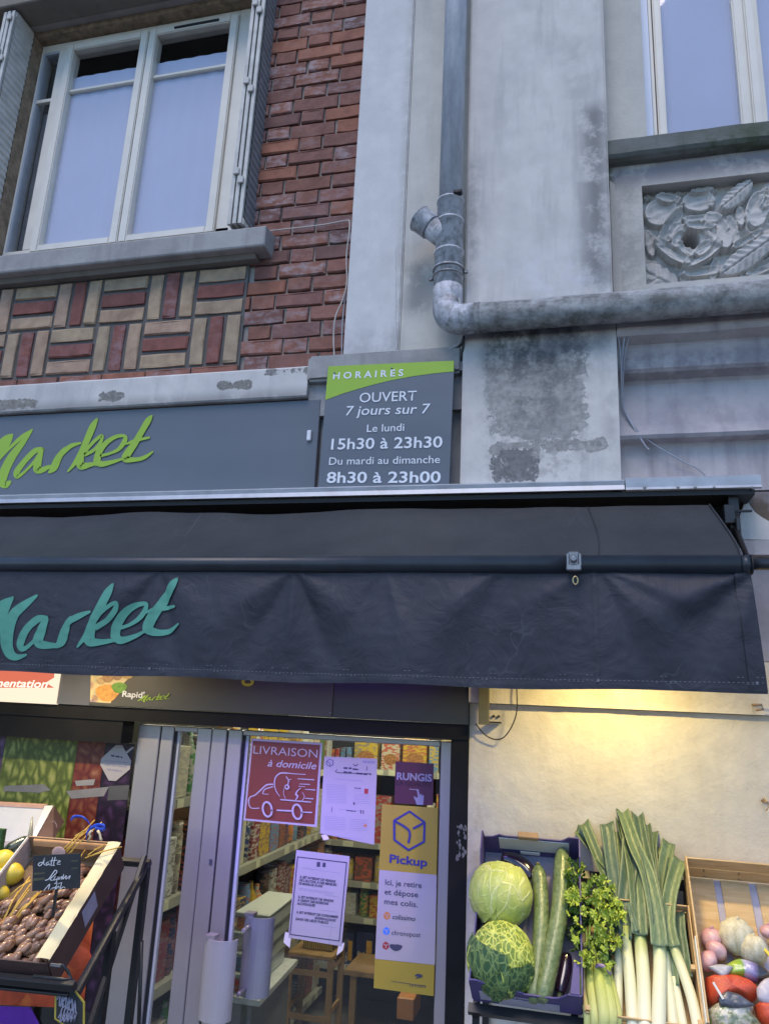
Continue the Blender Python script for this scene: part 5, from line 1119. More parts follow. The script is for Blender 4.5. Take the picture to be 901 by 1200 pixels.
G().box(-.038, .026, L2-.012, L2+.008, H2-.004, H2+.014).bevel(.002).out('card_tab', M['card'], pc, True)
cardwall('side_wall', [(0, 0), (L2, 0), (L2, H2+.012), (L2-.06, H2+.01), (L2-.09, H2-.02), (.10, H2-.02), (.07, H2), (0, H2)], 'x', -W2-.004, -W2)
cardwall('side_wall', [(0, 0), (L2, 0), (L2, H2+.012), (L2-.06, H2+.01), (L2-.09, H2-.02), (.12, H2-.02), (.09, H2+.005), (.02, H2+.005), (0, H2)], 'x', W2, W2+.004)
G().prism([(W2-.005, 0), (W2-.005, .08), (W2-.02, .08), (W2-.03, 0)], 'z', H2+.004, H2+.0065).out('corner_flap', M['purplecard'], pc, True)
fw = cardwall('front_wall', [(-W2, -.0), (W2, -.0), (W2, H2+.004), (W2-.035, H2+.004), (W2-.06, H2-.024), (W2-.075, H2-.030), (-.005, H2-.030), (-.012, H2-.022), (-.065, H2-.022), (-.085, H2-.012), (-W2+.06, H2-.004), (-W2+.02, H2+.02), (-W2, H2+.02)], 'y', -.004, 0)
for x0, x1, z0, z1 in ((-W2+.022, -.085, .020, .072), (-.078, .092, .006, .046)): G().box(x0, x1, -.0055, -.0042, z0, z1).out('label_print', plain('lilac_label', (.42, .40, .50), .5, .15, 30, bump=0), pc, True)
def text_local(parent, s, x0, z0, w, h, y, mat, shear=0, bold=0):
    cu = bpy.data.curves.new('t', 'FONT'); cu.body = s; cu.size = 1; cu.shear = shear; cu.offset = bold; cu.resolution_u = 3
    o = bpy.data.objects.new('t', cu); C.objects.link(o); me = bpy.data.meshes.new_from_object(o.evaluated_get(bpy.context.evaluated_depsgraph_get())); bpy.data.objects.remove(o); bpy.data.curves.remove(cu)
    xs = [v.co.x for v in me.vertices]; a, b = min(xs), max(xs)
    for v in me.vertices: v.co = Vector((x0+(v.co.x-a)/(b-a)*w, y, z0+v.co.y/.72*h))
    return link('lettering', me, parent, True, [mat])
text_local(pc, 'Agrumelle', -.052, .056, .078, .016, -.0058, plain('crate_lettering', (.5, .48, .6), .6), shear=.2, bold=.02)
# ---- cabbages
mc = NT('white_cabbage_leaf', .32, spec=.5); v = mc.obj()
vd = mc.n('VectorMath', {0: v, 1: mc.n('VectorMath', {0: mc.n('TexNoise', {'Vector': v, 'Scale': 14.}).outputs[1], 1: (.035, .035, .035)}, operation='MULTIPLY').outputs[0]}, operation='ADD').outputs[0]
e1 = mc.vor(mc.map(vd, (1, 1, .45)), 18, 'DISTANCE_TO_EDGE'); e2 = mc.vor(mc.map(vd, (1, 1, .6)), 42, 'DISTANCE_TO_EDGE')
vein = mc.math('MAXIMUM', mc.ramp(e1, (0., .85), (.05, 0.)), mc.ramp(e2, (0., .35), (.06, 0.)))
mc.col(mc.mix(vein, mc.mix(mc.ramp(mc.noise(v, 9, 5), (.35, 0.), (.7, 1.)), (.40, .47, .09), (.54, .57, .17)), (.70, .70, .34))); mc.bump(vein, .5, .004); M['cab'] = mc.m
msv = NT('savoy_leaf_light', .45, spec=.4); v = msv.obj()
vd = msv.n('VectorMath', {0: v, 1: msv.n('VectorMath', {0: msv.n('TexNoise', {'Vector': v, 'Scale': 20.}).outputs[1], 1: (.02, .02, .02)}, operation='MULTIPLY').outputs[0]}, operation='ADD').outputs[0]
def savoy(m, v, vd, dark, mid, rib):
    e = m.vor(m.map(vd, (1.1, 1.1, .62)), 58, 'DISTANCE_TO_EDGE'); b = m.vor(m.map(vd, (1, 1, .5)), 20, 'DISTANCE_TO_EDGE')
    r = m.math('MAXIMUM', m.ramp(e, (.03, 1.), (.13, 0.)), m.ramp(b, (.0, 1.), (.07, 0.)))
    m.col(m.mix(r, m.mix(m.noise(v, 12, 4), dark, mid), rib)); m.bump(m.math('ADD', m.math('MULTIPLY', r, .8), m.noise(v, 60, 3)), .5, .005)
savoy(msv, v, vd, (.10, .18, .03), (.24, .32, .05), (.62, .66, .14))
mdk = NT('savoy_leaf_dark', .5, spec=.4); v = mdk.obj()
vd = mdk.n('VectorMath', {0: v, 1: mdk.n('VectorMath', {0: mdk.n('TexNoise', {'Vector': v, 'Scale': 20.}).outputs[1], 1: (.02, .02, .02)}, operation='MULTIPLY').outputs[0]}, operation='ADD').outputs[0]
savoy(mdk, v, vd, (.035, .085, .035), (.06, .13, .05), (.18, .26, .08))
def leaf_shell(name, T, r, a0, a1, p0, p1, mat, parent, lift=.004, curl=.01, rot=None, ruff=0., nu=26, nv=20):
    R3 = (rot or Euler((0, 0, 0))).to_matrix(); g = G()
    def fn(u, v_):
        w = .25+.75*sin(pi*min(1, v_*.55+.22)); a = (a0+a1)/2+(a1-a0)*(u-.5)*w; ph = p0+(p1-p0)*v_
        e = max(abs(2*u-1)**4, (v_)**6); k = r+lift+curl*e+ruff*sin(u*26+v_*4)*e-.006*math.exp(-((u-.5)/.06)**2)*0
        k += .0025*mnoise.noise(Vector((u*9, v_*9, a0)))
        return T+R3 @ Vector((sin(ph)*cos(a)*k, sin(ph)*sin(a)*k, cos(ph)*k))
    g.grid(nu, nv, fn); return g.out(name, mat, parent, True, fix=False)
H_c = .085
def cab(name, px, py, rpx, label, mats, savoyed):
    t0 = loc_at(pc, px, py, H_c); W = WM(pc) @ t0
    rr = rpx/FOC*(W-CAMP).dot(FF)
    o = empty(name, W, label, 'cabbage', rot=(0, 0, 0))
    return o, rr
o, rr = cab('white_cabbage', 586, 1048, 36.5, 'smooth pale green white cabbage, upper one in the purple crate', None, False)
blob('head', Vector((0, 0, 0)), rr*.94, M['cab'], o, lambda d: .004*mnoise.noise(d*2.2)+.0015*mnoise.noise(d*6), 48, 32, (1, 1, .98))
for k, (a0, a1, p0, p1, e) in enumerate(((-2.9, -.9, 2.6, .35, (.3, .2, 0)), (-2.2, -.1, 2.5, .2, (0, -.3, .2)), (-3.3, -1.5, 2.7, .5, (.2, .5, 0)), (-1.6, .5, 2.6, .45, (-.2, .2, 0)))):
    leaf_shell('leaf', Vector((0, 0, 0)), rr*.95, a0, a1, p0, p1, M['cab'], o, .001+.0012*k, .004, Euler(e), .0012)
o, rr = cab('savoy_cabbage', 587, 1124, 38, 'crinkled dark green savoy cabbage with yellow ribs, lower one in the purple crate', None, True)
blob('head', Vector((0, 0, 0)), rr*.95, msv.m, o, lambda d: .006*mnoise.noise(d*2.5)+.003*abs(mnoise.noise(d*9)), 56, 38, (1, 1, 1.1))
for k, (a0, a1, p0, p1, e, mt, lf) in enumerate(((-2.8, -.3, 2.5, .2, (.1, .1, 0), msv.m, .003), (-3.4, -1.15, 2.9, 1.15, (0, .25, 0), mdk.m, .010), (-2.0, -.2, 3.0, 1.45, (.1, -.1, 0), mdk.m, .008), (-1.5, .5, 2.7, .6, (0, -.2, 0), msv.m, .005))):
    leaf_shell('leaf', Vector((0, 0, 0)), rr*.95, a0, a1, p0, p1, mt, o, lf, .006, Euler(e), .0035, 40, 34)
# ---- cucumbers (wrapped) and aubergines
mk = NT('wrapped_cucumber', .16, spec=.6, Coat_Weight=.8, Coat_Roughness=.08); v = mk.obj()
wr = mk.noise(mk.map(v, (3, 1, 9)), 30, 6, .7, .8); mk.col(mk.mix(mk.ramp(mk.noise(mk.map(v, (6, .6, 6)), 14, 5), (.35, 0.), (.7, 1.)), (.10, .15, .045), (.24, .29, .12)))
nrm = mk.n('Bump', {'Height': wr, 'Strength': 1.0, 'Distance': .010}).outputs[0]; mk.i(mk.p.inputs['Coat Normal'], nrm); mk.bump(wr, .35, .003); M['cuc'] = mk.m
def cucumber(pts, w, label, h=.06):
    P_ = [loc_at(pc, px, py, h) for px, py in pts]; W = WM(pc)
    Q = [W @ p for p in P_]; o = empty('cucumber', Q[0], label, 'cucumber'); Qs = [Vector(q) for q in catmull([tuple(q) for q in Q], 8)]
    n = len(Qs); R_ = [w*(min(1, (.35+.65*sin(min(1, i/(n*.12))*pi/2)), (.45+.55*sin(min(1, (n-1-i)/(n*.10)+.02)*pi/2)))) for i in range(n)]
    g = G().tube(Qs, R_, 20); b = g.out('body', M['cuc'], o)
    for k in range(3):
        i = (n-1)*(1+k*3)//8
    G().tube([Qs[0]+(Qs[0]-Qs[1])*.2, Qs[0]+(Qs[0]-Qs[1]).normalized()*.008], [.008, .006], 8).out('tip', plain('stem_brown', (.20, .17, .08), .8), o)
cucumber([(630, 1014), (634, 1060), (632, 1110), (624, 1175)], .0235, 'shorter film-wrapped cucumber next to the cabbages')
cucumber([(659, 994), (656, 1060), (648, 1110), (634, 1174)], .0265, 'longer film-wrapped cucumber beside the celery', .068)
AUB = NT('aubergine_skin', .16, spec=.7, Coat_Weight=.6); v = AUB.obj(); AUB.col(AUB.mix(AUB.noise(v, 12, 3), (.012, .006, .016), (.03, .015, .035)))
def aub(pts, w, label, h):
    W = WM(pc); Q = [W @ loc_at(pc, px, py, h) for px, py in pts]; o = empty('aubergine', Q[0], label, 'aubergine'); Qs = [Vector(q) for q in catmull([tuple(q) for q in Q], 8)]; n = len(Qs)
    G().tube(Qs, [w*(.30+.70*sin(pi*(.10+.80*i/(n-1)))**.6) for i in range(n)], 18).out('body', AUB.m, o)
    g = G().tube([Qs[-1], Qs[-1]+(Qs[-1]-Qs[-2]).normalized()*.02], [w*.45, w*.2], 8); g.out('cap', plain('aubergine_cap', (.09, .12, .05), .7), o)
aub([(588, 1006), (602, 1010), (616, 1020), (622, 1032)], .030, 'dark glossy aubergine lying behind the white cabbage', .03)
aub([(664, 1118), (661, 1140), (656, 1164)], .020, 'slim dark aubergine with a blue glint, low in the right corner of the purple crate', .03)
# ---- wooden crate with celery and leeks
lc = empty('wooden_crate', ORG+Vector((.178, -.0, 0)), 'narrow wooden crate holding celery and leeks, between the purple crate and the garlic crate', 'crate', rot=(TILT, 0, 0))
g0 = (-.158, .142)
for k in range(4): G().box(g0[0]+.004+k*.075, g0[0]+.070+k*.075, -.02, .34, -.004, .0).bevel(.001).out('slat', M['wood'], lc, True)
for z in (.006, .045): G().box(g0[0]-.004, g0[0], -.02, .14, z, z+.032).bevel(.001).out('side_slat', M['wood'], lc, True); G().box(g0[1], g0[1]+.004, -.02, .30, z, z+.032).bevel(.001).out('side_slat', M['wood'], lc, True)
for z in (.006, .045): G().box(g0[0]+.02, g0[1], .300, .304, z-.004, z+.022).bevel(.001).out('end_slat', M['wood'], lc, True); G().box(g0[0], g0[1], -.024, -.020, z, z+.030).bevel(.001).out('end_slat', M['wood'], lc, True)
for x in (g0[0]+.001, g0[1]-.013):
    for y in (-.018, .12): G().box(x, x+.012, y, y+.012, .001, .080).out('corner_post', M['wood'], lc, True)
zl = Zm(0, 4.444, (650, 930)); zc_ = Zm(0, 6., (660, 1000))
mlk = NT('leek_shaft', .42, spec=.4); v = mlk.pos(); x_, y_, z_ = mlk.xyz(v)
st_ = mlk.noise(mlk.map(v, (140, 10, 6)), 1.5, 4)
zz = mlk.math('ADD', z_, mlk.math('MULTIPLY', mlk.noise(v, 12, 2), .05))
mlk.col(mlk.ramp(mlk.n('MapRange', {'Value': zz, 'From Min': 1.40, 'From Max': 1.68}).outputs[0], (0., (.78, .75, .56)), (.45, (.72, .71, .44)), (.68, (.38, .46, .11)), (.85, (.13, .20, .07)), (1., (.085, .14, .07)))); mlk.bump(st_, .25, .002); M['lshaft'] = mlk.m
mll = NT('leek_leaf', .42, spec=.45); v = mll.obj(); r = mll.rnd(); st_ = mll.noise(mll.map(mll.pos(), (60, 30, 5)), 3, 5, .6)
mll.col(mll.mix(r, mll.mix(mll.ramp(st_, (.35, 0.), (.65, 1.)), (.055, .10, .070), (.10, .155, .105)), mll.mix(mll.ramp(st_, (.35, 0.), (.65, 1.)), (.11, .17, .08), (.19, .25, .13)))); mll.bump(st_, .5, .002); M['lleaf'] = mll.m
RNDL = random.Random(5)
def ribbon(name, pts, ws, h0, h1, mat, parent, fold=.28, twist=0., cut=0.):
    """a leek leaf: folded strip through crop points, heights h0..h1 above the crate floor"""
    n0 = len(pts); W = WM(lc); K = []
    for i, (x, y) in enumerate(pts):
        hh = h0+(h1-h0)*i/(n0-1); p = W @ loc_at(lc, *zl(x, y), hh); wd = (ws[0]+(ws[1]-ws[0])*i/(n0-1) if len(ws) == 2 else ws[i])*1.16
        K.append((p.x, p.y, p.z, wd/4.444/FOC*(p-CAMP).dot(FF)))
    P_ = catmull(K, 7); g = G(); R_ = []; nrm = (W.to_3x3() @ Vector((0, 0, 1))).normalized()
    for i, k in enumerate(P_):
        p = Vector(k[:3]); a = Vector(P_[max(0, i-1)][:3]); b = Vector(P_[min(len(P_)-1, i+1)][:3]); t = (b-a).normalized(); s_ = t.cross(nrm).normalized()
        tw = twist*i/len(P_); nn = (nrm*cos(tw)+s_*sin(tw)); ss = (s_*cos(tw)-nrm*sin(tw)); w = k[3]/2; row = []
        for q in (-1, -.66, -.33, 0, .33, .66, 1):
            row.append(g.b.verts.new(p+ss*w*q+nn*w*fold*1.9*(abs(q)**1.2)+nn*.0014*mnoise.noise(Vector((i*.3, q*2, h0*50)))+t*(cut*w*q if i == len(P_)-1 else 0)))
        R_.append(row)
    for A, B in zip(R_, R_[1:]):
        for q in range(6): g.b.faces.new((A[q], A[q+1], B[q+1], B[q])).smooth = True
    o = g.out(name, mat, parent, fix=False)
    md = o.modifiers.new('t', 'SOLIDIFY'); md.thickness = .0012
    return o
def leek(label, shaft, w, h, leaves):
    W = WM(lc); Q = [W @ loc_at(lc, *zl(x, y), h) for x, y in shaft]; o = empty('leek', Q[0], label, 'leek', 'leeks in the wooden crate'); o['group'] = 'leeks in the wooden crate'
    K = [Vector(q) for q in catmull([tuple(q) for q in Q], 6)]; ww = w/4.444/FOC*(Q[0]-CAMP).dot(FF)/2; n = len(K)
    G().tube(K, [ww*(1.0-.10*i/n) for i in range(n)], 16).out('shaft', M['lshaft'], o)
    for lf in leaves: ribbon('leaf', lf[0], lf[1], lf[2], lf[3], M['lleaf'], o, *(lf[4:]))
leek('thin bluish-white leek standing just right of the celery', [(325, 1330), (328, 1000), (335, 720)], 54, .035, [([(335, 760), (322, 560), (295, 360), (268, 158)], (50, 62), .04, .075, .2, 0, .3), ([(320, 700), (285, 500), (220, 330), (148, 158)], (40, 50), .03, .05, .35, .2, .5)])
leek('leek with a broad olive leaf, second from the celery', [(410, 1330), (392, 1000), (372, 800), (368, 700)], 66, .05, [([(366, 760), (365, 560), (385, 390), (402, 235)], (56, 84), .06, .06, .25, 0, -.2), ([(360, 700), (330, 540), (300, 420), (228, 330), (112, 190)], (44, 40), .045, .035, .4, 0, .6), ([(370, 720), (350, 480), (330, 320), (316, 165)], (40, 44), .04, .03, .3)])
leek('thick pale leek in the middle of the crate with dark collar leaves', [(470, 1330), (462, 1000), (448, 800), (440, 690)], 78, .055, [([(440, 740), (430, 580), (412, 420), (385, 250), (352, 95)], (70, 56), .075, .05, .3, .1, .5), ([(448, 720), (445, 560), (425, 380), (365, 240), (330, 90)], (60, 46), .065, .045, .4, .2, -.5), ([(425, 720), (400, 640), (380, 570)], (30, 16), .08, .085, .3)])
leek('tall leek with long dark leaves crossing the others, highest tip of the crate', [(538, 1330), (542, 1050), (546, 900), (540, 760)], 76, .07, [([(542, 800), (525, 640), (482, 430), (420, 290), (372, 150), (345, 78)], (72, 50), .09, .07, .3, 0, .6), ([(545, 790), (530, 600), (490, 400), (455, 260), (430, 120), (405, 62)], (60, 46), .085, .06, .35, .1, -.6), ([(540, 740), (520, 520), (500, 330), (475, 120)], (50, 26), .07, .05, .3), ([(535, 700), (520, 480), (505, 300), (512, 200)], (44, 40), .05, .04, .3, 0, .2)])
leek('leek with upright light green leaves behind the tall one', [(625, 1330), (600, 1080), (575, 900), (568, 780)], 62, .045, [([(568, 820), (562, 640), (560, 450), (592, 255)], (60, 56), .055, .04, .25, 0, -.3), ([(560, 800), (545, 560), (540, 380), (535, 280)], (50, 40), .04, .03, .3)])
leek('short leek half hidden at the lower right of the bunch', [(690, 1330), (650, 1120), (618, 960)], 52, .04, [([(620, 1000), (600, 860), (560, 700), (530, 560)], (44, 40), .05, .045, .3)])
leek('rightmost leek leaning left with a forked pale leaf', [(765, 1330), (715, 1080), (655, 900), (610, 780)], 60, .06, [([(618, 800), (590, 680), (600, 520), (650, 345)], (56, 62), .075, .055, .25, 0, -.2), ([(615, 790), (585, 660), (585, 500), (615, 345)], (48, 46), .06, .04, .35, 0, .1), ([(690, 960), (672, 860), (650, 720), (640, 620)], (40, 44), .05, .04, .45, .3, .3)])
# celery
ce = empty('celery', WM(lc) @ loc_at(lc, 699, 1190, .06), 'leafy celery bunch tied with a rubber band, left end of the leek crate', 'celery')
ms = NT('celery_stalk', .4, spec=.4); v = ms.pos(); x_, y_, z_ = ms.xyz(v); ms.col(ms.ramp(ms.n('MapRange', {'Value': z_, 'From Min': 1.39, 'From Max': 1.60}).outputs[0], (0., (.55, .56, .20)), (.4, (.40, .46, .08)), (.8, (.16, .26, .04)), (1., (.14, .24, .03)))); ms.bump(ms.noise(ms.map(v, (170, 30, 4)), 2, 3), .5, .003)
for k, (x0, x1, x2, w, h) in enumerate(((170, 155, 165, 44, .06), (205, 190, 178, 46, .075), (250, 235, 205, 50, .085), (290, 270, 235, 46, .08), (318, 290, 250, 40, .065), (235, 215, 200, 44, .05), (270, 255, 240, 40, .045))):
    P_ = [WM(lc) @ loc_at(lc, *zl(x, y), hh) for x, y, hh in ((x0, 1225, h-.012), (x0+6, 1150, h), (x1, 1000, h-.005), ((x1+x2)/2, 900, h-.015), (x2, 780, h-.01), (x2-5+k*12, 640, h))]
    K = [Vector(q) for q in catmull([tuple(q) for q in P_], 6)]; n = len(K); ww = w/4.444/FOC*2.5/2
    G().tube(K, [ww*(.75+.55*sin(pi*min(1, i/n*1.4))-.62*min(1, i/n)) for i in range(n)], 10, flat=.6).out('stalk', ms.m, ce)
P_ = [WM(lc) @ loc_at(lc, *zl(x, y), h) for x, y, h in ((208, 912, .065), (222, 895, .085), (250, 898, .092), (275, 920, .085), (288, 940, .06))]
G().tube([Vector(q) for q in catmull([tuple(q) for q in P_], 5)], .0035, 6, flat=1.6).out('rubber_band', plain('band_violet', (.35, .25, .42), .5), ce)
def leafmat(name, c1, c2):
    m = NT(name, .4, spec=.45); v = m.obj(); r = m.rnd(); m.col(m.mix(m.math('MULTIPLY_ADD', m.noise(v, 30, 3), .7, m.math('MULTIPLY', r, .4)), c1, c2)); m.bump(m.noise(v, 160, 3), .3, .002); return m.m
LF = [leafmat('celery_leaf_light', (.24, .34, .03), (.48, .54, .07)), leafmat('celery_leaf_mid', (.06, .13, .012), (.16, .25, .025)), leafmat('celery_leaf_dark', (.018, .045, .010), (.045, .09, .02))]
def lobed(seed, s=.02):
    rn = random.Random(seed); g = G(); pts = []
    n = 22
    for k in range(n):
        a = 2*pi*k/n; r = s*(.55+.30*abs(cos(2.5*a))+.18*(k % 2)+rn.uniform(-.05, .05)); pts.append((r*cos(a)*.9, r*sin(a)))
    c = g.b.verts.new((0, 0, .0)); vs = [g.b.verts.new((x, y, .004*sin(6*atan2(y, x))-.25*(x*x+y*y)/s)) for x, y in pts]
    for k in range(n): g.b.faces.new((c, vs[k], vs[(k+1) % n])).smooth = False
    me = bpy.data.meshes.new('leaf'); g.b.to_mesh(me); g.b.free(); return me
LMS = []
for mi in range(3):
    for k in range(3): me = lobed(mi*10+k); me.materials.append(LF[mi]); LMS.append(me)
rn = random.Random(12); Wl = WM(lc)
CL = [((100, 400), 60, 1), ((130, 520), 70, 1), ((215, 500), 60, 0), ((100, 620), 60, 2), ((260, 560), 60, 0), ((300, 600), 60, 0), ((250, 680), 80, 0), ((120, 700), 60, 2), ((230, 760), 60, 1), ((290, 760), 45, 0), ((170, 850), 40, 0), ((90, 540), 40, 0), ((150, 600), 70, 2), ((240, 850), 50, 2), ((110, 760), 50, 2), ((330, 640), 30, 0)]
for (cx_, cy_), sp, tone in CL:
    for k in range(23):
        x, y = cx_+rn.gauss(0, sp*.55), cy_+rn.gauss(0, sp*.6); x = max(70, min(365, x))
        tn = tone if rn.random() < .65 else rn.randrange(3)
        hh = {0: .105, 1: .085, 2: .055}[tn]+rn.uniform(-.015, .015)
        p = Wl @ loc_at(lc, *zl(x, y), hh)
        o = bpy.data.objects.new('leaf', LMS[tn*3+rn.randrange(3)]); C.objects.link(o); o.location = p
        o.rotation_euler = (TILT+rn.uniform(-.9, .9), rn.uniform(-.9, .9), rn.uniform(0, 6.28)); s_ = rn.uniform(.45, .95); o.scale = (s_, s_, s_); o.parent = ce; o.matrix_parent_inverse = WM(ce).inverted()
# ---- garlic crate on the right
gc = empty('wooden_crate', ORG+Vector((.505, .0, 0)), 'wide pale wooden crate of garlic and onions at the right edge', 'crate', rot=(TILT, 0, 0))
p0 = loc_at(gc, 812, 1022, .10); p1 = loc_at(gc, 830, 1190, .10); print('gc', p0, p1)
gx0 = -.172; gx1 = .33
for k, x in enumerate((-.168, -.068, .034, .135, .236)): G().box(x, x+.080, -.02, .43, -.006, -.002).bevel(.001).out('slat', M['wood'], gc, True)
G().box(gx0, gx1, -.02, .43, -.010, -.0065).out('backing_paper', plain('lilac_paper', (.40, .37, .44), .8), gc, True)
for z in (.002, .056): G().box(gx0, gx1, .430, .435, z, z+.05).bevel(.001).out('end_slat', M['wood'], gc, True)
for z in (.002, .056):
    for x in (gx0-.005, gx1): G().box(x, x+.005, -.02, .44, z, z+.048).bevel(.001).out('side_slat', M['wood'], gc, True)
G().box(gx0-.009, gx0-.0055, -.02, .20, .050, .104).bevel(.001).out('pale_side_slat', plain('pale_wood', (.70, .66, .56), .7, .08, 30), gc, True)
G().box(gx0, gx1, -.025, -.020, .002, .09).bevel(.001).out('front_slat', M['wood'], gc, True)
for x in (-.12, -.02, .10, .2): G().tube([(x, .4290, .014), (x+.012, .4285, .008)], .0016, 5).tube([(x, .428, .040), (x, .4285, .054)], .0014, 5).out('staple', M['rust'], gc, True)
Wg = WM(gc)
def gat(px, py, h): return Wg @ loc_at(gc, px, py, h)
PG = veg('pink_garlic_skin', (.50, .22, .27), (.66, .42, .42), 10, .35, .3, (1, 1, .3)); WG = veg('white_garlic_skin', (.50, .43, .27), (.72, .66, .48), 55, .6, 1.0, (1, 1, .35))
def bulb(name, px, py, rpx, h, mat, label, cat, clove=7, grp=None, lean=(0, 0, 0), tip=True):
    W = gat(px, py, h); r = rpx/FOC*(W-CAMP).dot(FF); o = empty(name, W, label, cat, grp)
    a = blob('body', Vector((0, 0, 0)), r, mat, o, lambda d: r*(.10*abs(cos(clove/2*atan2(d.y, d.x)))*(1-abs(d.z)))+.001*mnoise.noise(d*5), 30, 18, (1, 1, .85), Euler(lean))
    if tip: G().tube([Vector((0, 0, r*.8)), Vector((.002, 0, r*.98)), Vector((.006, -.002, r*1.12))], [r*.20, r*.13, r*.08], 8).out('neck', mat, o, True)
    return o
bulb('pink_garlic', 833, 1099, 11.5, .03, PG, 'uppermost pink garlic bulb by the crate side', 'garlic', lean=(.5, -.5, 0)); bulb('pink_garlic', 839, 1114, 11.5, .038, PG, 'middle pink garlic bulb touching the white netted garlic', 'garlic', lean=(-.4, .6, 0)); bulb('pink_garlic', 829, 1126, 11, .042, PG, 'lowest pink garlic bulb above the clear packet', 'garlic', lean=(.2, -.9, 0), tip=False)
bulb('white_garlic', 863, 1097, 19, .045, WG, 'larger knobbly white garlic in netting, upper one', 'garlic', 9, lean=(1.2, .3, 0)); bulb('white_garlic', 882, 1113, 15.5, .050, WG, 'netted white garlic leaning right, lower one', 'garlic', 7, lean=(1.8, .8, 0)); bulb('pink_garlic', 900, 1092, 9, .04, PG, 'pink garlic bulb cut by the right edge beside the yellow tag', 'garlic')
yt = tag(G().box(-.004, .004, -.03, .03, -.001, .001, M=Matrix.Translation(gat(895, 1112, .075)) @ Matrix.Rotation(TILT, 4, 'X') @ Matrix.Rotation(.62, 4, 'Z')).out('yellow_tag', plain('yellow_plastic', (.70, .52, .02), .4)), 'narrow yellow plastic tag on the white netted garlic at the right edge', 'tag')
def pillow(name, pts, h, th, mat, label, cat, n=22, wr=.004, seed=0, grp=None):
    """a soft pack filling a picture outline, lying in the garlic crate"""
    P_ = [gat(x, y, h) for x, y in pts]; c = sum(P_, Vector())/len(P_); nrm = (Wg.to_3x3() @ Vector((0, 0, 1))).normalized()
    K = [Vector(q) for q in catmull([tuple(q) for q in P_]+[tuple(P_[0])], 5)][:-1]; g = G(); rings = []
    for j in range(7):
        s_ = 1-(j/6)**1.0; rings.append([g.b.verts.new(c+(k-c)*s_+nrm*(th*sqrt(max(0, 1-s_**3))+wr*mnoise.noise((c+(k-c)*s_)*55+Vector((seed, 0, 0))))) for k in K] if j < 6 else [g.b.verts.new(c+nrm*th)])
    m_ = len(K)
    for A, B in zip(rings[:5], rings[1:6]):
        for i in range(m_): g.b.faces.new((A[i], A[(i+1) % m_], B[(i+1) % m_], B[i])).smooth = True
    for i in range(m_): g.b.faces.new((rings[5][i], rings[5][(i+1) % m_], rings[6][0])).smooth = True
    und = [g.b.verts.new(v.co-nrm*th*.6) for v in rings[0]]
    for i in range(m_): g.b.faces.new((rings[0][(i+1) % m_], rings[0][i], und[i], und[(i+1) % m_]))
    g.b.faces.new(und[::-1])
    o = g.out(name, mat, None); return tag(o, label, cat, grp)
RN_ = NT('red_net', .45); v = RN_.obj(); e = RN_.vor(v, 190, 'DISTANCE_TO_EDGE'); RN_.col(RN_.mix(RN_.ramp(e, (.04, 1.), (.14, 0.)), RN_.mix(RN_.noise(v, 18, 3), (.45, .07, .025), (.62, .13, .05)), (.60, .05, .03))); RN_.bump(e, .5, .002)
PL = NT('clear_packet', .12, spec=.7, Coat_Weight=.8); v = PL.obj(); PL.col(PL.ramp(PL.noise(v, 26, 4, .6), (.30, (.06, .07, .05)), (.42, (.22, .26, .14)), (.50, (.50, .48, .44)), (.60, (.22, .30, .07)), (.75, (.55, .52, .48)))); PL.bump(PL.noise(v, 45, 5, .7, 1.), .9, .006)
GP = NT('green_packet', .2, spec=.6, Coat_Weight=.5); v = GP.obj(); x_, y_, z_ = GP.xyz(v); GP.col(GP.ramp(GP.n('MapRange', {'Value': GP.math('ADD', x_, GP.math('MULTIPLY', GP.noise(v, 30, 3), .015)), 'From Min': -.045, 'From Max': .06}).outputs[0], (0., (.35, .45, .05)), (.35, (.22, .36, .03)), (.42, (.45, .42, .58)), (.62, (.22, .18, .38)), (.75, (.04, .035, .04)), (1., (.05, .04, .035)))); GP.bump(GP.noise(v, 40, 4), .5, .005)
pillow('onion_net', [(826, 1146), (842, 1141), (866, 1145), (884, 1153), (889, 1163), (880, 1171), (862, 1168), (846, 1172), (836, 1178), (828, 1168)], .045, .035, RN_.m, 'orange-red net of onions lying across the crate below the green packet', 'net bag', seed=1)
pillow('onion_net', [(884, 1178), (895, 1174), (915, 1178), (925, 1200), (905, 1206), (890, 1196)], .045, .035, RN_.m, 'second orange-red net in the lower right corner', 'net bag', seed=2)
pillow('herb_packet', [(848, 1132), (862, 1124), (878, 1127), (896, 1134), (903, 1146), (890, 1151), (872, 1145), (852, 1143)], .055, .022, GP.m, 'green and violet printed herb packet under the white garlic', 'packet', wr=.003)
pillow('clear_packet', [(828, 1133), (840, 1130), (852, 1131), (858, 1134), (848, 1144), (836, 1138)], .075, .006, plain('film_flap', (.40, .38, .40), .25, .3, 30, bump=.4), 'folded clear plastic flap over the lowest pink garlic', 'packet', wr=.003, seed=5)
pillow('salad_packet', [(828, 1184), (838, 1176), (850, 1178), (866, 1182), (882, 1180), (884, 1190), (892, 1204), (860, 1212), (836, 1206), (829, 1196)], .05, .03, PL.m, 'crumpled clear packet with greens at the bottom of the garlic crate', 'packet', seed=3)
pillow('label_packet', [(842, 1168), (850, 1162), (862, 1164), (876, 1172), (882, 1178), (862, 1180), (844, 1178)], .085, .008, plain('dark_label', (.09, .10, .13), .3, .5, 40), 'small dark labelled packet lying on the red net', 'packet', seed=4)
tag(G().box(-.003, .003, -.022, .022, -.001, .001, M=Matrix.Translation(gat(841, 1161, .095)) @ Matrix.Rotation(TILT, 4, 'X') @ Matrix.Rotation(.45, 4, 'Z')).out('white_tie', M['whitecard']), 'thin white plastic tie sticking out of the red onion net', 'tie')
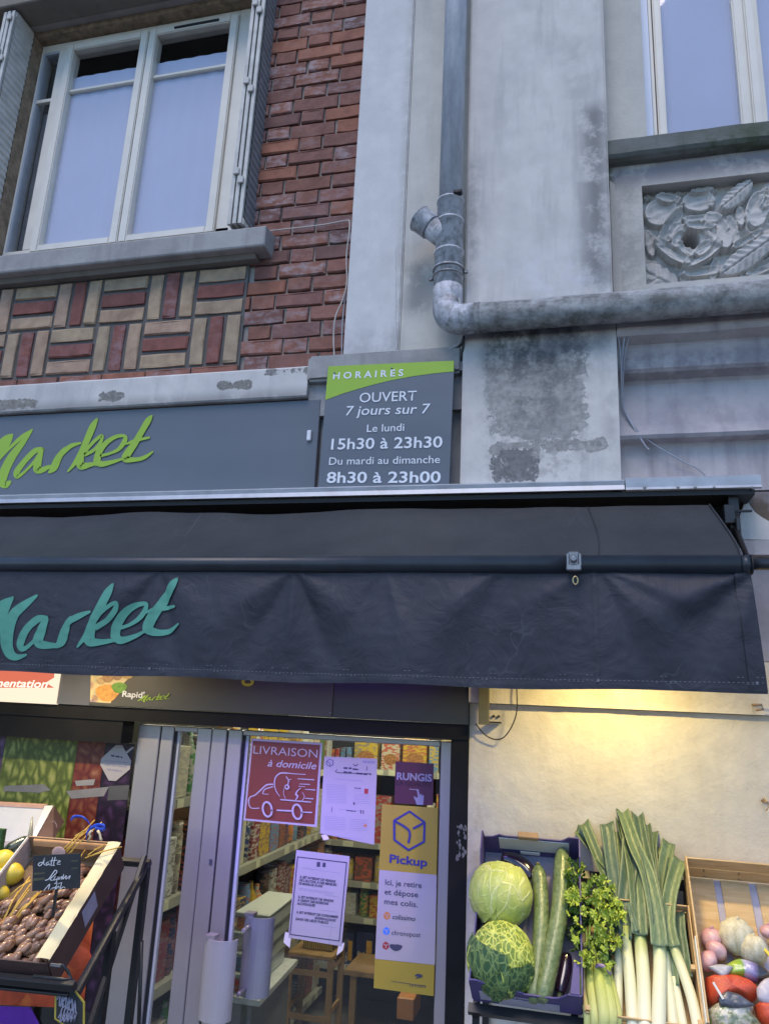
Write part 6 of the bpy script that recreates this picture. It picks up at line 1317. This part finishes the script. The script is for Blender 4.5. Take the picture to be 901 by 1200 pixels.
pillow('paper_packet', [(886, 1158), (892, 1150), (902, 1145), (915, 1148), (915, 1178), (898, 1176), (888, 1170)], .075, .012, plain('lilac_film', (.48, .45, .52), .35, .15, 20, bump=.3), 'pale lilac rounded packet at the right edge over the nets', 'packet', seed=6)
# ================================================================ LEFT DISPLAY: dates, lemons
T2 = atan2(.242, .35)
DO = Vector((-1.452, -.70+.09*sin(T2), 1.428-.09*cos(T2)))
dc = empty('date_crate', DO, 'white-sided crate lined with cream paper and filled with dates, on the black rack', 'crate', rot=(T2, 0, .11))
DWX, DL, DH = .325, .44, .09
G().box(-DWX, 0, 0, DL, -.004, 0).out('bottom', M['card'], dc, True)
G().box(0, .004, 0, DL, -.015, DH).out('side_wall', M['browncard'], dc, True); G().box(-DWX-.004, -DWX, 0, DL, 0, DH).out('side_wall', M['whitecard'], dc, True)
G().box(-DWX, 0, -.004, 0, 0, DH-.01).out('front_wall', M['browncard'], dc, True); G().box(-DWX, 0, DL, DL+.004, 0, DH).out('back_wall', M['card'], dc, True)
G().box(-DWX+.001, -DWX+.003, .002, DL-.002, .002, DH-.003).out('inner_lining', plain('beige_card', (.42, .36, .30), .8), dc, True)
g = G(); g.grid(30, 6, lambda u, v_: Vector((.006-.030*(1-v_)**1.5 if v_ < 1 else .006, DL*u, .03+.065*v_+.002*mnoise.noise(Vector((u*20, v_*4, 0)))))); g.grid(30, 3, lambda u, v_: Vector((-.034+.044*v_+.0015*mnoise.noise(Vector((u*25, v_, 2))), DL*u, DH+.004+.003*mnoise.noise(Vector((u*14, v_*3, 1)))+.003*sin(pi*v_))))
g.out('paper_lining', M['paper'], dc, True, fix=False)
g = G(); g.grid(20, 3, lambda u, v_: Vector((-DWX*.9*(1-u)-.01, DL-.002-.012*v_, DH-.004+.008*sin(pi*v_)-.02*v_))); g.out('back_lining', plain('orange_brown_paper', (.50, .27, .12), .8), dc, True, fix=False)
G().box(.0045, .0055, .18, .26, .01, .07).out('price_label', M['greyink'], dc, True)
DM = veg('date_skin', (.20, .095, .048), (.48, .29, .18), 30, .28, .5, (1, .4, 1), Coat_Weight=.3)
Wd = WM(dc); dm = []
for sd_ in range(4):
    g = G(); rn = random.Random(sd_); n = 10; rows_ = []
    for j in range(8):
        t = j/7; r = .0105*(max(0, 1-(2*t-1)**2))**.45+.0004
        rows_.append([g.b.verts.new((r*cos(2*pi*k/n)*(1+rn.uniform(-.12, .12)), (t-.5)*.042, r*sin(2*pi*k/n)*(1+rn.uniform(-.12, .12)))) for k in range(n)])
    for A, B in zip(rows_, rows_[1:]):
        for k in range(n): g.b.faces.new((A[k], B[k], B[(k+1) % n], A[(k+1) % n])).smooth = True
    g.b.faces.new(rows_[0]); g.b.faces.new(rows_[-1][::-1]); bmesh.ops.recalc_face_normals(g.b, faces=g.b.faces)
    me = bpy.data.meshes.new('date'); g.b.to_mesh(me); g.b.free(); me.materials.append(DM); dm.append(me)
rn = random.Random(3)
for k in range(270):
    y = rn.uniform(.015, .39); x = rn.uniform(-.31, -.028)
    if y > .20 and x < -.20: continue
    h = .018+.048*min(1, (.46-y)/.25)*rn.uniform(.35, 1)
    o = bpy.data.objects.new('date', dm[k % 4]); C.objects.link(o); o.location = Wd @ Vector((x, y, h)); o.rotation_euler = (T2+rn.uniform(-.5, .5), rn.uniform(-.3, .3), rn.gauss(-.7, .5)); s_ = rn.uniform(.8, 1.2); o.scale = (s_, s_, s_)
    tag(o, 'brown wrinkled date loose in the paper-lined crate', 'date', 'dates piled in the crate')
G().grid(16, 12, lambda u, v_: Vector((-.31+.29*u, .01+.40*v_, .012+.022*(1-v_)))).out('date_bed', plain('date_bed', (.10, .055, .03), .6, .3, 40, bump=.5), dc, True, fix=False)
def dat(px, py, h): return Wd @ loc_at(dc, px, py, h)
STR = plain('golden_straw', (.60, .38, .06), .5, .2, 20)
zd = Zm(0, 8.19, (0, 1020)); zt6 = Zm(0, 6.007, (0, 930))
so = empty('date_branch', dat(20, 1070, .05), 'golden dry date stalks lying in the left half of the date crate', 'branch')
for a, b in (((100, 235), (300, 100)), ((85, 260), (300, 90)), ((40, 490), (180, 200)), ((75, 500), (280, 190)), ((110, 540), (370, 215)), ((60, 505), (300, 130)), ((130, 520), (400, 200)), ((30, 480), (290, 60)), ((95, 520), (340, 240))):
    p, q = dat(*zd(*a), .055), dat(*zd(*b), .075); G().tube([p, (p+q)/2+Vector((0, -.004, .004)), q], .0024, 6).out('stalk', STR, so)
blob('knot', dat(*zd(45, 535), .055), .018, plain('amber_knot', (.45, .20, .05), .35, .2, 30), so, None, 14, 10, local=False)
s2 = empty('date_branch', dat(90, 990, .1), 'bundle of golden stalks tied with blue ribbon, sticking up behind the chalk sign', 'branch')
for a, b in (((440, 400), (610, 250)), ((455, 410), (640, 245)), ((470, 415), (670, 185)), ((490, 420), (720, 200)), ((530, 300), (650, 240)), ((500, 415), (620, 290)), ((640, 440), (860, 375)), ((600, 455), (800, 385)), ((620, 435), (740, 360)), ((560, 470), (600, 400))):
    p, q = X(*zt6(*a), -.42), X(*zt6(*b), -.36); G().tube([p, (p+q)/2+Vector((0, -.002, .003)), q], .0022, 6).out('stalk', STR, s2)
BL = plain('blue_ribbon', (.03, .10, .65), .35, .15)
def flatrib(pts, w, Y, mat, name, par):
    K = catmull([(*zt6(x, y),) for x, y in pts], 6); g = G(); R_ = []
    for i, (x, y) in enumerate(K): p = X(x, y, Y-.004*sin(i*.5)); R_.append((g.b.verts.new(p+Vector((0, 0, w))), g.b.verts.new(p+Vector((0, .006, -w)))))
    for A, B in zip(R_, R_[1:]): g.b.faces.new((A[0], A[1], B[1], B[0])).smooth = True
    o = g.out(name, mat, par, fix=False); o.modifiers.new('t', 'SOLIDIFY').thickness = .001
flatrib([(495, 190), (520, 165), (570, 165), (615, 195), (640, 240)], .0045, -.41, BL, 'ribbon', s2); flatrib([(640, 245), (680, 225), (720, 225), (740, 240), (715, 255), (670, 245)], .006, -.415, BL, 'ribbon', s2)
flatrib([(605, 320), (612, 280), (640, 240)], .005, -.41, BL, 'ribbon', s2)
CRM = plain('cream_string', (.60, .50, .30), .7)
for P_ in ([(620, 335), (640, 300), (630, 280), (650, 260)], [(690, 260), (705, 285), (710, 320), (720, 325)]): G().tube([X(*zt6(*p), -.425) for p in P_], .004, 6).out('string', CRM, s2)
blob('paper_disc', X(*zt6(415, 420), -.425), .026, plain('disc_paper', (.36, .24, .22), .6, .2, 30), s2, None, 18, 10, (1, .12, .8), local=False)
# chalk price sign in the dates
zk = Zm(0, 10.01, (20, 990))
ks = notice('chalk_sign', [zk(195, 128), zk(745, 100), zk(735, 508), zk(180, 545)], -.60, M['slate'], 'black slate price sign with white handwriting standing among the dates', 'sign', .004)
CK = [[(300, 205, 8), (268, 212, 9), (255, 235, 10), (275, 245, 9), (305, 215, 9), (330, 155, 9), (318, 215, 9), (335, 240, 8)], [(375, 200, 8), (350, 215, 8), (352, 240, 8), (378, 222, 8), (385, 238, 8)], [(425, 150, 9), (405, 235, 9), (425, 238, 7)], [(455, 145, 9), (435, 235, 9), (450, 238, 7)], [(392, 190, 6), (480, 178, 8)], [(478, 215, 7), (515, 195, 8), (500, 185, 7), (480, 225, 8), (520, 225, 6)],
 [(340, 415, 10), (385, 395, 10), (455, 300, 11), (475, 325, 9), (400, 400, 10), (430, 415, 8)], [(460, 370, 8), (440, 410, 8), (475, 400, 8), (490, 370, 8), (470, 440, 8), (450, 455, 7)], [(505, 375, 8), (498, 405, 8), (540, 370, 8), (530, 405, 8)], [(560, 345, 8), (550, 400, 8), (590, 360, 8), (585, 400, 8), (635, 360, 8), (620, 400, 7)],
 [(330, 530, 8), (395, 460, 10), (380, 520, 9)], [(410, 520, 8), (440, 480, 8), (420, 510, 8), (470, 490, 8), (455, 520, 7)], [(485, 440, 8), (470, 515, 8), (500, 480, 8), (510, 510, 7)], [(540, 440, 8), (525, 510, 8), (560, 490, 8), (580, 505, 6)], [(500, 455, 7), (530, 440, 7)]]
stroke_mesh(G(), CK, zk, -.60, .0006).out('handwriting', M['chalk'], ks, fix=False)
g = G()
for a, b, c_ in (((200, 330), (330, 320), 22), ((190, 395), (330, 380), 30), ((640, 185), (720, 180), 12), ((640, 270), (715, 262), 16)): quad_on(g, [zk(*a), zk(*b), zk(b[0], b[1]+c_), zk(a[0], a[1]+c_)], -.6004)
g.out('rubbed_chalk', plain('chalk_smear', (.075, .075, .045), .9, .3, 40), ks, fix=False)
pp = X(*zk(460, 540), -.60); G().box(pp.x-.004, pp.x+.004, -.600, -.594, pp.z-.07, pp.z+.05).out('stake', M['rack'], ks)
# black rack
r2 = empty('black_rack', (-1.5, -.4, 0), 'black metal display rack under the date crate, left of the door', 'display rack')
MR = Matrix.Translation(DO) @ Matrix.Rotation(.11, 4, 'Z') @ Matrix.Rotation(T2, 4, 'X')
def rbox(nm, *a): G().box(*a, M=MR).bevel(.002).out(nm, M['rack'], r2)
rbox('front_rail', -.9, .085, -.030, -.010, .012, .040); rbox('bottom_rail', -.9, .06, -.028, -.012, -.012, -.002); rbox('back_rail', -.9, .085, .46, .48, -.03, -.006); rbox('side_rail', .065, .085, -.012, .462, -.026, -.004); rbox('side_rail', -.16, -.14, -.008, .458, -.040, -.024)
rbox('tray', -.9, -.002, -.006, .456, -.012, -.008)
for x, y in ((.066, .455), (.066, .20), (-.85, .455)):
    p = MR @ Vector((x, y, -.02)); G().box(p.x, p.x+.022, p.y-.011, p.y+.011, 0, p.z).out('leg', M['rack'], r2)
p = MR @ Vector((.07, .455, 0)); q = MR @ Vector((.07, 0, -.01))
G().tube([p+Vector((0, 0, .02)), Vector((q.x+.0, q.y+.10, q.z-.12)), Vector((q.x+.02, q.y+.25, q.z-.40))], .011, 6, smooth=False).out('brace', M['rack'], r2)
G().tube([Vector((q.x+.03, -.35, 1.40)), Vector((q.x+.04, -.30, 1.0))], .007, 6).out('brace', M['rack'], r2)
G().tube([X(62, 1131, -.72), X(74, 1131, -.72), X(80, 1138, -.71), X(84, 1147, -.71), X(76, 1148, -.72), X(40, 1144, -.72)], .005, 8).out('hook', M['rack'], r2)
G().box(X(61, 1129, -.722).x, X(73, 1129, -.722).x, -.728, -.722, X(61, 1131, -.72).z, X(61, 1128, -.72).z).out('bright_clip', M['metal'], r2)
# hexagonal chalk tag below
zx = Zm(0, 5.631, (0, 1100))
hx = notice('chalk_tag', [zx(360, 310), zx(450, 300), zx(560, 420), zx(558, 600)], -.66, M['slate'], 'six-sided chalkboard tag with yellow-green edge hanging under the rack', 'sign', .003)
bpy.data.objects.remove(hx.children[0])
def polyon(par, pts, Y, mat, name, th=0.):
    g = G(); f_ = [g.b.verts.new(X(*p, Y)) for p in pts]
    if th:
        b_ = [g.b.verts.new(v.co+Vector((0, th, 0))) for v in f_]; g.b.faces.new(f_); g.b.faces.new(b_[::-1])
        for k in range(len(f_)): g.b.faces.new((f_[k], b_[k], b_[(k+1) % len(f_)], f_[(k+1) % len(f_)]))
    else: g.b.faces.new(f_)
    return g.out(name, mat, par, fix=False)
HXP = [(365, 320), (430, 295), (465, 300), (500, 345), (560, 420), (558, 600), (470, 610), (360, 530)]
polyon(hx, [zx(*p) for p in HXP], -.655, plain('olive_edge', (.42, .33, .05), .5), 'edge', .003)
polyon(hx, [zx(462+(x-462)*.88, 460+(y-460)*.9) for x, y in HXP], -.6562, M['slate'], 'board')
st(hx, [[(380+k*22, 400+k*6+40*(k % 2), 7), (400+k*20, 360+k*10, 9), (395+k*22, 440+k*8, 8), (420+k*18, 430+k*12, 9), (400+k*20, 500+k*4, 7)] for k in range(6)]+[[(390+k*26, 520, 7), (410+k*24, 490, 9), (402+k*24, 545, 8), (425+k*20, 520, 7)] for k in range(5)], zx, -.6568, M['greyink'], 'handwriting')
# lemon crate behind, with white box side, courgettes
lo = empty('lemon_crate', X(30, 985, -.30), 'white cardboard crate with brown end panel holding lemons and courgettes, top left of the rack', 'crate')
LC = lambda px, py, Y: X(px, py, Y)
a, b = LC(-60, 938, -.10), LC(53, 944, -.10); c_, d_ = LC(-60, 985, -.14), LC(38, 986, -.14)
def hexa(nm, f4, off, mat, par):
    g = G(); A = [g.b.verts.new(p) for p in f4]; B = [g.b.verts.new(p+off) for p in f4]; g.b.faces.new(A); g.b.faces.new(B[::-1])
    for k in range(4): g.b.faces.new((A[k], B[k], B[(k+1) % 4], A[(k+1) % 4]))
    return g.out(nm, mat, par)
WC = M['whitecard']
hexa('back_wall', [a, b, d_, c_], Vector((0, .006, 0)), WC, lo)
hexa('rim', [a+Vector((0, -.004, .001)), b+Vector((0, -.004, .001)), b+Vector((0, -.006, -.010)), a+Vector((0, -.006, -.010))], Vector((0, .02, .003)), plain('salmon_card', (.50, .30, .22), .7), lo)
e1, e2, e3, e4 = LC(64, 943, -.10), LC(75, 963, -.11), LC(62, 985, -.30), LC(40, 984, -.31)
hexa('side_wall', [LC(53, 944, -.102), LC(63, 944, -.10), LC(41, 984, -.31), LC(36, 985, -.31)], Vector((0, .004, -.02)), WC, lo)
hexa('end_panel', [LC(64, 944, -.102), LC(76, 963, -.10), LC(62, 986, -.29), LC(42, 985, -.31)], Vector((-.004, .0, -.003)), M['browncard'], lo)
g = G(); ctr = LC(63, 968, -.18)
for k in range(16):
    a_ = 2*pi*k/16; p = LC(63+6.0*cos(a_), 970+9.0*sin(a_)-.3*cos(a_)*9, -.19); q = LC(63+4.3*cos(a_), 970+6.4*sin(a_), -.19); s_ = LC(63+5*cos(a_+.2), 970+7.8*sin(a_+.2), -.19)
    g.b.faces.new([g.b.verts.new(p+Vector((.0, -.006, 0))), g.b.verts.new(q+Vector((.0, -.006, 0))), g.b.verts.new(s_+Vector((.0, -.006, 0)))])
tag(g.out('ring_logo', plain('logo_pink', (.35, .22, .22), .6), lo, fix=False), kind='stuff')
hexa('hand_hole', [LC(24, 959, -.115), LC(45, 960, -.115), LC(45, 963.5, -.118), LC(24, 962, -.118)], Vector((0, .002, 0)), emis_, lo)
hexa('floor', [LC(-60, 985, -.14), LC(42, 986, -.14), LC(22, 1024, -.36), LC(-60, 1024, -.36)], Vector((0, .0, -.006)), M['innercard'], lo)
LM = veg('lemon_skin', (.58, .43, .03), (.66, .52, .06), 8, .35, .4)
for k, (px, py, r_, lb) in enumerate(((4, 1009, 12.5, 'upper lemon at the left edge'), (14, 1024, 12.5, 'lemon in front of the courgettes, nearest the date crate'), (-2, 1030, 12, 'partly cut-off lemon at the left edge'), (2, 1047, 9, 'lowest greenish-yellow lemon at the left edge'))):
    W = X(px, py, -.42-.02*k); r = r_/FOC*(W-CAMP).dot(FF); o = empty('lemon', W, lb, 'lemon')
    blob('body', Vector((0, 0, 0)), r, LM, o, lambda d: r*.28*max(0, abs(d.z)-.82)*4*.5+.0006*mnoise.noise(d*12), 26, 20, (1, 1, 1.08), Euler((.3, 1.2+k*.3, .4)))
CG = veg('courgette_skin', (.018, .035, .018), (.09, .11, .09), 30, .2, .3, (1, 1, .3), Coat_Weight=.4)
for k, (a, b, w, lb) in enumerate((((6, 997), (34, 984), .020, 'dark striped courgette behind the lemons, upper one'), ((14, 1004), (38, 993), .018, 'second dark courgette lying under the first'), ((20, 1012), (36, 1001), .014, 'pale glinting courgette end nearest the date crate'))):
    p, q = X(*a, -.36), X(*b, -.30); o = empty('courgette', p, lb, 'courgette'); K = [p+(q-p)*t/8 for t in range(9)]; G().tube(K, [w*(.55+.45*sin(pi*min(1, t/2.5)*.5)) if t < 4 else w*(.6+.4*sin(pi*.5*min(1, (8.6-t)/2.5))) for t in range(9)], 14).out('body', CG, o)
kn = empty('price_stake', X(36, 985, -.33), 'narrow pointed grey-green price stake standing beside the date crate', 'stake'); G().tube([X(33.5, 1004, -.36), X(36, 978, -.33), X(38.5, 957, -.32)], [.011, .008, .002], 6, flat=.3).out('stake', plain('olive_plastic', (.17, .17, .12), .4), kn)
gb = tag(box('green_box', X(-12, 985, -.40).x, X(4, 985, -.40).x, -.41, -.39, X(0, 996, -.4).z, X(0, 971, -.4).z, plain('green_card', (.03, .09, .02), .5)), 'small dark green card at the left edge above the lemons', 'card')

# ---- every packet gets a label of its own: counted along its shelf
ORD = ['first', 'second', 'third', 'fourth', 'fifth', 'sixth', 'seventh', 'eighth', 'ninth', 'tenth', 'eleventh', 'twelfth']
same = {}
for o in C.objects:
    if o.get('group') in ('packets on the back shelf', 'goods on the side shelf'): same.setdefault(o['label'], []).append(o)
for lb, os_ in same.items():
    if len(os_) > 1:
        side = os_[0]['group'].startswith('goods'); os_.sort(key=lambda o: o.location.y if side else o.location.x)
        for k, o in enumerate(os_): o['label'] = f"{ORD[min(k, 11)]} {lb}, counted {'from the door inwards' if side else 'from the left'}"
